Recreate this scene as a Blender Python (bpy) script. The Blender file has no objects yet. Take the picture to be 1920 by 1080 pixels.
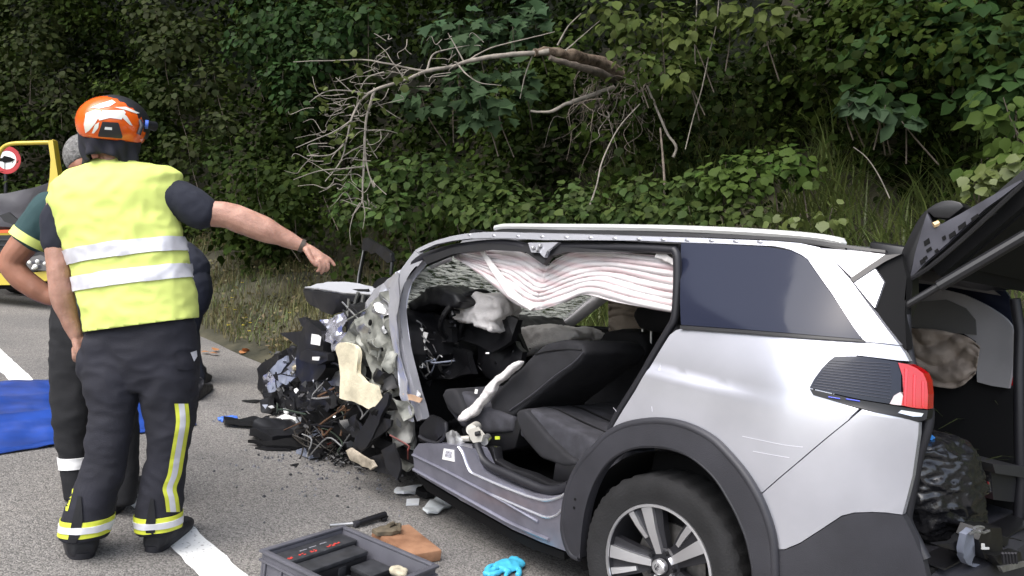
import bpy, bmesh, math, random
import numpy as np
from mathutils import Vector, Matrix, noise

SC = bpy.context.scene
COL = SC.collection
rnd = random.Random(7)
rng = np.random.default_rng(11)
R = math.radians

# ------------------------------------------------------------------ camera
IW, IH, F = 1920.0, 1080.0, 1500.0
ROLL, PITCH = R(2.3), R(1.4)
CAM_POS = Vector((0, 0, 1.5))
_f = Vector((0, math.cos(PITCH), -math.sin(PITCH)))
_r0 = Vector((1, 0, 0)); _u0 = _r0.cross(_f)
_r = (_r0 * math.cos(ROLL) + _u0 * math.sin(ROLL)).normalized()
_u = _r.cross(_f).normalized()
CAM_R, CAM_U, CAM_F = _r, _u, _f
cam_d = bpy.data.cameras.new('camera'); cam = bpy.data.objects.new('camera', cam_d); COL.objects.link(cam)
cam.matrix_world = Matrix(((_r.x, _u.x, -_f.x, CAM_POS.x), (_r.y, _u.y, -_f.y, CAM_POS.y), (_r.z, _u.z, -_f.z, CAM_POS.z), (0, 0, 0, 1)))
cam_d.sensor_width = 36.0; cam_d.lens = F / IW * 36.0
cam_d.clip_start = 0.05; cam_d.clip_end = 1200
SC.camera = cam

# ------------------------------------------------------------------ light: bright overcast sky, soft high sun from behind the left shoulder
SUN_EL, SUN_AZ = R(56), R(215)       # azimuth clockwise from +Y (the view axis)
w = bpy.data.worlds.new('World'); SC.world = w; w.use_nodes = True
nt = w.node_tree; nt.nodes.clear()
sky = nt.nodes.new('ShaderNodeTexSky'); sky.sky_type = 'NISHITA'; sky.sun_disc = False
sky.sun_elevation = SUN_EL; sky.sun_rotation = SUN_AZ; sky.air_density = 1.0; sky.dust_density = 3.0; sky.ozone_density = 1.0
hs = nt.nodes.new('ShaderNodeHueSaturation'); hs.inputs['Saturation'].default_value = 0.62
bg = nt.nodes.new('ShaderNodeBackground'); bg.inputs['Strength'].default_value = 0.15
out = nt.nodes.new('ShaderNodeOutputWorld')
nt.links.new(sky.outputs[0], hs.inputs['Color']); nt.links.new(hs.outputs[0], bg.inputs['Color']); nt.links.new(bg.outputs[0], out.inputs['Surface'])
sd = bpy.data.lights.new('sun', 'SUN'); sd.energy = 1.2; sd.angle = R(60); sd.color = (1.0, 0.975, 0.94)
so = bpy.data.objects.new('sun', sd); COL.objects.link(so)
sdir = Vector((math.sin(SUN_AZ) * math.cos(SUN_EL), math.cos(SUN_AZ) * math.cos(SUN_EL), math.sin(SUN_EL)))
so.rotation_euler = sdir.to_track_quat('Z', 'Y').to_euler(); so.location = (-6, -8, 14)
SC.view_settings.view_transform = 'Standard'; SC.view_settings.look = 'None'
SC.view_settings.exposure = 1.35; SC.view_settings.gamma = 1.0; SC.view_settings.use_curve_mapping = False
SC.cycles.max_bounces = 6; SC.cycles.transparent_max_bounces = 8
SC.cycles.use_denoising = True

# ------------------------------------------------------------------ geometry of the place
def ray(px, py):
    return CAM_R * ((px - 960) / F) - CAM_U * ((py - 540) / F) + CAM_F
def at(px, py, d):
    """point at distance d in front of the camera that shows at pixel px, py of the photograph"""
    return CAM_POS + ray(px, py) * d
def c2w(X, Y, Z):
    return CAM_R * X - CAM_U * Y + CAM_F * Z
HC, T, H0 = 1.49, 0.125, 463.0
def gdepth(px, py):
    return HC * F / (py - H0 - T * (px - 960))
def gpt(px, py):
    return at(px, py, gdepth(px, py))
GN = -(c2w(-T, 1.0, (540 - H0) / F)).normalized()        # road normal
def frame(origin, vpx):
    fwd = c2w(vpx - 960, H0 + T * (vpx - 960) - 540, F)
    fwd = (fwd - GN * fwd.dot(GN)).normalized()
    left = GN.cross(fwd)
    m = Matrix((fwd, left, GN)).transposed().to_4x4(); m.translation = origin
    return m
ROAD = frame(gpt(415, 1078), -390)                       # x along the road, y left, z up, origin on the white line
CAR = frame(gpt(1238, 1247), 960 - 1500 * math.tan(R(43)))
CAR.translation = CAR.translation - CAR.col[1].to_3d() * 0.90   # origin below the middle of the rear axle
ROADi, CARi = ROAD.inverted(), CAR.inverted()
_cc = CARi @ CAM_POS
def cray(px, py):
    return (CARi.to_3x3() @ ray(px, py))
def CY(px, py, y):
    r = cray(px, py); return _cc + r * ((y - _cc.y) / r.y)
def CXP(px, py, x):
    r = cray(px, py); return _cc + r * ((x - _cc.x) / r.x)
def CZ(px, py, z):
    r = cray(px, py); return _cc + r * ((z - _cc.z) / r.z)

# ------------------------------------------------------------------ materials
MATS = {}
def mat(name, col, rough=0.6, metal=0.0, spec=None, coat=0.0, trans=0.0, var=0.0, vscale=8.0, bump=0.0, bscale=60.0, sss=0.0, island=0.0, thin=0.0, sheen=0.0, col2=None, coords='Object', detail=4.0):
    if name in MATS: return MATS[name]
    m = bpy.data.materials.new(name); m.use_nodes = True; MATS[name] = m
    n = m.node_tree.nodes; L = m.node_tree.links; b = n['Principled BSDF']
    c4 = (*col, 1)
    b.inputs['Base Color'].default_value = c4
    b.inputs['Roughness'].default_value = rough; b.inputs['Metallic'].default_value = metal
    if spec is not None: b.inputs['Specular IOR Level'].default_value = spec
    if coat: b.inputs['Coat Weight'].default_value = coat; b.inputs['Coat Roughness'].default_value = 0.06
    if trans: b.inputs['Transmission Weight'].default_value = trans
    if sss: b.inputs['Subsurface Weight'].default_value = sss; b.inputs['Subsurface Radius'].default_value = (0.02, 0.008, 0.004); b.inputs['Subsurface Scale'].default_value = 0.4
    if sheen: b.inputs['Sheen Weight'].default_value = sheen
    tc = n.new('ShaderNodeTexCoord')
    src = None
    if var or col2:
        nz = n.new('ShaderNodeTexNoise'); nz.inputs['Scale'].default_value = vscale; nz.inputs['Detail'].default_value = detail
        L.new(tc.outputs[coords], nz.inputs['Vector'])
        rp = n.new('ShaderNodeValToRGB'); rp.color_ramp.elements[0].position = 0.32; rp.color_ramp.elements[1].position = 0.68
        c0 = tuple(max(0, x * (1 - var)) for x in col); c1 = col2 if col2 else tuple(min(1, x * (1 + var)) for x in col)
        rp.color_ramp.elements[0].color = (*c0, 1); rp.color_ramp.elements[1].color = (*c1, 1)
        L.new(nz.outputs['Fac'], rp.inputs['Fac']); src = rp.outputs['Color']
    if island:
        g = n.new('ShaderNodeNewGeometry'); h = n.new('ShaderNodeHueSaturation')
        mr = n.new('ShaderNodeMapRange'); mr.inputs['To Min'].default_value = 1 - island; mr.inputs['To Max'].default_value = 1 + island
        mh = n.new('ShaderNodeMapRange'); mh.inputs['To Min'].default_value = 0.5 - island * 0.045; mh.inputs['To Max'].default_value = 0.5 + island * 0.035
        wn = n.new('ShaderNodeTexWhiteNoise'); wn.noise_dimensions = '1D'
        L.new(g.outputs['Random Per Island'], mr.inputs['Value']); L.new(g.outputs['Random Per Island'], wn.inputs['W']); L.new(wn.outputs['Value'], mh.inputs['Value'])
        L.new(mr.outputs[0], h.inputs['Value']); L.new(mh.outputs[0], h.inputs['Hue'])
        if src: L.new(src, h.inputs['Color'])
        else: h.inputs['Color'].default_value = c4
        src = h.outputs['Color']
    if src: L.new(src, b.inputs['Base Color'])
    if bump:
        nb = n.new('ShaderNodeTexNoise'); nb.inputs['Scale'].default_value = bscale; nb.inputs['Detail'].default_value = 5
        L.new(tc.outputs[coords], nb.inputs['Vector'])
        bp = n.new('ShaderNodeBump'); bp.inputs['Strength'].default_value = bump; bp.inputs['Distance'].default_value = 0.01
        L.new(nb.outputs['Fac'], bp.inputs['Height']); L.new(bp.outputs[0], b.inputs['Normal'])
    if thin:                                            # leaf or cloth that lets light through
        tr = n.new('ShaderNodeBsdfTranslucent'); mx = n.new('ShaderNodeMixShader'); mx.inputs[0].default_value = thin
        if src: L.new(src, tr.inputs['Color'])
        else: tr.inputs['Color'].default_value = c4
        o = n['Material Output']
        L.new(b.outputs[0], mx.inputs[1]); L.new(tr.outputs[0], mx.inputs[2]); L.new(mx.outputs[0], o.inputs['Surface'])
    return m

# ------------------------------------------------------------------ object helpers
def tag(o, label=None, cat=None, group=None, kind=None):
    if label: o['label'] = label
    if cat: o['category'] = cat
    if group: o['group'] = group
    if kind: o['kind'] = kind
    return o
def empty(name, m, label, cat, group=None):
    o = bpy.data.objects.new(name, None); COL.objects.link(o); o.empty_display_size = 0.1
    o.matrix_world = m if isinstance(m, Matrix) else Matrix.Translation(m)
    tag(o, label, cat, group); return o
def link(name, me, m, parent=None):
    o = bpy.data.objects.new(name, me); COL.objects.link(o)
    if m is not None and not me.materials: me.materials.append(m)
    if parent is not None: o.parent = parent
    return o
def shade(me, ang=None):
    me.polygons.foreach_set('use_smooth', [True] * len(me.polygons))
    if ang is not None:
        try: me.set_sharp_from_angle(angle=R(ang))
        except Exception: pass
def bm_obj(name, bm, m, parent=None, smooth=True, ang=35, frame_m=None):
    me = bpy.data.meshes.new(name); bm.normal_update(); bm.to_mesh(me); bm.free()
    if smooth: shade(me, ang)
    o = link(name, me, m, parent)
    if frame_m is not None: o.matrix_world = frame_m
    return o
def rebase(o):
    """move a top-level mesh's origin to the middle of its underside (vertices stay where they are in the world)"""
    me = o.data; n = len(me.vertices); a = np.empty(n * 3, np.float32); me.vertices.foreach_get('co', a); a = a.reshape(-1, 3)
    mw = np.array(o.matrix_world); wco = a @ mw[:3, :3].T + mw[:3, 3]
    b = Vector((float((wco[:, 0].min() + wco[:, 0].max()) / 2), float((wco[:, 1].min() + wco[:, 1].max()) / 2), float(wco[:, 2].min())))
    wco = wco - np.array(b); me.vertices.foreach_set('co', wco.astype(np.float32).ravel()); me.update()
    o.matrix_world = Matrix.Translation(b); return o

def catmull(pts, n=6, closed=False):
    P = [Vector(p) for p in pts]; out = []; N = len(P)
    rngi = range(N) if closed else range(N - 1)
    for i in rngi:
        if closed: a, b, c, d = P[(i - 1) % N], P[i], P[(i + 1) % N], P[(i + 2) % N]
        else: a, b, c, d = P[max(i - 1, 0)], P[i], P[i + 1], P[min(i + 2, N - 1)]
        for k in range(n):
            t = k / n
            out.append(0.5 * ((2 * b) + (c - a) * t + (2 * a - 5 * b + 4 * c - d) * t * t + (3 * b - a - 3 * c + d) * t ** 3))
    if not closed: out.append(P[-1].copy())
    return out

def add_tube(bm, path, rad, n=8, cap=True, up=None, squash=1.0):
    """tube along path; rad a number or one per point"""
    P = [Vector(p) for p in path]; N = len(P)
    if N < 2: return
    rs = [rad] * N if not hasattr(rad, '__len__') else list(rad)
    prev = None; rings = []
    for i in range(N):
        t = (P[min(i + 1, N - 1)] - P[max(i - 1, 0)])
        if t.length < 1e-9: t = Vector((0, 0, 1))
        t.normalize()
        if prev is None:
            a = Vector(up) if up is not None else (Vector((0, 0, 1)) if abs(t.z) < 0.9 else Vector((1, 0, 0)))
            s = t.cross(a)
            if s.length < 1e-6: s = t.cross(Vector((0.3, 1, 0.2)))
            s.normalize()
        else:
            s = prev - t * prev.dot(t)
            if s.length < 1e-6: s = t.orthogonal()
            s.normalize()
        prev = s; q = t.cross(s)
        rings.append([bm.verts.new(P[i] + (s * math.cos(2 * math.pi * k / n) + q * math.sin(2 * math.pi * k / n) * squash) * rs[i]) for k in range(n)])
    for a, b in zip(rings, rings[1:]):
        for k in range(n):
            bm.faces.new((a[k], a[(k + 1) % n], b[(k + 1) % n], b[k]))
    if cap:
        try:
            bm.faces.new(rings[0][::-1]); bm.faces.new(rings[-1])
        except Exception: pass
    return rings

def add_ring_loft(bm, rings, cap=True):
    R_ = [[bm.verts.new(p) for p in r] for r in rings]
    for a, b in zip(R_, R_[1:]):
        n = len(a)
        for k in range(n): bm.faces.new((a[k], a[(k + 1) % n], b[(k + 1) % n], b[k]))
    if cap: bm.faces.new(R_[0][::-1]); bm.faces.new(R_[-1])
    return R_
def ellipse(c, ax, ay, n=24, p=2.0):
    """ring round c with half axes ax, ay (vectors); p > 2 squarer"""
    out = []
    for k in range(n):
        t = 2 * math.pi * k / n; cs, sn = math.cos(t), math.sin(t)
        out.append(Vector(c) + Vector(ax) * math.copysign(abs(cs) ** (2 / p), cs) + Vector(ay) * math.copysign(abs(sn) ** (2 / p), sn))
    return out

def add_box(bm, m, sx, sy, sz, bev=0.0):
    """box of full sizes centred on the matrix m"""
    r = bmesh.ops.create_cube(bm, size=1.0)
    vs = r['verts']
    for v in vs: v.co = Vector((v.co.x * sx, v.co.y * sy, v.co.z * sz))
    if bev:
        es = list({e for v in vs for e in v.link_edges})
        rb = bmesh.ops.bevel(bm, geom=es, offset=bev, segments=2, affect='EDGES', profile=0.5)
        vs = list({v for f in rb['faces'] for v in f.verts} | {v for v in vs if v.is_valid})
    m = m if isinstance(m, Matrix) else Matrix.Translation(m)
    for v in vs: v.co = m @ v.co
    return vs

def add_plate(bm, pts, thick, nrm=None, crumple=0.0, cuts=0, seed=0, fs=6.0):
    """flat or bent plate from an outline of 3D points, given a real thickness"""
    P = [Vector(p) for p in pts]
    c = sum(P, Vector()) / len(P)
    if nrm is None:
        nrm = Vector()
        for i in range(len(P)): nrm += (P[i] - c).cross(P[(i + 1) % len(P)] - c)
        nrm.normalize()
    else: nrm = Vector(nrm).normalized()
    b2 = bmesh.new()
    f = b2.faces.new([b2.verts.new(p) for p in P])
    if cuts:
        bmesh.ops.triangulate(b2, faces=b2.faces[:])
        ext = max((p - c).length for p in P)
        ax = nrm.orthogonal().normalized(); ay = nrm.cross(ax)
        for d in (ax, ay):
            for k in range(-cuts, cuts + 1):
                bmesh.ops.bisect_plane(b2, geom=b2.verts[:] + b2.edges[:] + b2.faces[:], plane_co=c + d * (ext * k / (cuts + 0.5)), plane_no=d, dist=1e-5)
    if crumple:
        o = Vector((seed * 3.17, seed * 1.31, seed * 0.7))
        for v in b2.verts:
            v.co += nrm * (noise.noise(v.co * fs + o) * 2 * crumple) + Vector(noise.noise_vector(v.co * fs * 1.7 + o)) * crumple * 0.4
    vm = {}
    for v in b2.verts: vm[v.index if v.index >= 0 else id(v)] = None
    b2.verts.index_update()
    top = [bm.verts.new(v.co + nrm * thick / 2) for v in b2.verts]
    bot = [bm.verts.new(v.co - nrm * thick / 2) for v in b2.verts]
    for f in b2.faces:
        ids = [v.index for v in f.verts]
        bm.faces.new([top[i] for i in ids]); bm.faces.new([bot[i] for i in ids[::-1]])
    for e in b2.edges:
        if len(e.link_faces) == 1:
            l = e.link_loops[0]; i, j = l.vert.index, l.link_loop_next.vert.index
            bm.faces.new((top[i], bot[i], bot[j], top[j]))
    b2.free()

def np_mesh(name, V, Fq, m, parent=None, smooth=False):
    """mesh from numpy arrays; Fq (n,k) faces all with k corners"""
    me = bpy.data.meshes.new(name)
    V = np.asarray(V, np.float32).reshape(-1, 3); Fq = np.asarray(Fq, np.int32); n, k = Fq.shape
    me.vertices.add(len(V)); me.vertices.foreach_set('co', V.ravel())
    me.loops.add(n * k); me.loops.foreach_set('vertex_index', Fq.ravel())
    me.polygons.add(n); me.polygons.foreach_set('loop_start', np.arange(0, n * k, k, dtype=np.int32))
    try: me.polygons.foreach_set('loop_total', np.full(n, k, np.int32))
    except Exception: pass
    me.update(calc_edges=True)
    if smooth: shade(me)
    return link(name, me, m, parent)

def remeshed(name, bm, m, parent=None, voxel=0.012, smooth=4, disp=None, frame_m=None, fac=0.5):
    """one continuous skin round overlapping closed shapes"""
    me = bpy.data.meshes.new('tmp'); bmesh.ops.recalc_face_normals(bm, faces=bm.faces[:]); bm.to_mesh(me); bm.free()
    t = bpy.data.objects.new('tmp', me); COL.objects.link(t)
    r = t.modifiers.new('r', 'REMESH'); r.mode = 'VOXEL'; r.voxel_size = voxel; r.adaptivity = 0
    if smooth:
        s = t.modifiers.new('s', 'SMOOTH'); s.iterations = smooth; s.factor = fac
    dg = bpy.context.evaluated_depsgraph_get(); dg.update()
    me2 = bpy.data.meshes.new_from_object(t.evaluated_get(dg), depsgraph=dg)
    bpy.data.objects.remove(t); bpy.data.meshes.remove(me)
    me2.name = name
    if disp:
        nv = len(me2.vertices); co = np.empty(nv * 3, np.float32); me2.vertices.foreach_get('co', co); co = co.reshape(-1, 3)
        no = np.empty(nv * 3, np.float32); me2.vertices.foreach_get('normal', no); no = no.reshape(-1, 3)
        d = np.array([disp(Vector(p)) for p in co.tolist()], np.float32)
        me2.vertices.foreach_set('co', (co + no * d[:, None]).ravel()); me2.update()
    me2.materials.clear(); shade(me2)
    o = link(name, me2, m, parent)
    if frame_m is not None: o.matrix_world = frame_m
    return o

def peel(name, src, planes, m, parent, off=0.003, facing=None, keep=None):
    """a strip of tape lying on src: the faces inside all half-spaces (co, no), set off by a few mm, with a hem"""
    bm = bmesh.new(); bm.from_mesh(src.data)
    for co, no in planes:
        bmesh.ops.bisect_plane(bm, geom=bm.verts[:] + bm.edges[:] + bm.faces[:], plane_co=co, plane_no=no, clear_inner=True, dist=1e-5)
    if facing is not None or keep is not None:
        bm.normal_update()
        dl = [f for f in bm.faces if (facing is not None and f.normal.dot(facing) < 0.0) or (keep is not None and not keep(f.calc_center_median()))]
        bmesh.ops.delete(bm, geom=dl, context='FACES')
    if not bm.faces: bm.free(); return None
    bm.normal_update()
    for v in bm.verts: v.co += v.normal * off
    ext = bmesh.ops.extrude_face_region(bm, geom=bm.faces[:])
    nv = [v for v in ext['geom'] if isinstance(v, bmesh.types.BMVert)]
    orig = [v for v in bm.verts if v not in set(nv)]
    for v in orig: v.co -= v.normal * (off * 1.3)
    o = bm_obj(name, bm, m, parent)
    return o
# ================================================================== THE SETTING
def asphalt():
    m = bpy.data.materials.new('asphalt'); m.use_nodes = True; n = m.node_tree.nodes; L = m.node_tree.links; b = n['Principled BSDF']
    tc = n.new('ShaderNodeTexCoord')
    v = n.new('ShaderNodeTexVoronoi'); v.inputs['Scale'].default_value = 150; L.new(tc.outputs['Object'], v.inputs['Vector'])
    r1 = n.new('ShaderNodeValToRGB'); e = r1.color_ramp.elements
    e[0].position = 0.0; e[0].color = (0.085, 0.082, 0.08, 1); e[1].position = 1.0; e[1].color = (0.30, 0.29, 0.28, 1)
    x = e.new(0.45); x.color = (0.175, 0.17, 0.165, 1)
    sp = n.new('ShaderNodeSeparateColor'); L.new(v.outputs['Color'], sp.inputs[0]); L.new(sp.outputs[0], r1.inputs['Fac'])
    z = n.new('ShaderNodeTexNoise'); z.inputs['Scale'].default_value = 1.1; z.inputs['Detail'].default_value = 6; L.new(tc.outputs['Object'], z.inputs['Vector'])
    r2 = n.new('ShaderNodeValToRGB'); r2.color_ramp.elements[0].position = 0.3; r2.color_ramp.elements[0].color = (0.72, 0.71, 0.70, 1); r2.color_ramp.elements[1].position = 0.7; r2.color_ramp.elements[1].color = (1.08, 1.05, 1.0, 1)
    L.new(z.outputs['Fac'], r2.inputs['Fac'])
    mx = n.new('ShaderNodeMix'); mx.data_type = 'RGBA'; mx.blend_type = 'MULTIPLY'; mx.inputs[0].default_value = 1
    L.new(r1.outputs[0], mx.inputs[6]); L.new(r2.outputs[0], mx.inputs[7]); L.new(mx.outputs[2], b.inputs['Base Color'])
    b.inputs['Roughness'].default_value = 0.85
    v2 = n.new('ShaderNodeTexVoronoi'); v2.inputs['Scale'].default_value = 150; L.new(tc.outputs['Object'], v2.inputs['Vector'])
    bp = n.new('ShaderNodeBump'); bp.inputs['Strength'].default_value = 0.8; bp.inputs['Distance'].default_value = 0.004; bp.invert = True
    L.new(v2.outputs['Distance'], bp.inputs['Height']); L.new(bp.outputs[0], b.inputs['Normal'])
    return m
def line_paint():
    m = bpy.data.materials.new('road_paint'); m.use_nodes = True; n = m.node_tree.nodes; L = m.node_tree.links; b = n['Principled BSDF']
    tc = n.new('ShaderNodeTexCoord'); z = n.new('ShaderNodeTexNoise'); z.inputs['Scale'].default_value = 60; z.inputs['Detail'].default_value = 6
    L.new(tc.outputs['Object'], z.inputs['Vector']); r = n.new('ShaderNodeValToRGB')
    r.color_ramp.elements[0].position = 0.30; r.color_ramp.elements[0].color = (0.35, 0.34, 0.33, 1); r.color_ramp.elements[1].position = 0.42; r.color_ramp.elements[1].color = (0.80, 0.80, 0.78, 1)
    L.new(z.outputs['Fac'], r.inputs['Fac']); L.new(r.outputs[0], b.inputs['Base Color']); b.inputs['Roughness'].default_value = 0.7
    return m

def vb(u):                                   # road edge (right of the white line), the road bends left far ahead
    return 2.2 - 0.016 * max(0.0, u - 7.0) ** 2 + 0.10 * noise.noise(Vector((u * 0.8, 3.3, 0))) 
def bank(u, s):
    """height of the ground s metres beyond the road edge"""
    if s <= 0: return 0.0
    k = 0.34 + 0.40 * min(1, max(0, (3.0 - u) / 6.0))      # verge steeper beside the car's tail
    a = min(s, 2.6); h = 0.05 * min(1, s / 0.15) + k * a * min(1, a / 0.8 * 0.6 + 0.4)
    if s > 2.6: h += 1.25 * (s - 2.6) - 0.5 * max(0, s - 16)
    nz = noise.noise(Vector((u * 0.9, s * 0.9, 1.7))) * 0.16 + noise.noise(Vector((u * 2.7, s * 2.7, 5.1))) * 0.07
    return h + nz * min(1, s / 0.7)
def terrain_pt(u, s):
    return Vector((u, -(vb(u) + s), bank(u, s)))
def W(p): return ROAD @ Vector(p)

def grid_obj(name, us, vs, fn, m, kind):
    V = [fn(u, v) for u in us for v in vs]; nv = len(vs)
    Fq = [(i * nv + j, i * nv + j + 1, (i + 1) * nv + j + 1, (i + 1) * nv + j) for i in range(len(us) - 1) for j in range(nv - 1)]
    o = np_mesh(name, V, Fq, m, smooth=True); o.matrix_world = ROAD; o['kind'] = kind; return o
us = [-60, -40, -25, -15, -10] + [-8 + 0.4 * i for i in range(120)] + [42, 48, 56, 66, 80, 100, 130, 170, 220, 300]
# ground: everything beside the road, out to the horizon
soil = mat('soil', (0.034, 0.034, 0.017), rough=0.95, var=0.45, vscale=3.0, bump=0.7, bscale=22, col2=(0.066, 0.060, 0.036))
ss = [0, 0.05, 0.12, 0.2, 0.3, 0.45, 0.6, 0.8, 1.0, 1.25, 1.5, 1.8, 2.1, 2.4, 2.7, 3.0, 3.4, 3.8, 4.3, 5, 6, 7, 8, 9.5, 11, 13, 16, 20, 28, 45, 90, 250]
grid_obj('hillside_ground', us, ss, lambda u, s: (lambda p: (p.x, p.y, p.z))(terrain_pt(u, s)), soil, 'structure')
field = mat('dry_field', (0.13, 0.12, 0.07), rough=0.95, var=0.4, vscale=2.0, bump=0.5, bscale=20)
grid_obj('ground', us, [0, 3, 8, 20, 60, 300], lambda u, v: (u, 9.0 + v + 0.010 * max(0, u - 7) ** 2 * 0.0, 0.0), field, 'structure')
RM = asphalt()
def road_fn(u, k):
    a, b = 9.02, -(vb(u) + 0.06)
    return (u, a + (b - a) * k, 0.0)
grid_obj('road', us, [0, 0.2, 0.4, 0.6, 0.75, 0.85, 0.92, 0.96, 1.0], road_fn, RM, 'structure')
# the white line, its edges slightly ragged, 4 mm above the asphalt
lu = [-6 + 0.07 * i for i in range(520)]
def line_fn(u, k):
    j = 0.010 * noise.noise(Vector((u * 9, k * 31, 0))) + 0.006 * noise.noise(Vector((u * 33, k * 17, 4)))
    return (u, -0.016 * 0.0 + 0.016 * max(0, u - 7.0) ** 2 + (k - 0.5) * 0.165 + j, 0.004)
o = grid_obj('white_road_line', lu, [0.0, 0.5, 1.0], line_fn, line_paint(), 'structure')
o.data.materials[0].name = 'road_paint'

# ------------------------------------------------------------------ leaves
def unit(a): return a / np.maximum(1e-9, np.linalg.norm(a, axis=-1, keepdims=True))
T_LEAF = np.array([(0, 0, 0), (0.22, 0.34, .05), (0.58, 0.40, .05), (1, 0, -.12), (0.58, -0.40, .05), (0.22, -0.34, .05), (0.25, 0, 0.0), (0.6, 0, -.02)], np.float32)
F_LEAF = np.array([(0, 6, 1, 1), (6, 7, 2, 1), (7, 3, 2, 2), (0, 5, 6, 6), (5, 4, 7, 6), (4, 3, 7, 7)], np.int32)
TRI_LEAF = np.array([(0, 6, 1), (6, 7, 2), (6, 2, 1), (7, 3, 2), (0, 5, 6), (5, 4, 7), (5, 7, 6), (4, 3, 7)], np.int32)
T_DIA = np.array([(0, 0, 0), (0.45, 0.38, .05), (1, 0, -.1), (0.45, -0.38, .05)], np.float32)
TRI_DIA = np.array([(0, 2, 1), (0, 3, 2)], np.int32)
# lobed leaf of a maple-like sapling
_ml = [(0, 0), (0.05, .30), (.22, .52), (.30, .28), (.55, .48), (.66, .20), (1, 0), (.66, -.20), (.55, -.48), (.30, -.28), (.22, -.52), (.05, -.30)]
T_MAP = np.array([(a, b, 0.04 * abs(b) * 4 - 0.1 * a * a) for a, b in _ml] + [(0.33, 0, 0)], np.float32)
TRI_MAP = np.array([(12, (i + 1) % 12, i) for i in range(12)], np.int32)
def leaf_arrays(pos, mid, nrm, ln, wid, Tm, Tf):
    mid = unit(mid); side = unit(np.cross(nrm, mid)); nn = np.cross(mid, side)
    V = pos[:, None, :] + ln[:, None, None] * (Tm[None, :, 0:1] * mid[:, None, :] + (Tm[None, :, 1:2] * wid[:, None, None]) * side[:, None, :] + Tm[None, :, 2:3] * nn[:, None, :])
    N, k = len(pos), len(Tm)
    Fi = Tf[None] + (np.arange(N) * k)[:, None, None]
    return V.reshape(-1, 3), Fi.reshape(-1, Tf.shape[1])
GUP = np.array(CAMUP := (0, 0, 1.0))
_Rm = np.array(ROAD.to_3x3()); _Rt = np.array(ROAD.translation)
def to_world(a): return a @ _Rm.T + _Rt
_cr, _cu, _cf, _cp = (np.array(v) for v in (CAM_R, CAM_U, CAM_F, CAM_POS))
def in_view(pw, margin=1.25, dmin=1.5):
    d = pw - _cp; z = d @ _cf; x = (d @ _cr) / np.maximum(z, .01) * F; y = (d @ _cu) / np.maximum(z, .01) * F
    return (z > dmin) & (np.abs(x) < 960 * margin + 60) & (np.abs(y) < 540 * margin + 60), z
def clump_leaves(centres, radii, n_per, size, droop=0.4, out=None, wid=1.0, seed=1, flat=0.75):
    """leaves spread through clumps; each clump a flattened puff with its leaves turned up and outwards"""
    g = np.random.default_rng(seed); P = []; M = []; Nn = []; Ls = []
    for c, r, k, s in zip(centres, radii, n_per, size):
        d = unit(g.normal(size=(k, 3))); rr = r * g.random((k, 1)) ** 0.45
        p = c + d * rr * np.array([1, 1, flat])
        nn = unit(np.array([0, 0, 0.9]) + d * 0.75 + g.normal(size=(k, 3)) * 0.38 + (0 if out is None else out * 0.45))
        mm = d * 0.8 + g.normal(size=(k, 3)) * 0.5 + np.array([0, 0, -droop])
        mm = mm - nn * np.sum(mm * nn, 1, keepdims=True)
        P.append(p); M.append(mm); Nn.append(nn); Ls.append(s * (0.65 + 0.7 * g.random(k)))
    return np.concatenate(P), np.concatenate(M), np.concatenate(Nn), np.concatenate(Ls)

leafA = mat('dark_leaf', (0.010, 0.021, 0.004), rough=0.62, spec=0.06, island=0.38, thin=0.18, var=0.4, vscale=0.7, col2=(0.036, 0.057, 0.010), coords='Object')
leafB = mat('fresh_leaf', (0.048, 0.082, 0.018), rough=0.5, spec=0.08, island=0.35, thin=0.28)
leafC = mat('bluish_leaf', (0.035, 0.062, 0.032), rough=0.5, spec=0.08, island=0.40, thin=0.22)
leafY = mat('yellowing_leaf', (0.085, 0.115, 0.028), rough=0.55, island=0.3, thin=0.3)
bark = mat('bark', (0.13, 0.105, 0.085), rough=0.9, var=0.4, vscale=14, bump=0.8, bscale=40)
palebark = mat('pale_twig', (0.22, 0.195, 0.165), rough=0.85, var=0.25, vscale=18)
OUT = np.array(ROAD.to_3x3() @ Vector((0, 1, 0)))           # from the slope towards the road

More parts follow.
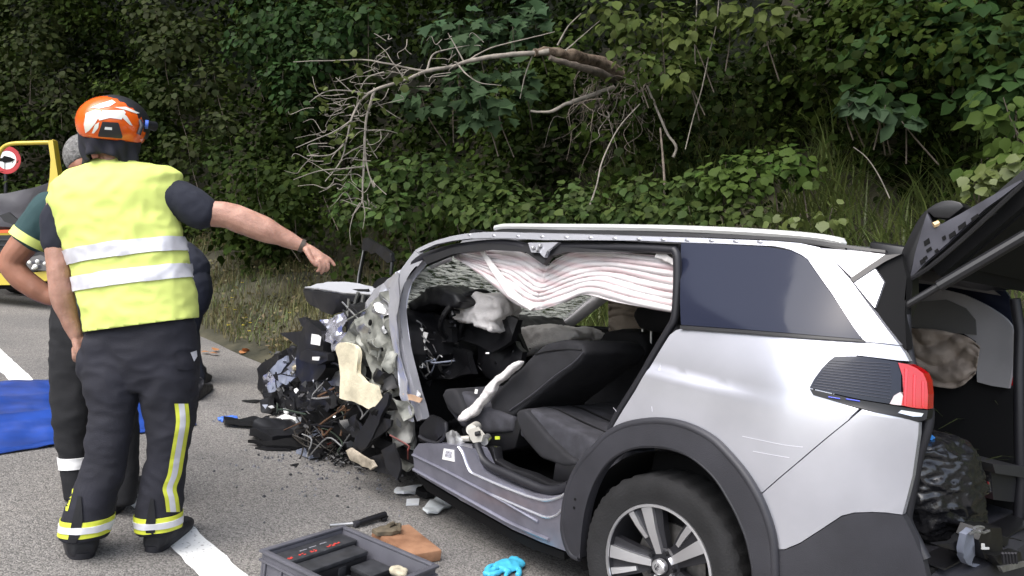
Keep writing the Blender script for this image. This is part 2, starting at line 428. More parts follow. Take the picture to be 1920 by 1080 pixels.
# thicket: the wall of undergrowth and tree foliage on the hillside (one mass)
def thicket():
    g = np.random.default_rng(5); cs, rs, ns, sz = [], [], [], []
    while len(cs) < 5600:
        t = g.random(); u = -7 + 62 * t ** 1.75
        z = 0.2 + 14.8 * g.random() ** 1.0
        base = 2.15 + 0.32 * max(0, z - 1.0) * (1 if u < 14 else 0.8) - (0.5 if u > 6 else 0)
        if u < 0.9 and z < 3.2: base = max(base, 3.3 + 0.12 * (3.2 - z))
        w_ = noise.noise(Vector((u * 0.42, z * 0.42, 9))) * 1.2 + noise.noise(Vector((u * 1.1, z * 1.1, 2))) * 0.75
        hole = noise.noise(Vector((u * 0.75, z * 0.75, 31))) + 0.6 * noise.noise(Vector((u * 1.9, z * 1.9, 37)))
        if hole > 0.10 and g.random() < 0.90: continue
        s = base - w_ + abs(g.normal()) * 0.6
        p = Vector((u, -(vb(u) + s), z))
        if z < bank(u, s) - 0.1: 
            if g.random() < 0.6: continue
            p.z = bank(u, s) + 0.1 + 0.35 * g.random()
        pw = np.array(ROAD @ p)[None]
        ok, d = in_view(pw)
        if not ok[0]: continue
        d = float(d[0])
        if d > 12 and g.random() < 0.25: continue
        cs.append(pw[0]); rs.append((0.20 + 0.30 * g.random()) * (1 + max(0, d - 8) * 0.05))
        ns.append(int(9 + 15 * g.random())); sz.append((0.055 + 0.05 * g.random()) * (1 + max(0, d - 9) * 0.045) * (0.8 if d < 6.5 else 1))
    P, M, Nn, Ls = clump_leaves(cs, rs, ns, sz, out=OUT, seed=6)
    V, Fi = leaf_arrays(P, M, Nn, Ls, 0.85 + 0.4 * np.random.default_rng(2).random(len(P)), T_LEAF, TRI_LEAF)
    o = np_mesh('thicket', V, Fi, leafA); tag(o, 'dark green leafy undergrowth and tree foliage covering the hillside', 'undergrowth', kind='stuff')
    return o
thicket()
# near-black sheet: shade behind the leaves painted in; no sky shows through
backing = mat('thicket_shade', (0.010, 0.013, 0.006), rough=1.0, var=0.5, vscale=4, bump=0.8, bscale=9)
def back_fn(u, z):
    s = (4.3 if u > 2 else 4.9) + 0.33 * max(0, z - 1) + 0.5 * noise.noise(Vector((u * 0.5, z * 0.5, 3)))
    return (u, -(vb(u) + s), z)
o = grid_obj('thicket_shade_sheet', [-12 + 0.5 * i for i in range(150)] + [66, 75, 90], [0.3 + 0.5 * i for i in range(34)], back_fn, backing, 'structure')
# unseen boughs added above the picture, out over the bank, to shade it
def canopy():
    g = np.random.default_rng(15); cs, rs = [], []
    while len(cs) < 900:
        u = g.uniform(-9, 30); z = g.uniform(6.6, 14); s = g.uniform(-0.3, 6) - 0.12 * (z - 6.6)
        p = ROAD @ Vector((u, -(vb(u) + s), z)); ok, d = in_view(np.array(p)[None], 1.0, 0.1)
        if ok[0] or (p - CAM_POS).dot(CAM_F) / max(.01, 1) > 26: continue
        r_ = (p - CAM_POS); 
        if r_.dot(CAM_F) > 0 and r_.dot(CAM_U) / r_.dot(CAM_F) < 0.43 and abs(r_.dot(CAM_R) / r_.dot(CAM_F)) < 0.75: continue
        cs.append(np.array(p)); rs.append(0.75)
    P, M, Nn, Ls = clump_leaves(cs, rs, [22] * len(cs), [0.26] * len(cs), seed=16)
    V, Fi = leaf_arrays(P, M, Nn, Ls, np.ones(len(P)), T_DIA, TRI_DIA)
    o = np_mesh('shading_canopy', V, Fi, leafA); tag(o, 'unseen leafy boughs added above the bank to shade it', 'foliage', kind='stuff')
canopy()
# ================================================================== THE WRECKED CAR
paint = mat('silver_paint', (0.50, 0.505, 0.55), rough=0.26, metal=0.56, coat=0.7, var=0.06, vscale=5, bump=0.02, bscale=14)
paint_raw = mat('sill_paint', (0.27, 0.27, 0.33), rough=0.33, metal=0.65, coat=0.3, var=0.16, vscale=9)
clad = mat('grey_cladding', (0.026, 0.026, 0.032), rough=0.52, var=0.18, vscale=6, bump=0.15, bscale=350)
blk = mat('black_plastic', (0.0075, 0.0075, 0.009), rough=0.42, var=0.25, vscale=12)
blkm = mat('matt_black', (0.005, 0.005, 0.0055), rough=0.85, spec=0.2)
rubber = mat('rubber_seal', (0.012, 0.012, 0.016), rough=0.5)
fabric = mat('seat_fabric', (0.011, 0.011, 0.014), rough=0.85, bump=0.3, bscale=420, var=0.2, vscale=15)
fabric2 = mat('seat_insert', (0.034, 0.034, 0.042), rough=0.9, bump=0.4, bscale=300, var=0.35, vscale=16)
glass_dark = mat('tinted_glass', (0.017, 0.020, 0.036), rough=0.07, spec=0.30)
chrome = mat('chrome', (0.75, 0.75, 0.77), rough=0.15, metal=1.0)
alloy = mat('machined_alloy', (0.72, 0.72, 0.74), rough=0.28, metal=0.9)
alloy_dark = mat('dark_alloy', (0.022, 0.022, 0.026), rough=0.4, metal=0.3)
tyre_m = mat('tyre_rubber', (0.0085, 0.0085, 0.0095), rough=0.85, var=0.45, vscale=9, bump=0.25, bscale=120)
red_lens = mat('red_lens', (0.40, 0.004, 0.006), rough=0.12, coat=1.0)
primer = mat('grey_green_primer', (0.16, 0.165, 0.145), rough=0.55, metal=0.15, var=0.35, vscale=14, col2=(0.34, 0.345, 0.31))
steel = mat('bare_steel', (0.40, 0.40, 0.40), rough=0.4, metal=0.8, var=0.3, vscale=20)
foam = mat('cream_foam', (0.66, 0.60, 0.44), rough=0.85, var=0.12, vscale=14, bump=0.3, bscale=60)
white_pl = mat('white_label', (0.80, 0.80, 0.78), rough=0.6)
airbag_w = mat('airbag_cloth', (0.74, 0.71, 0.70), rough=0.85, var=0.08, vscale=12, bump=0.5, bscale=90, thin=0.15)
trim_g = mat('light_grey_trim', (0.28, 0.275, 0.285), rough=0.7, var=0.06, vscale=5)
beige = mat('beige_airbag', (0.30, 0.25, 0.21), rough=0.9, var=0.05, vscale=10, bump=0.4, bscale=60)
copper = mat('cable_orange', (0.33, 0.13, 0.05), rough=0.5)
greyblue = mat('greyblue_plastic', (0.20, 0.22, 0.28), rough=0.3, var=0.2, vscale=14)

car = empty('wrecked_car', CAR, 'silver SUV with smashed front, both left doors cut off and tailgate open', 'car')

_zk = np.array([0.10, 0.25, 0.35, 0.50, 0.80, 1.00, 1.14, 1.28, 1.34, 1.62, 1.80]); _yk = np.array([0.82, 0.86, 0.885, 0.905, 0.922, 0.918, 0.905, 0.866, 0.843, 0.705, 0.60])
_zd = np.linspace(0.1, 1.8, 171); _yd = np.interp(_zd, _zk, _yk)
_kr = np.exp(-0.5 * (np.arange(-9, 10) / 4.0) ** 2); _kr /= _kr.sum()
_yd = np.convolve(np.pad(_yd, 9, 'edge'), _kr, 'valid')
_c1, _c2 = CY(1220, 688, 0.915), CY(1545, 750, 0.88)
def crease_z(x): return _c1.z + (x - _c1.x) / (_c2.x - _c1.x) * (_c2.z - _c1.z)
def S(x, z):
    y = float(np.interp(z, _zd, _yd))
    if x < -0.22: y -= 0.19 * min(1.3, ((-0.22 - x) / 0.5)) ** 2.6
    if x > 1.6: y -= 0.05 * ((x - 1.6) / 1.0) ** 2
    if -0.75 < x < 0.75:                              # light-catching crease behind the rear door
        t = (crease_z(x) - z) / 0.022; t = max(0, min(1, t)); t = t * t * (3 - 2 * t)
        y += (0.013 * t) * min(1, max(0, (0.75 - abs(x)) / 0.2))
    return y
def hit(px, py, off=0.0):
    y = 0.88
    for _ in range(14):
        p = CY(px, py, y); y = 0.5 * y + 0.5 * (S(p.x, p.z) + off)
    p = CY(px, py, y); return Vector((p.x, S(p.x, p.z) + off, p.z))
def hits(pts, off=0.0): return [hit(a, b, off) for a, b in pts]
def sm(pts, n=5, closed=False):
    return [(p.x, p.y) for p in catmull([(a, b, 0) for a, b in pts], n, closed)]

def panel(name, pts, m, parent, off=0.0, thick=0.02, grid=0.045, ang=30, fn=None, edge=0.0):
    """sheet-metal panel: an outline on the car's curved side, given thickness inwards"""
    Sf = fn or S
    bm = bmesh.new()
    q = []
    for p in pts:
        h = hit(p[0], p[1], off)
        if not q or (Vector((h.x, 0, h.z)) - Vector((q[-1][0], 0, q[-1][1]))).length > 0.002: q.append((h.x, h.z))
    f = bm.faces.new([bm.verts.new((x, 0, z)) for x, z in q])
    bmesh.ops.triangulate(bm, faces=bm.faces[:], ngon_method='EAR_CLIP')
    xs = [a for a, b in q]; zs = [b for a, b in q]
    x = min(xs) + grid / 2
    while x < max(xs):
        bmesh.ops.bisect_plane(bm, geom=bm.verts[:] + bm.edges[:] + bm.faces[:], plane_co=(x, 0, 0), plane_no=(1, 0, 0), dist=1e-5); x += grid
    z = min(zs) + grid / 2
    while z < max(zs):
        bmesh.ops.bisect_plane(bm, geom=bm.verts[:] + bm.edges[:] + bm.faces[:], plane_co=(0, 0, z), plane_no=(0, 0, 1), dist=1e-5); z += grid
    bm.verts.index_update()
    B = {v for v in bm.verts if any(len(e.link_faces) == 1 for e in v.link_edges)}
    dat = [(v.co.x, v.co.z, v in B) for v in bm.verts]
    fs = [[v.index for v in f.verts] for f in bm.faces]; be = []
    for e in bm.edges:
        if len(e.link_faces) == 1:
            l = e.link_loops[0]; be.append((l.vert.index, l.link_loop_next.vert.index))
    bm.free(); bm = bmesh.new()
    top = [bm.verts.new((x, Sf(x, z) + off - (edge if b else 0), z)) for x, z, b in dat]
    bot = [bm.verts.new((x, Sf(x, z) + off - thick, z)) for x, z, b in dat]
    for f in fs:
        bm.faces.new([top[i] for i in f]); bm.faces.new([bot[i] for i in f[::-1]])
    for i, j in be: bm.faces.new((top[i], bot[i], bot[j], top[j]))
    bmesh.ops.recalc_face_normals(bm, faces=bm.faces[:]); bm.normal_update()
    if sum(f.normal.y * f.calc_area() for f in bm.faces if f.verts[0] in set(top) and all(v in set(top) for v in f.verts)) < 0:
        bmesh.ops.reverse_faces(bm, faces=bm.faces[:])
    bm.verts.index_update(); nt_ = len(top)
    me = bpy.data.meshes.new(name); bm.to_mesh(me); bm.free(); shade(me)
    e = 0.006; an = []
    for x, z, b in dat:
        n = Vector((-(Sf(x + e, z) - Sf(x - e, z)) / (2 * e), 1.0, -(Sf(x, z + e) - Sf(x, z - e)) / (2 * e))).normalized(); an.append(n)
    ln = [None] * len(me.loops)
    for p in me.polygons:
        isT = all(vi < nt_ for vi in p.vertices)
        for li in p.loop_indices: ln[li] = an[me.loops[li].vertex_index] if isT else p.normal.copy()
    me.normals_split_custom_set(ln)
    return link(name, me, m, parent)
def tube_obj(name, path, rad, m, parent, n=8, squash=1.0, up=None):
    bm = bmesh.new(); add_tube(bm, path, rad, n, up=up, squash=squash); return bm_obj(name, bm, m, parent, ang=50)
def plate_obj(name, pts, thick, m, parent, crumple=0.0, cuts=0, seed=0, fs=6.0, ang=25):
    bm = bmesh.new(); add_plate(bm, pts, thick, None, crumple, cuts, seed, fs); return bm_obj(name, bm, m, parent, ang=ang)
def prism_bm(bm, pts, y0, y1):
    """solid from a side outline (x, z), between y0 and y1"""
    a = [bm.verts.new((p[0], y0, p[1])) for p in pts]; b = [bm.verts.new((p[0], y1, p[1])) for p in pts]
    bm.faces.new(a); bm.faces.new(b[::-1]); n = len(a)
    for i in range(n): bm.faces.new((a[i], b[i], b[(i + 1) % n], a[(i + 1) % n]))
def pxz(pts, y): return [((lambda q: (q.x, q.z))(CY(a, b, y))) for a, b in pts]
def prism_obj(name, pts, y0, y1, m, parent, bev=0.0):
    bm = bmesh.new(); prism_bm(bm, pts, y0, y1); bmesh.ops.recalc_face_normals(bm, faces=bm.faces[:])
    if bev: bmesh.ops.bevel(bm, geom=bm.edges[:], offset=bev, segments=2, affect='EDGES', profile=0.5, clamp_overlap=True)
    return bm_obj(name, bm, m, parent, ang=35)
def soft_obj(name, pts, y0, y1, m, parent, voxel=0.016, smooth=10, disp=None, fac=0.6):
    bm = bmesh.new(); prism_bm(bm, pts, y0, y1); return remeshed(name, bm, m, parent, voxel, smooth, disp, fac=fac)

ARCH_O = [(1087, 1046), (1070, 1036), (1058, 1000), (1058, 968), (1062, 936), (1074, 897), (1092, 866), (1112, 844), (1137, 818), (1162, 803), (1187, 795), (1226, 790), (1264, 793), (1300, 804), (1336, 824), (1365, 852), (1395, 888), (1420, 928), (1435, 962), (1446, 997), (1451, 1030), (1453, 1085), (1452, 1150)]
ARCH_I = [(1412, 1150), (1414, 1080), (1409, 1044), (1401, 1010), (1386, 972), (1368, 937), (1344, 899), (1318, 872), (1288, 851), (1252, 839), (1217, 836), (1187, 839), (1158, 851), (1134, 872), (1113, 906), (1098, 950), (1090, 1000), (1087, 1046)]
def arch(i0, i1): return sm(ARCH_O[i0:i1 + 1], 4)
SEAM = [(1421, 930), (1500, 862), (1589, 788), (1614, 767)]
# --- silver quarter panel
qp = [(1267, 619), (1274, 617), (1350, 622), (1450, 629), (1540, 635), (1623, 641), (1660, 645), (1686, 648), (1696, 662), (1704, 677), (1685, 676), (1655, 672), (1606, 666), (1564, 668), (1552, 680), (1538, 694), (1526, 712), (1517, 730), (1524, 740), (1560, 750), (1612, 764)] + SEAM[::-1][1:] + arch(8, 17)[::-1][1:] + [(1147, 803), (1166, 771), (1190, 733), (1213, 694), (1238, 655), (1255, 628)]
panel('quarter_panel', qp, paint, car, thick=0.03, grid=0.035, edge=0.003)
# --- rear bumper corner: painted upper, dark lower
bp = [(1423, 931), (1502, 863), (1591, 789), (1616, 768), (1660, 776), (1700, 785), (1722, 792), (1721, 815), (1717, 843), (1710, 893), (1700, 932), (1691, 965), (1660, 961), (1636, 960), (1601, 961), (1577, 967), (1538, 993), (1499, 1018), (1470, 1030), (1452, 1030), (1446, 997), (1435, 962)]
panel('rear_bumper', bp, paint, car, off=0.002, thick=0.03, grid=0.04, edge=0.003)
bl = [(1453, 1032), (1470, 1032), (1499, 1020), (1538, 995), (1577, 969), (1601, 963), (1636, 962), (1660, 963), (1691, 967), (1699, 980), (1713, 1010), (1729, 1049), (1738, 1085), (1742, 1130), (1700, 1190), (1600, 1210), (1500, 1190), (1454, 1150), (1455, 1085)]
panel('lower_bumper', bl, clad, car, off=0.006, thick=0.04, grid=0.05, edge=0.004)
# --- wheel arch cladding, standing proud
panel('arch_cladding', sm(ARCH_O, 4) + sm(ARCH_I, 4)[1:], clad, car, off=0.022, thick=0.05, grid=0.05, edge=0.0)
tube_obj('arch_rim', hits(sm(ARCH_O, 4), 0.010), 0.016, clad, car, 8)
tube_obj('arch_lip', hits(sm(ARCH_I, 4), 0.012), 0.008, clad, car, 6)
for px, py in ((1079, 936), (1077, 952)):                 # empty clip holes in the cladding
    bm = bmesh.new(); h = hit(px, py, 0.021); bmesh.ops.create_cone(bm, cap_ends=True, segments=10, radius1=0.006, radius2=0.006, depth=0.006, matrix=Matrix.Translation(h) @ Matrix.Rotation(R(90), 4, 'X')); bm_obj('clip_hole', bm, blkm, car)
# --- rear quarter window with its trim
wg = [(1277, 455), (1350, 458), (1440, 463), (1483, 470), (1502, 479), (1513, 486), (1560, 552), (1617, 636), (1500, 626), (1400, 618), (1277, 609)]
panel('quarter_window', wg, glass_dark, car, off=0.006, thick=0.012, grid=0.06)
panel('window_trim', [(1275, 610), (1400, 619), (1500, 627), (1619, 637), (1623, 641), (1500, 633), (1400, 625), (1275, 617)], blk, car, off=0.010, thick=0.03)
# --- silver pillar behind the window, reaching up to the roof
panel('rear_pillar', [(1446, 461), (1447, 456), (1454, 452), (1500, 456), (1536, 464), (1565, 492), (1593, 524), (1640, 588), (1686, 647), (1660, 644), (1620, 640), (1560, 551), (1514, 486), (1503, 478), (1484, 469), (1466, 464)], paint, car, off=0.008, thick=0.03, grid=0.03, edge=0.003)
# --- roof side strip with the row of clips, from windscreen pillar to rear pillar
roof_lo = [(783, 473), (817, 458), (850, 451), (883, 447), (920, 446), (957, 447), (1023, 450), (1100, 450), (1200, 451), (1273, 454), (1360, 457), (1446, 461)]
roof_up = [(1454, 452), (1380, 449), (1300, 446), (1200, 443), (1100, 440), (1000, 437), (950, 435), (907, 435), (873, 438), (845, 443), (817, 451), (795, 460), (778, 469)]
panel('door_frame_rail', roof_lo + roof_up, paint, car, off=0.004, thick=0.03, grid=0.05)
for k in range(13):
    t = k / 12; px = 880 + t * 545; py = 440.5 + t * 13.0 - 3.0 * math.sin(t * 3.1) * 0
    h = hit(px, py, 0.006); bm = bmesh.new(); bmesh.ops.create_uvsphere(bm, u_segments=8, v_segments=6, radius=0.009, matrix=Matrix.Translation(h) @ Matrix.Diagonal((1.5, 0.6, 0.7, 1))); bm_obj('rail_clip', bm, paint, car)
# --- roof skin, rails
RY = lambda z: S(0.5, z)
def roof_pt(x, k):
    """roof skin: k from -1 (right edge) to 1 (left edge)"""
    zr = float(np.interp(x, [-0.62, -0.3, 0.3, 1.0, 1.5, 1.74], [1.635, 1.655, 1.665, 1.64, 1.58, 1.535]))
    return Vector((x, k * 0.665, zr - 0.055 * abs(k) ** 2.4))
bm = bmesh.new(); xs = [-0.50 + 0.112 * i for i in range(21)]; ks = [-1 + 0.1 * i for i in range(21)]
tg = [[bm.verts.new(roof_pt(x, k)) for k in ks] for x in xs]; bg_ = [[bm.verts.new(roof_pt(x, k) - Vector((0, 0, 0.035))) for k in ks] for x in xs]
for i in range(20):
    for j in range(20):
        bm.faces.new((tg[i][j], tg[i + 1][j], tg[i + 1][j + 1], tg[i][j + 1])); bm.faces.new((bg_[i][j], bg_[i][j + 1], bg_[i + 1][j + 1], bg_[i + 1][j]))
for i in range(20):
    for j in (0, 20): bm.faces.new((tg[i][j], bg_[i][j], bg_[i + 1][j], tg[i + 1][j]))
for j in range(20):
    for i in (0, 20): bm.faces.new((tg[i][j], bg_[i][j], bg_[i][j + 1], tg[i][j + 1]))
bmesh.ops.recalc_face_normals(bm, faces=bm.faces[:]); bm_obj('roof', bm, paint, car, ang=40)
liner = mat('roof_liner', (0.30, 0.29, 0.29), rough=0.95)
bm = bmesh.new(); lg = [[bm.verts.new(roof_pt(x, k * 0.97) - Vector((0, 0, 0.06))) for k in ks] for x in xs]
for i in range(20):
    for j in range(20): bm.faces.new((lg[i][j], lg[i][j + 1], lg[i + 1][j + 1], lg[i + 1][j]))
bm_obj('roof_liner', bm, liner, car)
railm = mat('brushed_rail', (0.78, 0.78, 0.76), rough=0.38, metal=0.55)
rail_px = [(926, 429), (940, 426), (958, 425), (1050, 426), (1150, 427), (1250, 429), (1330, 432), (1410, 436), (1480, 441), (1530, 446), (1562, 451), (1587, 457)]
for sgn in (1, -1):
    P = []
    for px, py in rail_px:
        q = CY(px, py, 0.645); P.append(Vector((q.x, q.y * sgn, q.z)))
    bm = bmesh.new(); P = catmull(P, 3); add_tube(bm, P, [0.004] + [0.0165] * (len(P) - 2) + [0.004], 8, up=(0, 0, 1), squash=1.0); bm_obj('roof_rail', bm, railm, car)
    Q = [p - Vector((0, 0.0 * sgn, 0.026)) for p in P]
    bm = bmesh.new(); add_tube(bm, Q, 0.014, 6); bm_obj('rail_foot', bm, blk, car)
# black joint strip between rail and door frame
panel('roof_gutter', sm([(930, 434), (1000, 435.5), (1100, 437.5), (1200, 441), (1300, 444), (1380, 447), (1450, 450), (1500, 454), (1560, 461), (1610, 468), (1660, 474)], 3) + sm([(1660, 469), (1610, 463), (1562, 455), (1500, 447), (1400, 441), (1300, 437.5), (1200, 434), (1100, 432), (1000, 431), (930, 432)], 3), blk, car, off=0.0, thick=0.02)
# --- pieces between pillar and tailgate
panel('spoiler_glass', [(1538, 465), (1600, 470), (1660, 477), (1630, 498), (1598, 521), (1566, 490)], mat('mirror_black', (0.20, 0.20, 0.22), rough=0.12, metal=0.7), car, off=-0.004, thick=0.02)
panel('seal_strip', [(1594, 522), (1630, 497), (1660, 478), (1690, 476), (1660, 490), (1632, 508), (1600, 529)], blk, car, off=0.0, thick=0.03)
panel('pillar_flange', [(1601, 529), (1640, 503), (1657, 529), (1650, 550), (1640, 577), (1620, 553)], paint, car, off=-0.006, thick=0.02)
panel('hinge_gasket', [(1643, 500), (1690, 478), (1700, 520), (1696, 560), (1697, 600), (1700, 655), (1694, 655), (1688, 646), (1664, 613), (1641, 579), (1659, 530)], blkm, car, off=-0.02, thick=0.05)

# --- tail lamp
lens = sm([(1564, 669), (1606, 668), (1655, 674), (1690, 680)], 3) + [(1690, 760), (1660, 756), (1610, 748), (1565, 738), (1530, 730), (1518, 727), (1527, 710), (1540, 692), (1553, 678)]
lamp_gl = mat('smoked_lens', (0.010, 0.012, 0.022), rough=0.14, spec=0.35, coat=0.15)
lamp = panel('tail_lamp', lens, lamp_gl, car, off=0.004, thick=0.05, grid=0.03)
for k in range(12):                                        # fine ribs moulded across the smoked lens
    t = k / 11; y0 = 676 + t * 50; x0 = 1556 - t * 33; x1 = 1672 - 6 * abs(t - 0.5)
    if x1 - x0 > 10:
        P = hits([(x0 + (x1 - x0) * s / 8, y0 + (s / 8) * (6 + 16 * t)) for s in range(9)], 0.0045)
        tube_obj('lens_rib', P, 0.0014, mat('lens_rib', (0.022, 0.024, 0.038), rough=0.3, spec=0.3), lamp, 5)
panel('red_lens', [(1684, 680), (1702, 683), (1718, 690), (1731, 700), (1738, 716), (1740, 740), (1739, 767), (1715, 765), (1690, 760), (1694, 740), (1692, 705)], red_lens, lamp, off=0.008, thick=0.05, grid=0.02)
panel('clear_lens', [(1668, 757), (1676, 742), (1688, 735), (1693, 742), (1690, 760), (1678, 759)], mat('pale_lens', (0.50, 0.42, 0.43), rough=0.15, coat=1), lamp, off=0.009, thick=0.03)
for k in range(5):
    panel('red_lens_rib', [(1697 + k * 8.0, 690 + k * 6), (1702 + k * 7.6, 692 + k * 6), (1699 + k * 8.2, 762 + k * 1.0), (1695 + k * 8.6, 760 + k)], mat('bright_red_rib', (0.55, 0.02, 0.03), rough=0.2, coat=1), lamp, off=0.011, thick=0.01) if k % 2 == 0 else None  # brighter red ribs on the red lens
panel('lamp_base', [(1518, 729), (1530, 732), (1565, 740), (1610, 750), (1660, 758), (1715, 767), (1740, 769), (1737, 786), (1722, 791), (1690, 783), (1640, 772), (1612, 765), (1560, 751), (1525, 741)], blk, lamp, off=0.004, thick=0.05)
panel('lamp_reflector', [(1690, 769), (1732, 775), (1728, 781), (1712, 781), (1684, 774)], chrome, lamp, off=0.009, thick=0.01)
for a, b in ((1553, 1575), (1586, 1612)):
    tube_obj('blue_reflection_strip', hits([(a, 744 + (a - 1553) * 0.12), (b, 745 + (b - 1553) * 0.12)], 0.008), 0.002, mat('blue_strip', (0.02, 0.05, 0.55), rough=0.2), lamp, 5)  # blue reflection put in as coloured strips on the lamp base

for sc_ in ([(1392, 818), (1430, 826), (1470, 834), (1505, 838)], [(1412, 846), (1450, 853), (1480, 858)], [(1150, 764), (1156, 772)], [(1222, 762), (1223, 772)]): tube_obj('scratch', hits(sm(sc_, 4), 0.0002), 0.0006, mat('scratch_white', (0.6, 0.6, 0.66), rough=0.5), car, 5)
# --- rear wheel
def make_wheel(m, parent, nseg=64):
    root = bpy.data.objects.new('wheel', None); COL.objects.link(root); root.parent = parent; root.matrix_local = m
    prof = [(0.235, -0.11), (0.262, -0.108), (0.30, -0.112), (0.325, -0.108), (0.340, -0.095), (0.3475, -0.085), (0.3475, -0.03), (0.3475, 0.03), (0.3475, 0.085), (0.340, 0.096), (0.325, 0.109), (0.305, 0.114), (0.280, 0.113), (0.262, 0.108), (0.240, 0.104), (0.232, 0.09)]
    bm = bmesh.new(); rr = []
    for k in range(nseg * 2):
        a = math.pi * k / nseg; blk_ = (k % 4) in (0, 1)
        rr.append([bm.verts.new(((r - (0.006 if (blk_ and r > 0.343) else 0) - (0.0035 if (k % 2 == 0 and 0.32 < r < 0.343) else 0)) * math.cos(a), y, (r - (0.006 if (blk_ and r > 0.343) else 0)) * math.sin(a))) for r, y in prof])
    n = len(rr)
    for i in range(n):
        for j in range(len(prof) - 1): bm.faces.new((rr[i][j], rr[i][j + 1], rr[(i + 1) % n][j + 1], rr[(i + 1) % n][j]))
    bmesh.ops.recalc_face_normals(bm, faces=bm.faces[:])
    tyre = bm_obj('tyre', bm, tyre_m, root, ang=28)
    def lathe(name, prof, m_, par=root, ns=72):
        bm = bmesh.new(); rr = [[bm.verts.new((r * math.cos(2 * math.pi * k / ns), y, r * math.sin(2 * math.pi * k / ns))) for r, y in prof] for k in range(ns)]
        for i in range(ns):
            for j in range(len(prof) - 1): bm.faces.new((rr[i][j], rr[i][j + 1], rr[(i + 1) % ns][j + 1], rr[(i + 1) % ns][j]))
        bmesh.ops.recalc_face_normals(bm, faces=bm.faces[:]); return bm_obj(name, bm, m_, par, ang=30)
    lathe('rim', [(0.238, 0.098), (0.236, 0.106), (0.226, 0.106), (0.224, 0.098)], alloy)
    lathe('rim_barrel', [(0.224, 0.100), (0.218, 0.06), (0.205, -0.02), (0.205, -0.09)], alloy_dark)
    lathe('brake_disc', [(0.02, 0.0), (0.15, 0.0), (0.15, -0.02), (0.02, -0.02)], mat('brake_steel', (0.22, 0.21, 0.20), rough=0.45, metal=0.8, var=0.3, vscale=30))
    def bar(r0, r1, w0, w1, a, y0, y1, m_, name, skew=0.0):
        ca, sa = math.cos(a), math.sin(a); bm = bmesh.new(); q = []
        for r, w_, y in ((r0, w0, y0), ((r0 + r1) / 2, (w0 + w1) / 2, (y0 + y1) / 2 + 0.006), (r1, w1, y1)):
            for s in (-1, 1):
                for dy in (0, -0.035):
                    t = s * w_ + skew * (r - r0); q.append(bm.verts.new((r * ca - t * sa, y + dy, r * sa + t * ca)))
        for i in (0, 4):
            a0, a1, a2, a3 = q[i:i + 4]; b0, b1, b2, b3 = q[i + 4:i + 8]
            for f in ((a0, b0, b2, a2), (a1, a3, b3, b1), (a0, a1, b1, b0), (a2, b2, b3, a3)): bm.faces.new(f)
        bm.faces.new((q[0], q[2], q[3], q[1])); bm.faces.new((q[8], q[9], q[11], q[10]))
        bmesh.ops.recalc_face_normals(bm, faces=bm.faces[:])
        return bm_obj(name, bm, m_, root, ang=30)
    for k in range(5):
        a = R(112 + 72 * k)          # angles seen from outside, x axis towards the front of the car is to the left in the picture
        a = math.pi - a
        bar(0.045, 0.228, 0.013, 0.025, a, 0.070, 0.096, alloy, 'spoke')
        bar(0.052, 0.226, 0.030, 0.058, a + R(1), 0.052, 0.080, alloy_dark, 'spoke_flank')
        bar(0.115, 0.228, 0.008, 0.013, a - R(20), 0.074, 0.096, alloy, 'thin_spoke')
        bar(0.06, 0.226, 0.016, 0.028, a - R(20), 0.050, 0.080, alloy_dark, 'thin_spoke_flank')
        bm = bmesh.new(); ab = a - R(36); bmesh.ops.create_cone(bm, cap_ends=True, segments=6, radius1=0.0105, radius2=0.009, depth=0.03, matrix=Matrix.Translation((0.054 * math.cos(ab), 0.068, 0.054 * math.sin(ab))) @ Matrix.Rotation(R(-90), 4, 'X')); bm_obj('wheel_bolt', bm, blk, root)
    lathe('hub', [(0.0, 0.062), (0.06, 0.062), (0.07, 0.05), (0.07, 0.0)], alloy_dark)
    cap = lathe('hub_cap', [(0.0, 0.098), (0.022, 0.097), (0.028, 0.092), (0.030, 0.07)], alloy)
    bm = bmesh.new()                                      # raised emblem: an upright beast on the cap, a few strokes
    for pts in ([(-0.006, -0.012), (-0.002, 0.0), (0.004, 0.008), (0.002, 0.014)], [(0.0, 0.002), (0.009, 0.006)], [(-0.001, -0.004), (0.007, -0.003)], [(-0.004, -0.006), (0.004, -0.012)], [(-0.006, -0.008), (-0.011, 0.002), (-0.008, 0.010)]):
        add_tube(bm, [(-x, 0.0985, z) for x, z in pts], 0.0016, 5)
    bm_obj('emblem', bm, alloy_dark, cap)
    return root
make_wheel(Matrix.Translation((0.085, 0.79, 0.34)) @ Matrix.Rotation(R(3), 4, 'Z'), car)
mk = make_wheel(Matrix.Translation((0.06, -0.79, 0.345)) @ Matrix.Rotation(R(180), 4, 'Z'), car)
# wheel housing
bm = bmesh.new(); ns = 24; rr = []
for k in range(ns + 1):
    a = R(-25 + 230 * k / ns); rr.append([bm.verts.new((0.06 + 0.42 * math.cos(a), y, 0.36 + 0.42 * math.sin(a))) for y in (0.875, 0.70, 0.55)])
for i in range(ns):
    for j in range(2): bm.faces.new((rr[i][j], rr[i][j + 1], rr[i + 1][j + 1], rr[i + 1][j]))
for i in range(ns - 1):
    pass
c = bm.verts.new((0.06, 0.55, 0.36))
for i in range(ns): bm.faces.new((rr[i][2], c, rr[i + 1][2]))
bm_obj('wheel_housing', bm, blkm, car)

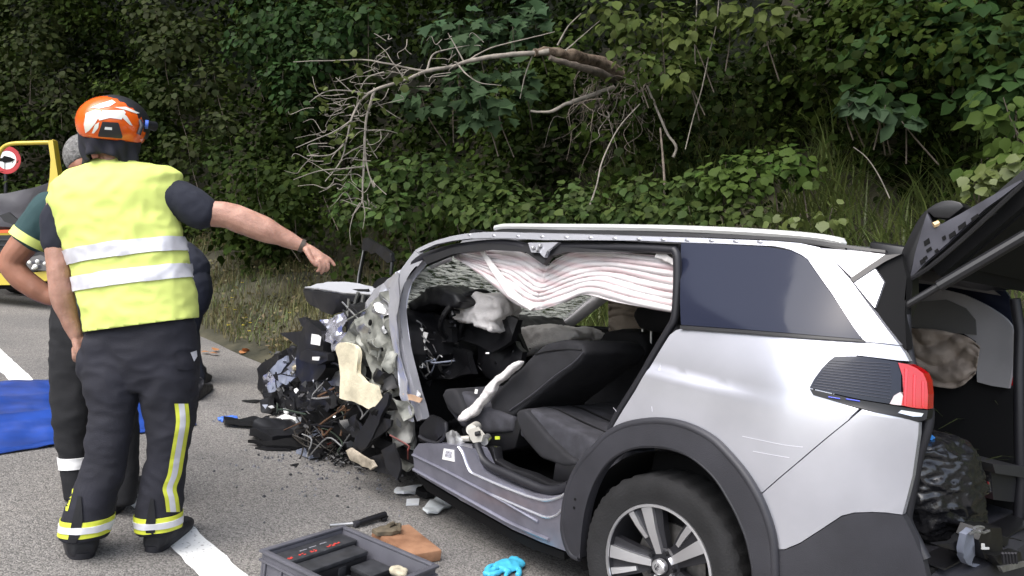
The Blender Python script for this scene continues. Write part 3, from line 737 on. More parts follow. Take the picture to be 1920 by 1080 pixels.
# --- sill
sill = [(773, 845), (783, 832), (800, 833), (830, 832), (860, 836), (872, 838), (884, 842), (890, 853), (896, 868), (904, 882), (918, 892), (935, 901), (960, 912), (993, 924), (1027, 931), (1050, 928), (1066, 922), (1064, 950), (1060, 975), (1060, 1010), (1058, 1034), (1010, 1016), (960, 994), (900, 960), (840, 925), (780, 889), (774, 878)]
panel('sill', sill, paint_raw, car, off=0.0, thick=0.10, grid=0.04, edge=0.008)
for pts, r_ in (([(774, 853), (830, 880), (880, 906), (933, 934), (975, 958), (1010, 978)], 0.010), ([(776, 880), (830, 910), (900, 949), (960, 982), (1030, 1012)], 0.012),
                ([(860, 838), (868, 850), (876, 872), (884, 886), (900, 894), (930, 907), (962, 920), (995, 932), (1022, 938), (1045, 934), (1060, 926)], 0.009),
                ([(905, 920), (930, 931), (965, 946), (1000, 961), (1025, 970), (1043, 966), (1054, 955), (1060, 944)], 0.008)):
    tube_obj('sill_bead', hits(sm(pts, 5), 0.0), r_, paint_raw if r_ > 0.0095 else paint, car, 8, squash=0.8)
panel('sill_underside', [(780, 891), (840, 927), (900, 962), (960, 996), (1010, 1018), (1058, 1036), (1058, 1050), (1000, 1030), (940, 1002), (870, 962), (800, 920)], blkm, car, off=-0.03, thick=0.1)
panel('sill_sticker', [(832, 841), (851, 844), (852, 866), (829, 861)], white_pl, car, off=0.003, thick=0.003)
panel('sticker_print', [(836, 845), (847, 847), (846, 859), (834, 856)], mat('sticker_ink', (0.35, 0.35, 0.40), rough=0.6, var=0.9, vscale=160), car, off=0.0045, thick=0.002)
# door seals
tube_obj('door_seal', [CY(a, b, 0.86) for a, b in sm([(893, 832), (897, 845), (905, 862), (922, 876), (945, 886), (985, 904), (1020, 918), (1045, 919), (1068, 910)], 5)], 0.022, rubber, car, 8)
tube_obj('door_seal', [CY(a, b, 0.80) for a, b in sm([(1145, 806), (1160, 775), (1182, 740), (1205, 703), (1228, 662), (1252, 622), (1264, 600), (1268, 570), (1270, 520), (1269, 480), (1262, 468)], 5)], 0.017, rubber, car, 8)
tube_obj('door_seal', [CY(a, b, 0.715) for a, b in sm([(1022, 490), (1027, 478), (1036, 469), (1050, 464), (1070, 463), (1120, 464), (1180, 465), (1230, 467), (1268, 470)], 5)], 0.017, rubber, car, 8)
tube_obj('door_seal', [CY(a, b, 0.72) for a, b in sm([(988, 466), (970, 460), (945, 457), (915, 458), (885, 461), (850, 466), (815, 475), (793, 483), (775, 498), (760, 518), (751, 545), (749, 580), (753, 620), (760, 660), (768, 700), (777, 735), (786, 755)], 5)], 0.024, rubber, car, 8)
tube_obj('inner_seal', [CY(a, b, 0.66) for a, b in sm([(758, 572), (761, 550), (772, 527), (790, 510), (815, 498), (845, 486)], 5)], 0.012, trim_g, car, 8)
panel('header_liner', [(792, 482), (850, 464), (915, 455), (985, 458), (1020, 455), (1060, 453), (1150, 454), (1272, 457), (1272, 474), (1150, 472), (1060, 472), (1030, 480), (1018, 496), (985, 472), (915, 468), (850, 476), (800, 496)], blk, car, off=-0.03, thick=0.03)
# cut stump of the middle pillar under the roof
panel('cut_pillar_stub', [(990, 455), (1047, 454), (1036, 463), (1026, 470), (1020, 483), (1012, 474), (996, 473)], paint, car, off=-0.008, thick=0.05, grid=0.02)
for q in ((1000, 464), (1008, 468), (1013, 461)):
    bm = bmesh.new(); bmesh.ops.create_icosphere(bm, subdivisions=1, radius=0.012, matrix=Matrix.Translation(hit(q[0], q[1], 0.0))); bm_obj('torn_metal', bm, steel, car, smooth=False)

# --- windscreen pillar (left), crumpled outwards
ap = sm([(778, 470), (763, 490), (748, 512), (738, 540), (735, 570), (738, 610), (743, 645), (750, 680), (758, 712), (766, 742), (774, 768), (782, 790)], 3) + sm([(792, 786), (786, 760), (778, 735), (770, 703), (761, 668), (754, 634), (750, 600), (749, 572), (754, 545), (763, 522), (777, 502), (795, 486)], 3)
panel('windscreen_pillar', ap, paint, car, off=-0.10, thick=0.05, grid=0.04)
plate_obj('torn_pillar_skin', [CY(a, b, 0.84) for a, b in [(745, 510), (752, 515), (742, 545), (741, 590), (746, 640), (757, 700), (768, 745), (775, 790), (764, 790), (752, 740), (742, 690), (733, 630), (731, 580), (733, 545)]], 0.006, paint, car, crumple=0.012, cuts=6, seed=3, fs=14)
# ------------------------------------------------------------------ inside the car
def ripples(a, sc, seed=0): 
    return lambda p: a * (noise.noise(p * sc + Vector((seed, 0, 0))) + 0.5 * noise.noise(p * sc * 2.3 + Vector((0, seed, 0))))
# floor, tunnel, right-hand body side
prism_obj('floor_pan', [(2.45, 0.34), (2.2, 0.30), (0.9, 0.30), (0.55, 0.42), (0.45, 0.52), (-0.70, 0.55), (-0.70, 0.50), (0.4, 0.46), (0.5, 0.36), (0.9, 0.24), (2.45, 0.24)], -0.82, 0.78, blkm, car)
prism_obj('centre_tunnel', [(2.3, 0.30), (2.3, 0.62), (1.9, 0.66), (1.3, 0.60), (1.1, 0.55), (1.0, 0.30)], -0.13, 0.12, blk, car, bev=0.03)
# right body side: lower panel, pillars, window frames with real openings
prism_obj('right_door_trim', [(2.25, 0.30), (2.25, 0.96), (1.70, 1.02), (0.9, 1.06), (0.30, 1.12), (0.30, 0.75), (0.5, 0.35)], -0.86, -0.78, blkm, car, bev=0.01)
prism_obj('right_outer_skin', [(2.25, 0.25), (2.25, 0.95), (1.70, 1.01), (0.9, 1.05), (0.30, 1.11), (-0.62, 1.18), (-0.70, 0.70), (-0.55, 0.35), (-0.36, 0.36), (-0.30, 0.58), (-0.10, 0.76), (0.2, 0.76), (0.42, 0.58), (0.5, 0.25)], -0.915, -0.87, paint, car, bev=0.006)
def pillar(name, a, b, wa, wb, m, y_t=0.05):
    bm = bmesh.new(); add_tube(bm, [a, tuple((Vector(a) + Vector(b)) / 2 + Vector((0, -0.015, 0.0))), b], [wa, (wa + wb) / 2, wb], 8, squash=0.5, up=(0, 1, 0)); return bm_obj(name, bm, m, car, ang=50)
pillar('right_windscreen_pillar', (2.30, -0.80, 0.94), (1.50, -0.66, 1.50), 0.055, 0.05, trim_g)
pillar('right_middle_pillar', (1.12, -0.82, 1.0), (1.02, -0.68, 1.58), 0.06, 0.05, trim_g)
pillar('right_rear_pillar', (0.18, -0.82, 1.08), (0.22, -0.69, 1.58), 0.07, 0.06, trim_g)
prism_obj('right_roof_frame', [(1.60, 1.47), (1.55, 1.52), (0.9, 1.60), (0.2, 1.61), (0.2, 1.55), (0.9, 1.53)], -0.71, -0.64, trim_g, car, bev=0.01)
plate_obj('right_window_seal', [(2.25, -0.83, 0.94), (1.7, -0.83, 1.01), (0.3, -0.83, 1.10), (0.3, -0.83, 1.13), (1.7, -0.83, 1.04), (2.25, -0.83, 0.97)], 0.03, blk, car)
tg2 = mat('tinted_window', (0.015, 0.02, 0.02), rough=0.05, trans=0.0)
plate_obj('right_rear_window', [(1.08, -0.80, 1.06), (1.0, -0.70, 1.53), (0.28, -0.70, 1.55), (0.22, -0.80, 1.11)], 0.006, glass_dark, car)
plate_obj('right_quarter_glass', [(0.25, -0.78, 1.10), (0.25, -0.69, 1.58), (-0.48, -0.66, 1.60), (-0.62, -0.70, 1.40), (-0.64, -0.75, 1.12)], 0.012, glass_dark, car)
# headlining curtain of the right side, in beige cloth
def curtain(name, top, bot, y0, y1, m, n=46, rows=12, amp=0.012, seed=0, folds=7):
    tp = catmull([(a, b, 0) for a, b in top], 12); bt = catmull([(a, b, 0) for a, b in bot], 12)
    def samp(L_, t): 
        k = t * (len(L_) - 1); i = min(int(k), len(L_) - 2); return L_[i].lerp(L_[i + 1], k - i)
    bm = bmesh.new(); g = []
    for i in range(n + 1):
        r_ = []
        for j in range(rows * 4 + 1):
            t = j / (rows * 4); a = samp(tp, i / n); b = samp(bt, i / n); q = a.lerp(b, t)
            rib = abs(math.sin(t * folds * math.pi + 0.9 * noise.noise(Vector((i * 0.06, t * 2, seed))) * 4.0)) ** 0.7
            y = y0 + (y1 - y0) * t + amp * 2.0 * (rib - 0.6) + amp * 2.2 * noise.noise(Vector((i * 0.16, t * 3, seed + 3))) + 0.9 * amp * noise.noise(Vector((i * 0.5, t * 9, seed + 8)))
            r_.append(bm.verts.new(CY(q.x, q.y, y)))
        g.append(r_)
    for i in range(n):
        for j in range(rows * 4): bm.faces.new((g[i][j], g[i + 1][j], g[i + 1][j + 1], g[i][j + 1]))
    o = bm_obj(name, bm, m, car, ang=None); so = o.modifiers.new('s', 'SOLIDIFY'); so.thickness = 0.004; return o
cur_m = bpy.data.materials.new('pink_tinted_airbag_cloth'); cur_m.use_nodes = True
n = cur_m.node_tree.nodes; L = cur_m.node_tree.links; b = n['Principled BSDF']; b.inputs['Roughness'].default_value = 0.9
tc = n.new('ShaderNodeTexCoord'); wv = n.new('ShaderNodeTexWave'); wv.bands_direction = 'Z'; wv.inputs['Scale'].default_value = 6.5; wv.inputs['Distortion'].default_value = 3.0; wv.inputs['Detail'].default_value = 2; wv.inputs['Detail Scale'].default_value = 0.8
L.new(tc.outputs['Object'], wv.inputs['Vector']); nzz = n.new('ShaderNodeTexNoise'); nzz.inputs['Scale'].default_value = 4; L.new(tc.outputs['Object'], nzz.inputs['Vector'])
mm = n.new('ShaderNodeMath'); mm.operation = 'MULTIPLY'; L.new(wv.outputs['Fac'], mm.inputs[0]); L.new(nzz.outputs['Fac'], mm.inputs[1])
rp = n.new('ShaderNodeValToRGB'); rp.color_ramp.elements[0].position = 0.12; rp.color_ramp.elements[0].color = (0.62, 0.585, 0.59, 1); rp.color_ramp.elements[1].position = 0.50; rp.color_ramp.elements[1].color = (0.58, 0.47, 0.48, 1)  # pinkish light in the folds, painted in as stripes
L.new(mm.outputs[0], rp.inputs['Fac']); L.new(rp.outputs[0], b.inputs['Base Color'])
b.inputs['Sheen Weight'].default_value = 0.1
curtain('curtain_airbag', [(850, 474), (880, 468), (920, 467), (975, 470), (1010, 490), (1026, 500), (1040, 487), (1080, 472), (1150, 474), (1220, 478), (1267, 484)],
        [(852, 482), (880, 500), (910, 522), (940, 548), (968, 570), (995, 580), (1018, 580), (1060, 566), (1097, 553), (1160, 568), (1267, 586)], 0.66, 0.70, cur_m, n=70, seed=1, amp=0.0085, folds=8)
plate_obj('airbag_tail', [CY(a, b, 0.70) for a, b in [(1232, 470), (1245, 472), (1264, 487), (1262, 497), (1244, 486), (1230, 482)]], 0.006, airbag_w, car, crumple=0.008, cuts=3, seed=5, fs=20)
plate_obj('airbag_strap', [CY(a, b, 0.71) for a, b in [(898, 470), (905, 468), (965, 545), (1003, 577), (996, 582), (955, 556)]], 0.008, airbag_w, car, crumple=0.006, cuts=4, seed=8, fs=12)
# driver's seat: backrest leaning back, cushion
soft_obj('driver_backrest', pxz([(1001, 662), (975, 690), (948, 715), (925, 738), (916, 752), (922, 778), (960, 782), (1003, 745), (1045, 712), (1085, 682), (1097, 662), (1088, 642), (1060, 637), (1022, 644)], 0.62), 0.15, 0.62, fabric, car, voxel=0.014, smooth=8, disp=ripples(0.004, 9))
add = [CY(a, b, 0.628) for a, b in sm([(955, 770), (1000, 738), (1040, 705), (1075, 680), (1094, 660)], 5)]
tube_obj('seat_seam', add, 0.0035, fabric2, car, 5)
tube_obj('seat_seam', [CY(a, b, 0.622) for a, b in sm([(1003, 664), (1030, 658), (1060, 655), (1090, 656)], 4)], 0.004, blk, car, 5)
soft_obj('driver_cushion', pxz([(828, 742), (833, 730), (850, 727), (875, 742), (905, 762), (960, 780), (960, 810), (905, 815), (862, 800), (838, 770)], 0.64), 0.16, 0.64, fabric2, car, voxel=0.014, smooth=7, disp=ripples(0.004, 8, 3))
soft_obj('seat_bolster', pxz([(829, 740), (836, 729), (852, 728), (862, 742), (872, 765), (870, 785), (855, 780), (838, 762)], 0.66), 0.50, 0.67, fabric, car, voxel=0.012, smooth=6)
prism_obj('seat_rail_cover', pxz([(862, 802), (960, 790), (985, 770), (965, 842), (930, 850), (895, 838), (868, 822)], 0.62), 0.14, 0.62, blk, car, bev=0.015)
soft_obj('side_airbag', pxz([(857, 788), (861, 779), (880, 760), (897, 742), (906, 728), (920, 712), (945, 692), (968, 676), (975, 677), (972, 684), (952, 700), (938, 714), (928, 722), (922, 734), (905, 752), (893, 771), (880, 783), (868, 791)], 0.70), 0.655, 0.70, airbag_w, car, voxel=0.008, smooth=4, disp=ripples(0.008, 16, 2), fac=0.5)
# passenger seat with headrest, rear bench
soft_obj('passenger_backrest', pxz([(1120, 640), (1130, 622), (1165, 615), (1200, 622), (1214, 648), (1205, 720), (1175, 790), (1120, 790), (1090, 760), (1100, 690)], -0.15), -0.62, -0.15, fabric, car, voxel=0.016, smooth=9, disp=ripples(0.004, 8, 6))
hr = soft_obj('headrest', pxz([(1184, 592), (1190, 576), (1225, 574), (1258, 578), (1263, 595), (1256, 615), (1230, 624), (1196, 616)], -0.10), -0.40, -0.10, fabric, car, voxel=0.014, smooth=6)
for px in (1205, 1221):
    tube_obj('headrest_post', [CY(px, 605, -0.2), CY(px - 1, 660, -0.2)], 0.007, steel, car, 6)
soft_obj('passenger_cushion', [(2.05, 0.60), (2.0, 0.70), (1.5, 0.66), (1.45, 0.52), (1.9, 0.50)], -0.62, -0.15, fabric, car, voxel=0.018, smooth=6)
def cush(p): return 0.006 * noise.noise(p * 7)
soft_obj('rear_cushion', [(1.16, 0.66), (1.13, 0.70), (1.02, 0.705), (0.85, 0.685), (0.62, 0.665), (0.5, 0.66), (0.5, 0.50), (0.78, 0.48), (0.95, 0.50), (1.12, 0.56)], -0.65, 0.66, fabric2, car, voxel=0.016, smooth=6, disp=cush)
soft_obj('rear_cushion_side', pxz([(968, 775), (974, 768), (984, 768), (1000, 785), (1030, 820), (1060, 850), (1095, 872), (1060, 875), (1015, 860), (985, 825), (970, 795)], 0.68), 0.60, 0.685, fabric, car, voxel=0.01, smooth=5)
for k, yy in enumerate((0.52, 0.34)):
    tube_obj('cushion_seam', [(1.13, yy, 0.70), (1.02, yy, 0.708), (0.85, yy, 0.690), (0.6, yy, 0.668)], 0.005, blkm, car, 5)
soft_obj('rear_backrest', [(0.62, 0.64), (0.52, 0.62), (0.22, 1.10), (0.25, 1.22), (0.34, 1.24), (0.42, 1.12)], -0.64, 0.64, fabric, car, voxel=0.02, smooth=7)
prism_obj('seat_hinge_cover', pxz([(1045, 868), (1062, 850), (1085, 862), (1100, 880), (1078, 905), (1040, 905)], 0.66), 0.60, 0.68, blk, car, bev=0.01)
prism_obj('seat_latch', pxz([(1087, 880), (1100, 872), (1104, 882), (1092, 892)], 0.68), 0.66, 0.69, chrome, car)
prism_obj('sill_trim', pxz([(912, 850), (914, 836), (930, 838), (934, 862), (962, 876), (1000, 888), (1035, 905), (1060, 905), (1060, 918), (1000, 905), (940, 888)], 0.74), 0.70, 0.76, blk, car, bev=0.008)
prism_obj('yellow_tag', pxz([(928, 818), (936, 818), (936, 824), (928, 824)], 0.66), 0.655, 0.66, mat('yellow_tag', (0.55, 0.65, 0.05), rough=0.5), car)
prism_obj('yellow_tag', pxz([(1016, 902), (1024, 902), (1024, 907), (1016, 907)], 0.72), 0.715, 0.725, mat('yellow_tag', (0.55, 0.65, 0.05), rough=0.5), car)
# belt tensioner torn out of the middle pillar, lying on the sill
ten = bpy.data.objects.new('belt_retractor', None); COL.objects.link(ten); ten.parent = car
def blob(par, name, pts, r, m, y, sub=1, squash=(1, 1, 1)):
    for a, b in pts:
        bm = bmesh.new(); bmesh.ops.create_icosphere(bm, subdivisions=sub, radius=r, matrix=Matrix.Translation(CY(a, b, y)) @ Matrix.Diagonal((*squash, 1))); bm_obj(name, bm, m, par, ang=40)
tube_obj('reel', [CY(884, 806, 0.80), CY(893, 800, 0.70)], 0.028, mat('cream_steel', (0.62, 0.60, 0.54), rough=0.4, metal=0.4), ten, 14)
tube_obj('reel', [CY(908, 828, 0.80), CY(914, 820, 0.72)], 0.020, steel, ten, 12)
plate_obj('bracket', [CY(a, b, 0.82) for a, b in [(880, 806), (897, 800), (908, 815), (905, 828), (890, 830), (884, 822)]], 0.012, mat('cream_steel', (0.62, 0.60, 0.54)), ten, crumple=0.004, cuts=2, seed=4)
tube_obj('reel', [CY(862, 824, 0.80), CY(882, 822, 0.78)], 0.016, mat('cream_steel', (0.6, 0.6, 0.54)), ten, 10)
tube_obj('spool', [CY(892, 814, 0.84), CY(901, 812, 0.83)], 0.012, blk, ten, 10)
plate_obj('torn_sill_metal', [CY(a, b, 0.85) for a, b in [(838, 812), (848, 806), (858, 808), (856, 824), (866, 832), (852, 838), (842, 834), (846, 822)]], 0.006, steel, car, crumple=0.012, cuts=3, seed=6, fs=20)
plate_obj('kick_panel', [CY(a, b, 0.80) for a, b in [(792, 800), (812, 778), (836, 790), (838, 812), (820, 826), (792, 828)]], 0.02, blk, car, crumple=0.012, cuts=3, seed=9, fs=10)
tube_obj('kick_panel_edge', [CY(a, b, 0.83) for a, b in sm([(786, 818), (800, 826), (822, 830), (836, 812), (836, 792)], 4)], 0.010, rubber, car, 6)
# dashboard and steering wheel
def dashd(p): return 0.012 * noise.noise(p * 11) + 0.006 * noise.noise(p * 25)
soft_obj('dashboard', [(2.75, 1.00), (2.42, 1.04), (2.22, 1.02), (2.08, 0.92), (2.02, 0.80), (2.10, 0.66), (2.3, 0.42), (2.75, 0.42)], -0.74, 0.70, blk, car, voxel=0.02, smooth=6, disp=dashd)
soft_obj('instrument_hood', pxz([(772, 548), (800, 537), (835, 536), (868, 550), (880, 568), (862, 578), (820, 572), (785, 585)], 0.50), 0.24, 0.56, blk, car, voxel=0.014, smooth=6, disp=dashd)
tube_obj('hood_edge', [CY(a, b, 0.52) for a, b in sm([(775, 545), (805, 541), (830, 552), (846, 580), (850, 592)], 5)], 0.016, blk, car, 8)
for pts, s_ in (([(768, 590), (800, 580), (845, 600), (850, 640), (790, 660), (768, 640)], 1), ([(770, 650), (830, 640), (880, 660), (890, 700), (800, 720), (776, 700)], 2), ([(850, 590), (910, 600), (960, 590), (974, 600), (972, 640), (930, 660), (870, 640)], 3), ([(900, 640), (960, 640), (985, 660), (990, 700), (930, 720), (890, 690)], 4)):
    plate_obj('broken_dash_panel', [CY(a, b, 0.50 - 0.06 * s_) for a, b in pts], 0.04, blk, car, crumple=0.03, cuts=4, seed=s_, fs=7)
for a, b, w_, h_, rot in ((783, 618, 20, 6, 0), (796, 632, 8, 18, 0.3), (793, 655, 14, 6, -0.5), (790, 686, 6, 8, 0), (914, 662, 6, 3, 0), (893, 774 - 40, 5, 8, 0.2)):
    c = CY(a, b, 0.60); u1 = CY(a + w_ / 2, b + rot * w_ / 2, 0.60) - c; u2 = CY(a - rot * h_ / 2, b + h_ / 2, 0.60) - c
    plate_obj('white_tag', [c - u1 - u2, c + u1 - u2, c + u1 + u2, c - u1 + u2], 0.003, white_pl, car)
bm = bmesh.new(); sc_ = CY(885, 602, 0.38); ax = Vector((0.85, 0.0, 0.5)).normalized(); e1 = Vector((0, 1, 0)); e2 = ax.cross(e1)
add_tube(bm, [sc_ + (e1 * math.cos(2 * math.pi * k / 28) + e2 * math.sin(2 * math.pi * k / 28)) * 0.18 + ax * 0.05 for k in range(29)], 0.016, 8); bm_obj('steering_wheel', bm, blk, car)
bm = bmesh.new()
for a in (0.2, 2.9, 4.6): add_tube(bm, [sc_ + ax * 0.08, sc_ + (e1 * math.cos(a) + e2 * math.sin(a)) * 0.17 + ax * 0.05], 0.014, 6)
bm_obj('steering_spokes', bm, blk, car)
soft_obj('driver_airbag', pxz([(845, 592), (846, 566), (862, 556), (895, 550), (920, 552), (938, 566), (934, 590), (922, 602), (926, 622), (905, 612), (880, 604), (858, 600)], 0.42), 0.24, 0.44, airbag_w, car, voxel=0.011, smooth=4, disp=lambda p: 0.020 * noise.noise(p * 9) + 0.012 * (1 - abs(noise.noise(p * 17 + Vector((3, 3, 3)))) * 3), fac=0.5)
soft_obj('passenger_airbag', pxz([(973, 618), (990, 612), (1040, 612), (1080, 624), (1082, 634), (1050, 645), (1010, 650), (990, 668), (980, 650)], -0.2), -0.50, -0.18, airbag_w, car, voxel=0.013, smooth=5, disp=lambda p: 0.018 * noise.noise(p * 8) + 0.010 * (1 - abs(noise.noise(p * 15)) * 3))
plate_obj('glovebox_lid', [CY(a, b, 0.0) for a, b in [(930, 590), (972, 596), (974, 625), (990, 660), (975, 668), (940, 640)]], 0.03, blk, car, crumple=0.01, cuts=2, seed=2)
# windscreen: crazed laminated glass, bowed inwards
ws = bpy.data.materials.new('crazed_glass'); ws.use_nodes = True; n = ws.node_tree.nodes; L = ws.node_tree.links; b = n['Principled BSDF']
tc = n.new('ShaderNodeTexCoord'); mp = n.new('ShaderNodeMapping'); mp.inputs['Rotation'].default_value = (0.3, 0.25, 0.15); mp.inputs['Scale'].default_value = (34, 7, 40); L.new(tc.outputs['Object'], mp.inputs['Vector'])
nz = n.new('ShaderNodeTexNoise'); nz.inputs['Scale'].default_value = 1.6; nz.inputs['Detail'].default_value = 6; nz.inputs['Roughness'].default_value = 0.65; nz.inputs['Distortion'].default_value = 0.7; L.new(mp.outputs[0], nz.inputs['Vector'])
rp = n.new('ShaderNodeValToRGB'); rp.color_ramp.elements[0].position = 0.45; rp.color_ramp.elements[0].color = (0, 0, 0, 1); rp.color_ramp.elements[1].position = 0.56; rp.color_ramp.elements[1].color = (1, 1, 1, 1); L.new(nz.outputs['Fac'], rp.inputs['Fac'])
mr = n.new('ShaderNodeMapRange'); mr.inputs['To Min'].default_value = 0.30; mr.inputs['To Max'].default_value = 0.92; L.new(rp.outputs[0], mr.inputs['Value'])
cr = n.new('ShaderNodeMix'); cr.data_type = 'RGBA'; L.new(rp.outputs[0], cr.inputs[0]); cr.inputs[6].default_value = (0.07, 0.10, 0.08, 1); cr.inputs[7].default_value = (0.85, 0.87, 0.83, 1); L.new(cr.outputs[2], b.inputs['Base Color'])
L.new(mr.outputs[0], b.inputs['Alpha']); b.inputs['Roughness'].default_value = 0.25
tl_ = n.new('ShaderNodeBsdfTranslucent'); L.new(cr.outputs[2], tl_.inputs['Color']); mxs = n.new('ShaderNodeMixShader'); mfac = n.new('ShaderNodeMath'); mfac.operation = 'MULTIPLY'; mfac.inputs[1].default_value = 0.5; L.new(rp.outputs[0], mfac.inputs[0]); L.new(mfac.outputs[0], mxs.inputs[0]); L.new(b.outputs[0], mxs.inputs[1]); L.new(tl_.outputs[0], mxs.inputs[2]); L.new(mxs.outputs[0], n['Material Output'].inputs['Surface'])
bm = bmesh.new(); g = []
for i in range(19):
    t = i / 18; r_ = []
    for j in range(23):
        k = -1 + 2 * j / 22; base = Vector((2.35 + 0.08 * k, 0.76 * k, 0.98)); topp = Vector((1.62 + 0.08 * k, 0.64 * k, 1.51))
        p = base.lerp(topp, t); p.x += 0.10 * (1 - k * k) * (1 - 0.3 * t); p += Vector((0.5, 0, -0.6)) * 0 + Vector((-0.05, 0, -0.05)) * math.sin(math.pi * t) * (1 - k * k) * 1.2
        p += Vector(noise.noise_vector(p * 5)) * 0.008; r_.append(bm.verts.new(p))
    g.append(r_)
for i in range(18):
    for j in range(22): bm.faces.new((g[i][j], g[i][j + 1], g[i + 1][j + 1], g[i + 1][j]))
o = bm_obj('windscreen', bm, ws, car, ang=None); so_ = o.modifiers.new('s', 'SOLIDIFY'); so_.thickness = 0.005
tube_obj('windscreen_header', [(1.70, -0.63, 1.515), (1.76, 0, 1.525), (1.70, 0.63, 1.515)], 0.03, blk, car, 8)
plate_obj('interior_mirror', [(1.80, -0.12, 1.40), (1.80, 0.12, 1.40), (1.81, 0.12, 1.34), (1.81, -0.12, 1.34)], 0.03, blk, car)
# right-hand door mirror seen through the far window
soft_obj('right_door_mirror', pxz([(1098, 640), (1110, 622), (1140, 622), (1145, 645), (1120, 660), (1100, 655)], -1.0), -1.10, -0.96, blk, car, voxel=0.014, smooth=4)
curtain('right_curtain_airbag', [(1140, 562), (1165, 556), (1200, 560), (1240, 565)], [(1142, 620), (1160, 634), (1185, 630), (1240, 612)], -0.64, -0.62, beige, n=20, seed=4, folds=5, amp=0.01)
# ------------------------------------------------------------------ boot, tailgate, boot interior
# right inner trim: pale pillar trim, dark window, beige curtain, black lower trim
prism_obj('boot_trim_right', [(0.25, 0.52), (0.25, 1.12), (-0.60, 1.14), (-0.66, 1.0), (-0.70, 0.55)], -0.72, -0.64, blkm, car, bev=0.01)
plate_obj('pillar_trim', [CY(a, b, -0.62) for a, b in sm([(1765, 542), (1800, 550), (1826, 560), (1860, 578), (1887, 597), (1901, 615)], 3) + [(1903, 632), (1900, 690), (1893, 728), (1860, 723), (1834, 716), (1833, 680), (1832, 640), (1800, 620), (1740, 600), (1700, 590), (1700, 560)]], 0.03, trim_g, car)
plate_obj('boot_window', [CY(a, b, -0.605) for a, b in [(1700, 585), (1720, 566), (1775, 562), (1812, 578), (1830, 600), (1832, 628), (1760, 622), (1700, 612)]], 0.015, mat('grey_window', (0.10, 0.10, 0.10), rough=0.3), car)  # plain grey pane in the boot side
def bc(a, b, y): return CY(a, b, y)
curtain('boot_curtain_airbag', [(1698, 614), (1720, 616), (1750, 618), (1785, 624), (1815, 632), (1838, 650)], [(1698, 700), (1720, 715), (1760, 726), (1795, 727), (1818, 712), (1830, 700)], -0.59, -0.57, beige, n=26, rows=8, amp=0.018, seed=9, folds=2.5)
prism_obj('boot_floor', [(0.4, 0.56), (-0.70, 0.58), (-0.76, 0.60), (-0.76, 0.52), (0.4, 0.48)], -0.70, 0.66, blkm, car, bev=0.01)
prism_obj('boot_trim_left', [(0.3, 0.52), (0.3, 1.20), (-0.50, 1.20), (-0.60, 1.0), (-0.66, 0.55)], 0.66, 0.70, blkm, car, bev=0.01)
# opening: seal round the right edge, bumper sill
seal = [CXP(1903, 560, -0.60), CXP(1912, 620, -0.63), CXP(1910, 700, -0.66), CXP(1911, 800, -0.69), CXP(1913, 900, -0.72), CXP(1908, 1000, -0.73)]
tube_obj('boot_seal', seal, 0.022, rubber, car, 8)
tube_obj('boot_seal', [CY(a, b, 0.66) for a, b in sm([(1697, 590), (1699, 640), (1712, 700), (1738, 760), (1738, 800), (1722, 850), (1712, 900), (1703, 945), (1700, 975), (1716, 1010), (1735, 1048)], 4)], 0.020, rubber, car, 8)
bm = bmesh.new(); rings = []
for k in range(25):
    t = -1 + 2 * k / 24; x = -0.80 + 0.12 * abs(t) ** 3; y = 0.74 * t
    rings.append([Vector((x + 0.16, y, 0.60)), Vector((x + 0.02, y, 0.60)), Vector((x - 0.03, y, 0.57)), Vector((x - 0.05, y, 0.50)), Vector((x - 0.04, y, 0.36)), Vector((x + 0.06, y, 0.28)), Vector((x + 0.16, y, 0.28))])
add_ring_loft(bm, rings); bm_obj('bumper_sill', bm, clad, car, ang=35)
plate_obj('sill_plate', [(-0.70, -0.55, 0.607), (-0.79, -0.55, 0.605), (-0.79, 0.55, 0.605), (-0.70, 0.55, 0.607)], 0.006, blk, car)
prism_obj('right_rear_lamp', [(-0.66, 1.06), (-0.70, 1.10), (-0.68, 1.22), (-0.5, 1.22), (-0.45, 1.1)], -0.90, -0.68, red_lens, car, bev=0.02)
# tailgate, hinged at the roof and raised
gate = bpy.data.objects.new('tailgate', None); COL.objects.link(gate); gate.parent = car
A0 = Vector((CY(1700, 516, 0.60).x, 0, CY(1700, 516, 0.60).z)); g_dir = (CY(1918, 334, 0.60) - CY(1700, 520, 0.60)); g_dir.y = 0; g_dir.normalize(); g_up = Vector((-g_dir.z, 0, g_dir.x)); g_up = g_up if g_up.z > 0 else -g_up
def GP(s, y, h): return A0 + g_dir * s + g_up * h + Vector((0, y, 0))
LG = 1.05
def gate_slab(name, outline, h0, h1, m, crown=0.0):
    bm = bmesh.new(); n_ = len(outline)
    f = bm.faces.new([bm.verts.new((s, y, 0)) for s, y in outline]); bmesh.ops.triangulate(bm, faces=bm.faces[:])
    for k in range(1, 9): bmesh.ops.bisect_plane(bm, geom=bm.verts[:] + bm.edges[:] + bm.faces[:], plane_co=(0, -0.7 + 0.155 * k, 0), plane_no=(0, 1, 0))
    ext = bmesh.ops.extrude_face_region(bm, geom=bm.faces[:]); up = [v for v in ext['geom'] if isinstance(v, bmesh.types.BMVert)]; us_ = set(up)
    for v in bm.verts:
        s, y = v.co.x, v.co.y; h = (h1 if v in us_ else h0) - crown * (abs(y) / 0.65) ** 2.2
        v.co = GP(s, y, h)
    bmesh.ops.recalc_face_normals(bm, faces=bm.faces[:]); return bm_obj(name, bm, m, gate, ang=30)
out_ = [(0.10, -0.58), (0.30, -0.60), (LG, -0.62), (LG, 0.585), (0.30, 0.585), (0.10, 0.58)]
gate_slab('outer_shell', out_, 0.002, 0.028, blk, crown=0.012)
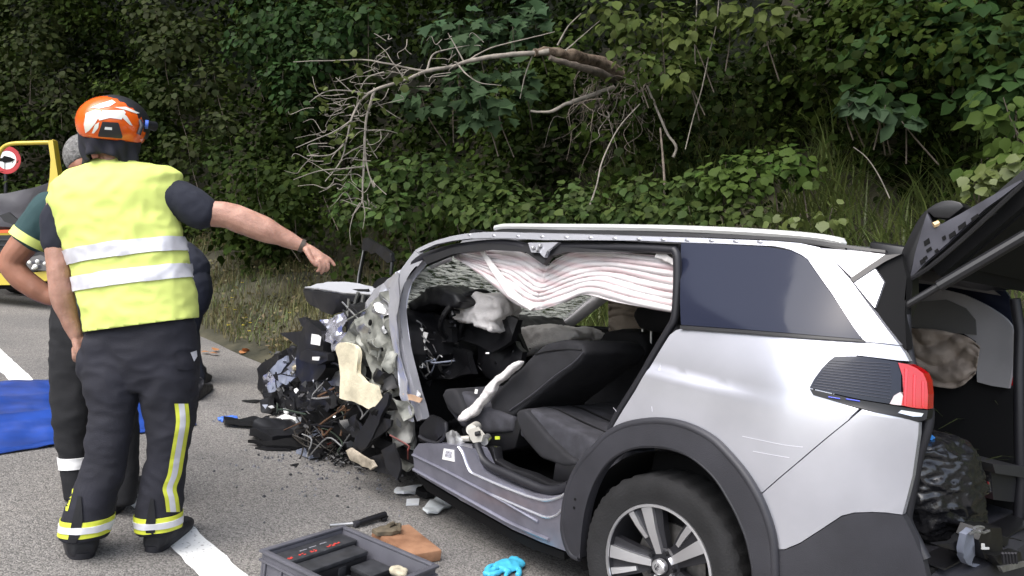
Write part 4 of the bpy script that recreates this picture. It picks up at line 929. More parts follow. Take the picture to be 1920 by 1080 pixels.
prism_obj('gate_header', [(-0.40, 1.655), (-0.56, 1.645), (-0.58, 1.57), (-0.44, 1.54)], -0.63, 0.60, blk, gate, bev=0.02)
gate_slab('inner_trim', [(0.06, -0.55), (LG, -0.60), (LG, 0.56), (0.06, 0.53)], -0.055, 0.0, blkm, crown=0.0)
plate_obj('rear_window', [GP(0.12, -0.5, -0.058), GP(0.55, -0.52, -0.058), GP(0.55, 0.50, -0.058), GP(0.12, 0.48, -0.058)], 0.006, mat('gate_glass', (0.005, 0.005, 0.006), rough=0.7, spec=0.2), gate)
# left flank of the tailgate: bare metal flange with punched holes, black spoiler cheek
fl_m = mat('gate_metal', (0.055, 0.055, 0.068), rough=0.5, metal=0.3, var=0.2, vscale=10)
fl = [CY(a, b, 0.60) for a, b in [(1706, 522), (1722, 460), (1741, 400), (1750, 418), (1770, 420), (1800, 403), (1850, 374), (1918, 338), (1918, 342), (1850, 392), (1780, 450), (1730, 500)]]
plate_obj('flange', fl, 0.02, fl_m, gate, crumple=0.006, cuts=4, seed=3, fs=10)
for a, b, w_, h_ in ((1738, 454, 10, 9), (1742, 468, 9, 5), (1730, 490, 9, 8), (1735, 484, 7, 5), (1786, 440, 12, 8), (1804, 424, 14, 8), (1770, 446, 6, 6), (1828, 408, 13, 6), (1756, 470, 6, 4)):
    c = CY(a, b, 0.612); u1 = CY(a + w_ / 2, b - w_ * 0.35, 0.612) - c; u2 = CY(a + 1, b + h_ / 2, 0.612) - c
    plate_obj('punched_hole', [c - u1 - u2, c + u1 - u2, c + u1 + u2, c - u1 + u2], 0.004, blkm, gate)
tube_obj('flange_clip', [CY(1750, 422, 0.62), CY(1760, 418, 0.61)], 0.010, mat('brass_clip', (0.6, 0.42, 0.22), rough=0.4), gate, 6)
cheek = sm([(1690, 505), (1690, 478), (1703, 448), (1722, 412), (1741, 391), (1765, 378), (1785, 376), (1802, 380)], 3) + [(1808, 388), (1780, 410), (1752, 408), (1742, 398), (1724, 450), (1706, 520)]
prism_obj('spoiler_cheek', pxz(cheek, 0.60), 0.50, 0.605, blk, gate, bev=0.012)
prism_obj('spoiler', [(A0.x - 0.02, 1.66), (A0.x - 0.08, 1.76), (A0.x - 0.17, 1.80), (A0.x - 0.24, 1.78), (A0.x - 0.14, 1.70)], -0.62, 0.55, blk, gate, bev=0.02)
tube_obj('gate_edge', [CY(a, b, 0.605) for a, b in sm([(1706, 524), (1740, 503), (1790, 462), (1850, 408), (1920, 343)], 4)], 0.008, blk, gate, 6)
bm = bmesh.new(); add_tube(bm, [CY(1690, 578, 0.66), CY(1905, 452, 0.60)], 0.013, 10); add_tube(bm, [CY(1760, 537, 0.645), CY(1925, 440, 0.595)], 0.019, 10); bm_obj('gas_strut', bm, blk, car)
tube_obj('strut_joint', [CY(1664, 579, 0.67), CY(1690, 579, 0.67)], 0.014, steel, car, 8)
tube_obj('strut_joint', [CY(1684, 578, 0.67), CY(1692, 580, 0.66)], 0.017, chrome, car, 10)
for p in (((1661, 545), (1668, 572)), ((1676, 544), (1674, 570))): tube_obj('hinge_arm', [CY(*p[0], 0.66), CY(*p[1], 0.66)], 0.006, steel, car, 6)
tube_obj('hinge_bracket', [CY(1676, 541, 0.66), CY(1688, 544, 0.655)], 0.010, steel, car, 8)
tube_obj('hinge_hook', [CY(a, b, 0.66) for a, b in [(1666, 592), (1674, 596), (1676, 606), (1668, 606)]], 0.005, steel, car, 6)
prism_obj('hinge_block', pxz([(1655, 500), (1690, 482), (1704, 520), (1704, 560), (1690, 600), (1676, 620), (1650, 586), (1642, 574)], 0.60), 0.50, 0.62, blk, car, bev=0.01)
# ------------------------------------------------------------------ load in the boot (things of their own)
bagm = mat('black_bin_bag', (0.012, 0.012, 0.014), rough=0.25, coat=0.3)
def bagd(p):
    q = Vector((p.x * 6, p.y * 6, p.z * 17)); return 0.016 * (1 - abs(noise.noise(q)) * 2.6) + 0.009 * (1 - abs(noise.noise(q * 2.2 + Vector((4, 1, 2)))) * 2.6) + 0.005 * (1 - abs(noise.noise(q * 4.6)) * 2.6)
bm = bmesh.new(); cx = CY(1748, 920, 0.42); rings = []
for px0, px1, py, ry in ((1716, 1778, 826, 0.06), (1708, 1786, 838, 0.10), (1708, 1792, 870, 0.13), (1700, 1800, 910, 0.15), (1703, 1790, 955, 0.15), (1712, 1782, 990, 0.13), (1722, 1772, 1012, 0.10)):
    a, b = CXP(px0, py, -0.60), CXP(px1, py, -0.60); c = (a + b) / 2; r_ = abs(a.y - b.y) / 2
    rings.append(ellipse(c, (0.0, r_, 0), (ry, 0, 0), 20))
add_ring_loft(bm, rings)
o = remeshed('bin_bag', bm, bagm, None, 0.008, 3, bagd, CAR); rebase(o); tag(o, 'full black plastic bin bag standing in the open boot', 'bag')
bm = bmesh.new(); P = [CXP(a, b, -0.62) for a, b in [(1724, 812), (1738, 810), (1752, 820), (1750, 827), (1735, 822), (1725, 820)]]
add_plate(bm, P, 0.012, None, 0.004, 2, 1); o = bm_obj('blue_carrier', bm, mat('bright_blue', (0.05, 0.28, 0.75), rough=0.4), None, frame_m=CAR); rebase(o); tag(o, 'bright blue plastic scrap lying on top of the black bin bag', 'scrap')
bm = bmesh.new(); P = [CXP(a, b, -0.62) for a, b in [(1752, 826), (1765, 821), (1778, 826), (1790, 833), (1788, 842), (1772, 840), (1757, 833)]]
add_plate(bm, P, 0.03, None, 0.012, 3, 2, 12); o = bm_obj('crumpled_rag', bm, mat('dirty_rag', (0.42, 0.38, 0.28), rough=0.9, var=0.3, vscale=30), None, frame_m=CAR); rebase(o); tag(o, 'crumpled beige rag beside the blue handle on the bin bag', 'rag')
# grey moulded box with chrome latch
gb = empty('equipment_box', CAR @ Matrix.Translation(CXP(1830, 925, -0.45)), 'grey plastic box with a shiny metal latch in the boot', 'box'); gm = gb.matrix_world.inverted() @ CAR
def child_bm(name, bm, m, par, M_):
    bmesh.ops.transform(bm, matrix=M_, verts=bm.verts[:]); return bm_obj(name, bm, m, par, ang=30)
bm = bmesh.new(); add_plate(bm, [CXP(a, b, -0.58) for a, b in [(1790, 862), (1840, 872), (1845, 925), (1796, 918)]], 0.26); child_bm('case', bm, mat('box_grey', (0.02, 0.02, 0.023), rough=0.5), gb, gm)
bm = bmesh.new(); add_plate(bm, [CXP(a, b, -0.60) for a, b in [(1786, 851), (1850, 858), (1881, 868), (1876, 882), (1840, 876), (1792, 868)]], 0.28); child_bm('lid', bm, mat('lid_grey', (0.04, 0.04, 0.044), rough=0.45), gb, gm)
bm = bmesh.new(); add_plate(bm, [CXP(a, b, -0.62) for a, b in [(1838, 894), (1850, 880), (1885, 885), (1880, 930), (1848, 926)]], 0.12, crumple=0.01, cuts=2); child_bm('broken_corner', bm, blk, gb, gm)
bm = bmesh.new(); add_tube(bm, [CXP(a, b, -0.70) for a, b in [(1858, 890), (1842, 893), (1841, 918), (1846, 927), (1856, 922), (1853, 903), (1862, 897)]], 0.006, 6); child_bm('latch', bm, chrome, gb, gm)
bm = bmesh.new(); bmesh.ops.create_icosphere(bm, subdivisions=2, radius=0.026, matrix=Matrix.Translation(CXP(1866, 910, -0.69)) @ Matrix.Diagonal((0.5, 1.2, 0.7, 1))); child_bm('knob', bm, greyblue, gb, gm)
# red carton
rc = empty('red_carton', CAR @ Matrix.Translation(CXP(1805, 975, -0.55)), 'red carton with a white label wedged behind the bin bag', 'carton'); rm = rc.matrix_world.inverted() @ CAR
bm = bmesh.new(); add_plate(bm, [CXP(a, b, -0.60) for a, b in [(1792, 930), (1806, 928), (1808, 962), (1824, 978), (1822, 985), (1786, 975)]], 0.14); child_bm('box', bm, mat('red_card', (0.42, 0.015, 0.02), rough=0.5), rc, rm)
bm = bmesh.new(); add_plate(bm, [CXP(a, b, -0.675) for a, b in [(1785, 957), (1804, 962), (1803, 975), (1786, 970)]], 0.004); child_bm('label', bm, white_pl, rc, rm)
bm = bmesh.new(); add_plate(bm, [CXP(a, b, -0.675) for a, b in [(1784, 978), (1808, 985), (1806, 990), (1784, 983)]], 0.004); child_bm('white_edge', bm, white_pl, rc, rm)
# torn black lock unit and trim pieces on the bumper sill
lk = empty('broken_latch_unit', CAR @ Matrix.Translation(CXP(1840, 1045, -0.80)), 'broken black lock unit with torn plastic lying on the rear bumper sill', 'car part'); lm = lk.matrix_world.inverted() @ CAR
for nm, pts, th, m_, cr, x_ in (('housing', [(1818, 984), (1858, 984), (1862, 1010), (1858, 1040), (1830, 1042), (1812, 1005)], 0.07, blk, 0.008, -0.80), ('torn_flap', [(1800, 1000), (1816, 990), (1812, 1040), (1822, 1060), (1846, 1062), (1838, 1068), (1818, 1062), (1802, 1040)], 0.02, greyblue, 0.02, -0.82),
                                 ('grille', [(1850, 1038), (1905, 1032), (1908, 1058), (1870, 1062)], 0.04, blk, 0.004, -0.84), ('side_piece', [(1862, 1000), (1890, 1006), (1920, 1012), (1920, 1034), (1870, 1032)], 0.04, blk, 0.012, -0.78),
                                 ('flap', [(1790, 1008), (1805, 1000), (1815, 1030), (1800, 1040), (1760, 1022)], 0.02, blk, 0.012, -0.78), ('metal_strip', [(1872, 1062), (1920, 1052), (1922, 1060), (1878, 1072)], 0.012, steel, 0.0, -0.86)):
    bm = bmesh.new(); add_plate(bm, [CXP(a, b, x_) for a, b in pts], th, None, cr, 3 if cr else 0, len(nm), 10); child_bm(nm, bm, m_, lk, lm)
for k in range(5):
    bm = bmesh.new(); add_tube(bm, [CXP(1880 + k * 6, 1037, -0.872), CXP(1882 + k * 6, 1056, -0.872)], 0.005, 5); child_bm('grille_bar', bm, clad, lk, lm)
bm = bmesh.new(); add_plate(bm, [CXP(a, b, -0.845) for a, b in [(1841, 1019), (1845, 1019), (1846, 1026), (1854, 1026), (1854, 1030), (1841, 1030)]], 0.004); child_bm('white_mark', bm, white_pl, lk, lm)
for a, b, s in ((1835, 990, 1), (1845, 996, 2), (1828, 1000, 3)):
    bm = bmesh.new(); add_tube(bm, [CXP(a - 8, b, -0.845), CXP(a, b + 3 * (-1) ** s, -0.85), CXP(a + 9, b - 1, -0.845)], 0.005, 5); child_bm('lever', bm, steel, lk, lm)
# ------------------------------------------------------------------ the smashed front of the car
def pl(name, pts, y, th, m, cr=0.012, cuts=4, seed=0, fs=9, parent=None, tilt=None):
    """torn piece seen at these picture points, lying y metres left of the car's middle (tilt: y changes from the first to the last point)"""
    n_ = len(pts); P = []
    for i, (a, b) in enumerate(pts):
        yy = y if tilt is None else y + tilt * math.sin(math.pi * i / max(1, n_ - 1))
        P.append(CY(a, b, yy))
    return plate_obj(name, P, th, m, parent or car, crumple=cr, cuts=cuts, seed=seed, fs=fs)
for k_, (pts_, m_, y_) in enumerate((([(706, 566), (724, 560), (730, 590), (716, 600), (704, 586)], steel, 0.83), ([(690, 640), (704, 634), (716, 650), (712, 676), (698, 668)], primer, 0.84), ([(722, 650), (738, 646), (744, 690), (734, 700), (724, 676)], primer, 0.85), ([(700, 690), (728, 700), (742, 730), (722, 734), (706, 716)], blk, 0.84), ([(668, 612), (684, 606), (690, 622), (676, 630)], steel, 0.83), ([(745, 745), (765, 752), (772, 780), (760, 790), (748, 770)], primer, 0.86), ([(690, 770), (712, 760), (730, 780), (716, 800), (696, 796)], blkm, 0.84), ([(640, 790), (668, 776), (690, 800), (668, 822), (644, 812)], blk, 0.80), ([(590, 740), (622, 730), (640, 760), (612, 775)], blk, 0.72))):
    pl('torn_sheet', pts_, y_, 0.008, m_, 0.028, 4, 90 + k_, 14)
# solid core so that nothing behind shows through: engine, bulkhead, front structure
def engd(p): return 0.03 * noise.noise(p * 8) + 0.018 * noise.noise(p * 19) + (0.012 if noise.noise(p * 31) > 0.1 else 0)
def core(name, pts, y0, y1, m, voxel=0.022, smooth=2, disp=engd): return soft_obj(name, pts, y0, y1, m, car, voxel, smooth, disp)
core('engine_block', pxz([(560, 650), (600, 640), (660, 660), (720, 700), (760, 740), (770, 800), (740, 870), (660, 840), (600, 800), (560, 760)], 0.55), -0.45, 0.56, blk)
core('bulkhead', [(2.15, 0.30), (2.15, 0.95), (2.32, 1.0), (2.42, 0.95), (2.42, 0.30)], -0.78, 0.76, blkm, smooth=2, disp=lambda p: 0.02 * noise.noise(p * 7))
core('front_structure', pxz([(505, 690), (545, 650), (600, 650), (620, 720), (620, 780), (570, 800), (520, 775), (498, 740)], 0.35), -0.60, 0.38, blk)
core('gearbox', pxz([(600, 760), (680, 760), (740, 800), (745, 860), (690, 862), (630, 835)], 0.65), 0.0, 0.66, blkm)
prism_obj('right_front_wing', [(3.3, 0.45), (3.35, 0.80), (2.9, 0.95), (2.3, 0.98), (2.25, 0.40)], -0.88, -0.82, paint, car, bev=0.02)
# grey-green inner wing and scuttle metal
W1 = [(676, 600), (690, 578), (704, 560), (722, 546), (735, 541), (738, 580), (740, 630), (748, 690), (764, 750), (756, 720), (735, 690), (712, 665), (690, 655), (668, 645), (650, 640), (656, 622)]
pl('inner_wing', W1, 0.80, 0.006, primer, 0.030, 7, 11, 9)
pl('strut_tower', [(655, 625), (690, 610), (722, 640), (740, 690), (752, 740), (735, 752), (712, 742), (690, 715), (668, 690), (650, 660)], 0.775, 0.008, primer, 0.045, 7, 12, 10)
for a, b, r_ in ((694, 605, 0.015), (724, 613, 0.011), (716, 655, 0.010)):
    bm = bmesh.new(); bmesh.ops.create_cone(bm, cap_ends=True, segments=14, radius1=r_, radius2=r_, depth=0.012, matrix=Matrix.Translation(CY(a, b, 0.82)) @ Matrix.Rotation(R(90), 4, 'X') @ Matrix.Diagonal((0.7, 1.2, 1, 1))); bm_obj('punched_hole', bm, blkm, car)
pl('scuttle_edge', [(700, 545), (735, 520), (760, 500), (768, 497), (756, 518), (735, 545), (705, 572), (688, 590), (682, 585)], 0.72, 0.014, paint, 0.012, 5, 13, 14)
pl('torn_wing_edge', [(676, 592), (688, 580), (704, 562), (712, 566), (698, 586), (684, 604), (672, 612)], 0.76, 0.010, steel, 0.014, 4, 14, 18)
pl('torn_bracket', [(717, 610), (727, 602), (732, 614), (726, 626), (716, 622)], 0.79, 0.012, steel, 0.014, 3, 15, 20)
pl('torn_bracket', [(702, 572), (716, 566), (726, 572), (729, 590), (718, 585), (706, 588)], 0.78, 0.008, primer, 0.014, 3, 16, 20)
pl('torn_bracket', [(740, 690), (757, 698), (765, 715), (790, 742), (787, 753), (764, 745), (745, 720)], 0.80, 0.010, steel, 0.016, 4, 17, 14)
pl('copper_strip', [(757, 738), (778, 740), (794, 748), (789, 755), (770, 750), (758, 745)], 0.84, 0.006, mat('tan_strip', (0.45, 0.30, 0.20), rough=0.7), 0.008, 3, 18, 14)
pl('inner_arch', [(700, 740), (720, 735), (745, 750), (768, 775), (778, 800), (776, 852), (762, 858), (745, 820), (735, 800), (712, 775)], 0.74, 0.010, mat('dirty_metal', (0.16, 0.16, 0.15), rough=0.5, metal=0.5, var=0.4, vscale=14), 0.030, 6, 19, 8)
pl('inner_arch_fold', [(726, 770), (750, 765), (772, 790), (772, 830), (752, 838), (735, 815), (724, 792)], 0.80, 0.012, mat('dirty_metal', (0.16, 0.16, 0.15)), 0.028, 5, 20, 10)
pl('subframe', [(752, 838), (776, 835), (780, 868), (768, 885), (752, 870)], 0.74, 0.02, primer, 0.02, 4, 21, 10)
pl('chassis_leg', [(612, 700), (640, 712), (660, 735), (700, 770), (720, 800), (700, 810), (668, 785), (640, 760), (606, 735)], 0.60, 0.04, mat('dirty_metal', (0.16, 0.16, 0.15)), 0.020, 5, 22, 8)
pl('chassis_rail', [(610, 706), (650, 690), (662, 705), (640, 740), (612, 732)], 0.64, 0.02, steel, 0.016, 4, 23, 10)
# cream foam insulation hanging out
pl('foam_insulation', sm([(634, 655), (640, 646), (652, 642), (668, 648), (673, 660), (673, 680), (670, 694), (679, 708), (686, 718), (704, 724), (709, 740), (713, 760), (701, 770), (680, 760), (660, 752), (642, 746), (650, 738), (662, 733), (661, 718), (652, 700), (642, 684), (638, 670)], 2), 0.86, 0.028, foam, 0.012, 6, 24, 7)
# folded bonnet: bright top skin, dark underside, broken hinge arms
btop = [CY(572, 540, 0.30), CY(612, 531, -0.10), CY(655, 530, -0.20), CY(706, 540, 0.10), CY(700, 553, 0.50), CY(645, 550, 0.55)]
plate_obj('bonnet_skin', btop, 0.012, mat('bonnet_silver', (0.50, 0.51, 0.54), rough=0.5, metal=0.2), car, crumple=0.008, cuts=5, seed=30, fs=5)
blow = [CY(572, 541, 0.28), CY(578, 562, 0.28), CY(600, 578, 0.33), CY(628, 588, 0.40), CY(658, 580, 0.44), CY(688, 572, 0.50), CY(700, 554, 0.50), CY(645, 551, 0.55)]
plate_obj('bonnet_underside', blow, 0.04, blk, car, crumple=0.014, cuts=5, seed=31, fs=5)
plate_obj('bonnet_inner_frame', [CY(575, 548, 0.24), CY(585, 568, 0.0), CY(640, 575, -0.1), CY(700, 560, 0.2), CY(690, 545, 0.4)], 0.03, blkm, car, crumple=0.02, cuts=4, seed=32, fs=6)
tube_obj('bonnet_edge', [btop[0], (btop[0] + btop[5]) / 2 + Vector((0, 0, 0.004)), btop[5], btop[4]], 0.006, steel, car, 6)
for a in ([(672, 548), (664, 575), (652, 600), (645, 610)], [(682, 552), (678, 575), (672, 598)], [(655, 560), (652, 590), (655, 612)]):
    tube_obj('hinge_arm', [CY(x, y_, 0.55) for x, y_ in a], 0.014, mat('dirty_metal', (0.16, 0.16, 0.15)), car, 6)
# black frame standing up behind: bent window channel with the mirror foot
FR = -0.78
tube_obj('bent_window_channel', [CY(a, b, FR) for a, b in [(672, 533), (674, 515), (679, 490), (684, 466), (688, 448)]], 0.020, blk, car, 8)
tube_obj('channel_edge', [CY(a, b, FR + 0.03) for a, b in [(670, 533), (672, 515), (677, 490), (681, 470)]], 0.006, steel, car, 6)
pl('mirror_foot', [(684, 448), (692, 446), (705, 455), (720, 462), (735, 474), (738, 490), (730, 494), (718, 484), (708, 474), (700, 477), (690, 470), (682, 474)], FR, 0.04, blk, 0.008, 3, 33, 8)
tube_obj('bent_window_channel', [CY(a, b, FR) for a, b in [(734, 476), (735, 495), (733, 515)]], 0.018, blk, car, 6)
pl('wiper_cowl', [(700, 535), (712, 522), (724, 520), (730, 530), (722, 540), (704, 546)], 0.2, 0.03, blkm, 0.012, 3, 34, 10)
# battery box, crumpled silver heat shield, fin-shaped trim
pl('battery_box', [(578, 612), (586, 600), (600, 606), (612, 622), (618, 640), (622, 690), (610, 712), (580, 718), (566, 702), (572, 660), (574, 632)], 0.70, 0.10, blk, 0.012, 4, 35, 9)
pl('battery_lid', [(570, 660), (580, 655), (620, 662), (622, 676), (600, 684), (568, 674)], 0.765, 0.05, blk, 0.008, 3, 36, 9)
pl('battery_label', [(585, 626), (597, 628), (602, 632), (600, 648), (583, 645)], 0.775, 0.004, white_pl, 0.0, 0)
pl('battery_label', [(586, 669), (600, 669), (598, 676), (586, 675)], 0.81, 0.004, white_pl, 0.0, 0)
shield = mat('crumpled_foil', (0.55, 0.55, 0.62), rough=0.25, metal=0.8, var=0.2, vscale=20)
pl('heat_shield', [(603, 602), (620, 595), (640, 586), (654, 582), (650, 596), (642, 612), (640, 628), (628, 645), (614, 636), (606, 618)], 0.72, 0.006, shield, 0.030, 7, 37, 14)
pl('heat_shield', [(618, 640), (636, 628), (650, 622), (652, 640), (640, 652), (626, 660)], 0.74, 0.006, shield, 0.022, 6, 38, 16)
pl('black_fin_trim', [(527, 625), (548, 622), (580, 620), (585, 640), (580, 655), (567, 668), (558, 650), (545, 637)], 0.45, 0.012, blk, 0.010, 3, 39, 7)
pl('black_fin_trim', [(560, 598), (572, 594), (588, 600), (596, 612), (580, 615), (566, 612)], 0.55, 0.03, blk, 0.012, 3, 40, 9)
# crushed headlamp and grille, front left corner
pl('bumper_wrap', [(489, 700), (498, 680), (520, 664), (545, 660), (560, 680), (556, 715), (530, 735), (500, 745), (491, 730)], 0.30, 0.05, blk, 0.02, 5, 41, 8)
for k, (pts, m_) in enumerate((([(508, 694), (524, 676), (540, 667), (541, 680), (526, 700), (512, 704)], greyblue), ([(493, 708), (506, 698), (520, 712), (512, 728), (496, 722)], shield), ([(502, 724), (528, 708), (536, 716), (518, 734), (504, 738)], greyblue), ([(524, 704), (545, 692), (556, 705), (540, 722), (526, 716)], greyblue), ([(540, 690), (550, 676), (560, 672), (562, 690), (552, 700)], steel))):
    pl('headlamp_shard', pts, 0.52 + 0.015 * k, 0.016, m_, 0.012, 3, 50 + k, 12)
gold = mat('gold_lamp_bowl', (0.55, 0.48, 0.34), rough=0.3, metal=0.6)
for a, b, r_, m_ in ((553, 690, 0.028, gold), (548, 700, 0.020, chrome), (558, 678, 0.014, gold), (562, 698, 0.016, steel)):
    bm = bmesh.new(); bmesh.ops.create_icosphere(bm, subdivisions=1, radius=r_, matrix=Matrix.Translation(CY(a, b, 0.60)) @ Matrix.Diagonal((1, 0.8, 0.8, 1))); bm_obj('lamp_bowl', bm, m_, car, ang=30)
for k, pts in enumerate(([(496, 742), (530, 730), (570, 738), (580, 760), (545, 770), (505, 765)], [(560, 720), (600, 715), (628, 730), (620, 760), (580, 765)], [(488, 752), (505, 745), (520, 762), (500, 780), (489, 770)], [(600, 700), (640, 690), (655, 720), (640, 750), (605, 740)], [(640, 770), (690, 790), (700, 830), (660, 835), (630, 805)], [(570, 770), (620, 765), (640, 790), (600, 800)])):
    pl('broken_plastic', pts, 0.50 + 0.03 * k, 0.03, blk if k % 2 == 0 else blkm, 0.022, 5, 60 + k, 10)
pl('white_shard', [(515, 785), (535, 776), (545, 780), (560, 782), (560, 792), (540, 794), (516, 793)], 0.62, 0.01, white_pl, 0.01, 3, 70, 14)
pl('white_shard', [(532, 766), (541, 768), (540, 776), (533, 775)], 0.62, 0.01, white_pl, 0.004, 1, 71, 14)
bm = bmesh.new(); bmesh.ops.create_icosphere(bm, subdivisions=1, radius=0.02, matrix=Matrix.Translation(CY(482, 777, 0.60))); bm_obj('white_cap', bm, white_pl, car)
# long dark bumper strut and brace lying across the wheel bay
pl('bumper_strut', [(662, 842), (676, 810), (700, 770), (725, 735), (733, 740), (730, 760), (708, 800), (690, 838), (672, 852)], 0.86, 0.02, blk, 0.010, 4, 72, 8)
pl('bumper_strut', [(690, 820), (715, 782), (738, 788), (737, 800), (715, 812), (696, 830)], 0.85, 0.014, blk, 0.012, 3, 73, 10)
pl('arch_liner', [(716, 845), (736, 830), (745, 850), (752, 880), (750, 898), (738, 892), (724, 870)], 0.88, 0.012, blk, 0.012, 4, 74, 10)
pl('arch_liner', [(690, 860), (720, 850), (742, 880), (735, 890), (700, 880)], 0.86, 0.015, blk, 0.014, 4, 75, 10)
rust = mat('rusty_beige_metal', (0.36, 0.31, 0.24), rough=0.7, var=0.4, vscale=20)
pl('rusty_reinforcement', [(652, 846), (660, 840), (678, 853), (700, 864), (707, 874), (700, 880), (680, 874), (662, 862)], 0.90, 0.02, rust, 0.012, 4, 76, 12)
# wiring looms
gw = np.random.default_rng(21)
cab = [blk, blk, blk, blk, blk, mat('cable_brown', (0.12, 0.065, 0.035), rough=0.6), mat('cable_green', (0.03, 0.045, 0.03), rough=0.5), mat('cable_red', (0.13, 0.025, 0.02), rough=0.5), mat('cable_grey', (0.2, 0.2, 0.2), rough=0.5)]
for k in range(34):
    a0 = np.array([gw.uniform(560, 740), gw.uniform(700, 830)]); d = gw.normal(size=(4, 2)) * np.array([28, 20]); pts = [a0]
    for q in d: pts.append(pts[-1] + q + np.array([0, 5]))
    yy = gw.uniform(0.62, 0.86); P = []
    for a, b in pts:
        p = CY(min(max(a, 520), 765), min(b, 868), yy + gw.normal() * 0.02); p.z = max(p.z, 0.03); P.append(p)
    tube_obj('cable', catmull(P, 4), 0.004 + 0.004 * gw.random(), cab[int(gw.integers(len(cab)))], car, 5)
for k in range(14):                                        # black loom in the footwell and along the scuttle
    pts = [(gw.uniform(640, 735), gw.uniform(560, 640)) for _ in range(3)]
    if k < 6: tube_obj('cable', catmull([CY(a, b, 0.78) for a, b in pts], 5), 0.005, [steel, blk, primer][k % 3], car, 5)
for k in range(26):
    pts = [(gw.uniform(770, 800), gw.uniform(600, 690))]; 
    for _ in range(3): pts.append((min(max(pts[-1][0] + gw.normal() * 14, 766), 900), pts[-1][1] + gw.normal() * 12 + 5))
    tube_obj('dash_cable', catmull([CY(a, b, 0.56 + 0.05 * gw.random()) for a, b in pts], 4), 0.0045, [blk, blk, greyblue, steel][k % 4], car, 5)
# uncountable small fragments hanging in the wreck
def shards(name, boxes, n_, size, mats, seed, kind='stuff', parent=None):
    g = np.random.default_rng(seed); 
    bms = [bmesh.new() for _ in mats]
    for k in range(n_):
        bx = boxes[int(g.integers(len(boxes)))]; c = CY(g.uniform(bx[0], bx[2]), g.uniform(bx[1], bx[3]), g.uniform(bx[4], bx[5]))
        if c.z < 0.02: c.z = 0.02
        s = size * g.uniform(0.4, 1.5); e1 = Vector(g.normal(size=3)).normalized(); e2 = e1.orthogonal().normalized()
        bm = bms[int(g.integers(len(mats)))]
        npt = int(g.integers(3, 6)); pts = [c + (e1 * math.cos(6.283 * i / npt) * g.uniform(.5, 1.4) + e2 * math.sin(6.283 * i / npt) * g.uniform(.3, .9)) * s for i in range(npt)]
        add_plate(bm, pts, 0.005)
    for bm, m_ in zip(bms, mats):
        o = bm_obj(name, bm, m_, parent or car, smooth=False); o['kind'] = kind
shards('broken_fragments', [(495, 660, 620, 790, 0.45, 0.75), (560, 700, 770, 850, 0.6, 0.86), (500, 700, 600, 770, 0.4, 0.6)], 230, 0.026, [blk, blkm, blk, greyblue, clad, steel], 31)
shards('broken_fragments', [(775, 590, 860, 720, 0.42, 0.64), (860, 640, 1000, 700, 0.1, 0.3)], 70, 0.02, [blk, blkm, clad], 32)

# ------------------------------------------------------------------ debris lying on the road (each piece a thing of its own)
def RZ(px, py, h=0.0):
    q = ROADi @ gpt(px, py); return Vector((q.x, q.y, q.z + h))
def road_plate(name, pts, th, m, label, cat, h=0.0, cr=0.006, cuts=3, seed=0, fs=10, group=None):
    bm = bmesh.new(); P = [RZ(a, b) for a, b in pts]
    add_plate(bm, P, th, (0, 0, 1), cr, cuts, seed, fs)
    lo = min(v.co.z for v in bm.verts)
    for v in bm.verts: v.co.z += h + 0.001 - lo
    o = bm_obj(name, bm, m, None, ang=30, frame_m=ROAD); rebase(o); return tag(o, label, cat, group)
road_plate('bumper_strip', [(418, 796), (470, 798), (530, 796), (580, 797), (586, 806), (540, 812), (470, 806), (420, 802)], 0.03, blk, 'long thin black bumper strip pointing left past the wreck', 'car part', cr=0.015, cuts=6, seed=1)
road_plate('bumper_piece', [(466, 828), (474, 812), (520, 806), (580, 802), (590, 818), (560, 830), (510, 834)], 0.05, blk, 'broad black torn bumper section beneath the crushed headlamp', 'car part', cr=0.02, cuts=6, seed=2)
road_plate('bumper_piece', [(464, 834), (520, 836), (580, 826), (600, 832), (560, 846), (500, 842)], 0.02, blkm, 'flat matt black bumper sliver in front of the broad section', 'car part', cr=0.01, cuts=4, seed=3)
road_plate('lamp_fragment', [(578, 830), (590, 814), (608, 814), (606, 828), (592, 836)], 0.04, greyblue, 'blue-grey lamp fragment standing among the black bumper pieces', 'car part', cr=0.012, seed=4)
road_plate('lamp_fragment', [(555, 850), (572, 846), (592, 852), (598, 862), (580, 864)], 0.02, greyblue, 'shiny blue-grey lamp fragment nearest the camera', 'car part', cr=0.008, seed=5)
road_plate('plastic_panel', [(570, 846), (600, 836), (612, 850), (600, 866), (578, 862)], 0.03, blk, 'folded black plastic panel behind the shiny lamp fragment', 'car part', cr=0.02, cuts=4, seed=6)
road_plate('trim_strip', [(478, 842), (500, 840), (546, 843), (544, 847), (500, 846)], 0.01, blk, 'narrow black trim strip lying flat on the asphalt', 'car part', cr=0.004, seed=7)
road_plate('dark_sliver', [(453, 754), (478, 751), (490, 753), (478, 757)], 0.008, blk, 'thin dark sliver on the road left of the crushed headlamp', 'car part', cr=0.004, seed=8)
bm = bmesh.new(); g = np.random.default_rng(8)
for k in range(90):                                        # torn mesh of the grille
    p = RZ(g.uniform(612, 730), 0) if False else RZ(*(lambda t: (620 + 105 * t + g.normal() * 10, 858 + 28 * t + g.normal() * 7))(g.random()), 0.01 + 0.04 * g.random())
    q = p + Vector(g.normal(size=3)) * 0.045; q.z = abs(q.z) * 0.5 + 0.008; add_tube(bm, [p, (p + q) / 2 + Vector((0, 0, 0.01)), q], 0.006, 4)
o = bm_obj('torn_grille', bm, blk, None, frame_m=ROAD, ang=40); rebase(o); tag(o, 'tangle of torn black grille mesh lying below the wheel bay', 'car part')
bm = bmesh.new()
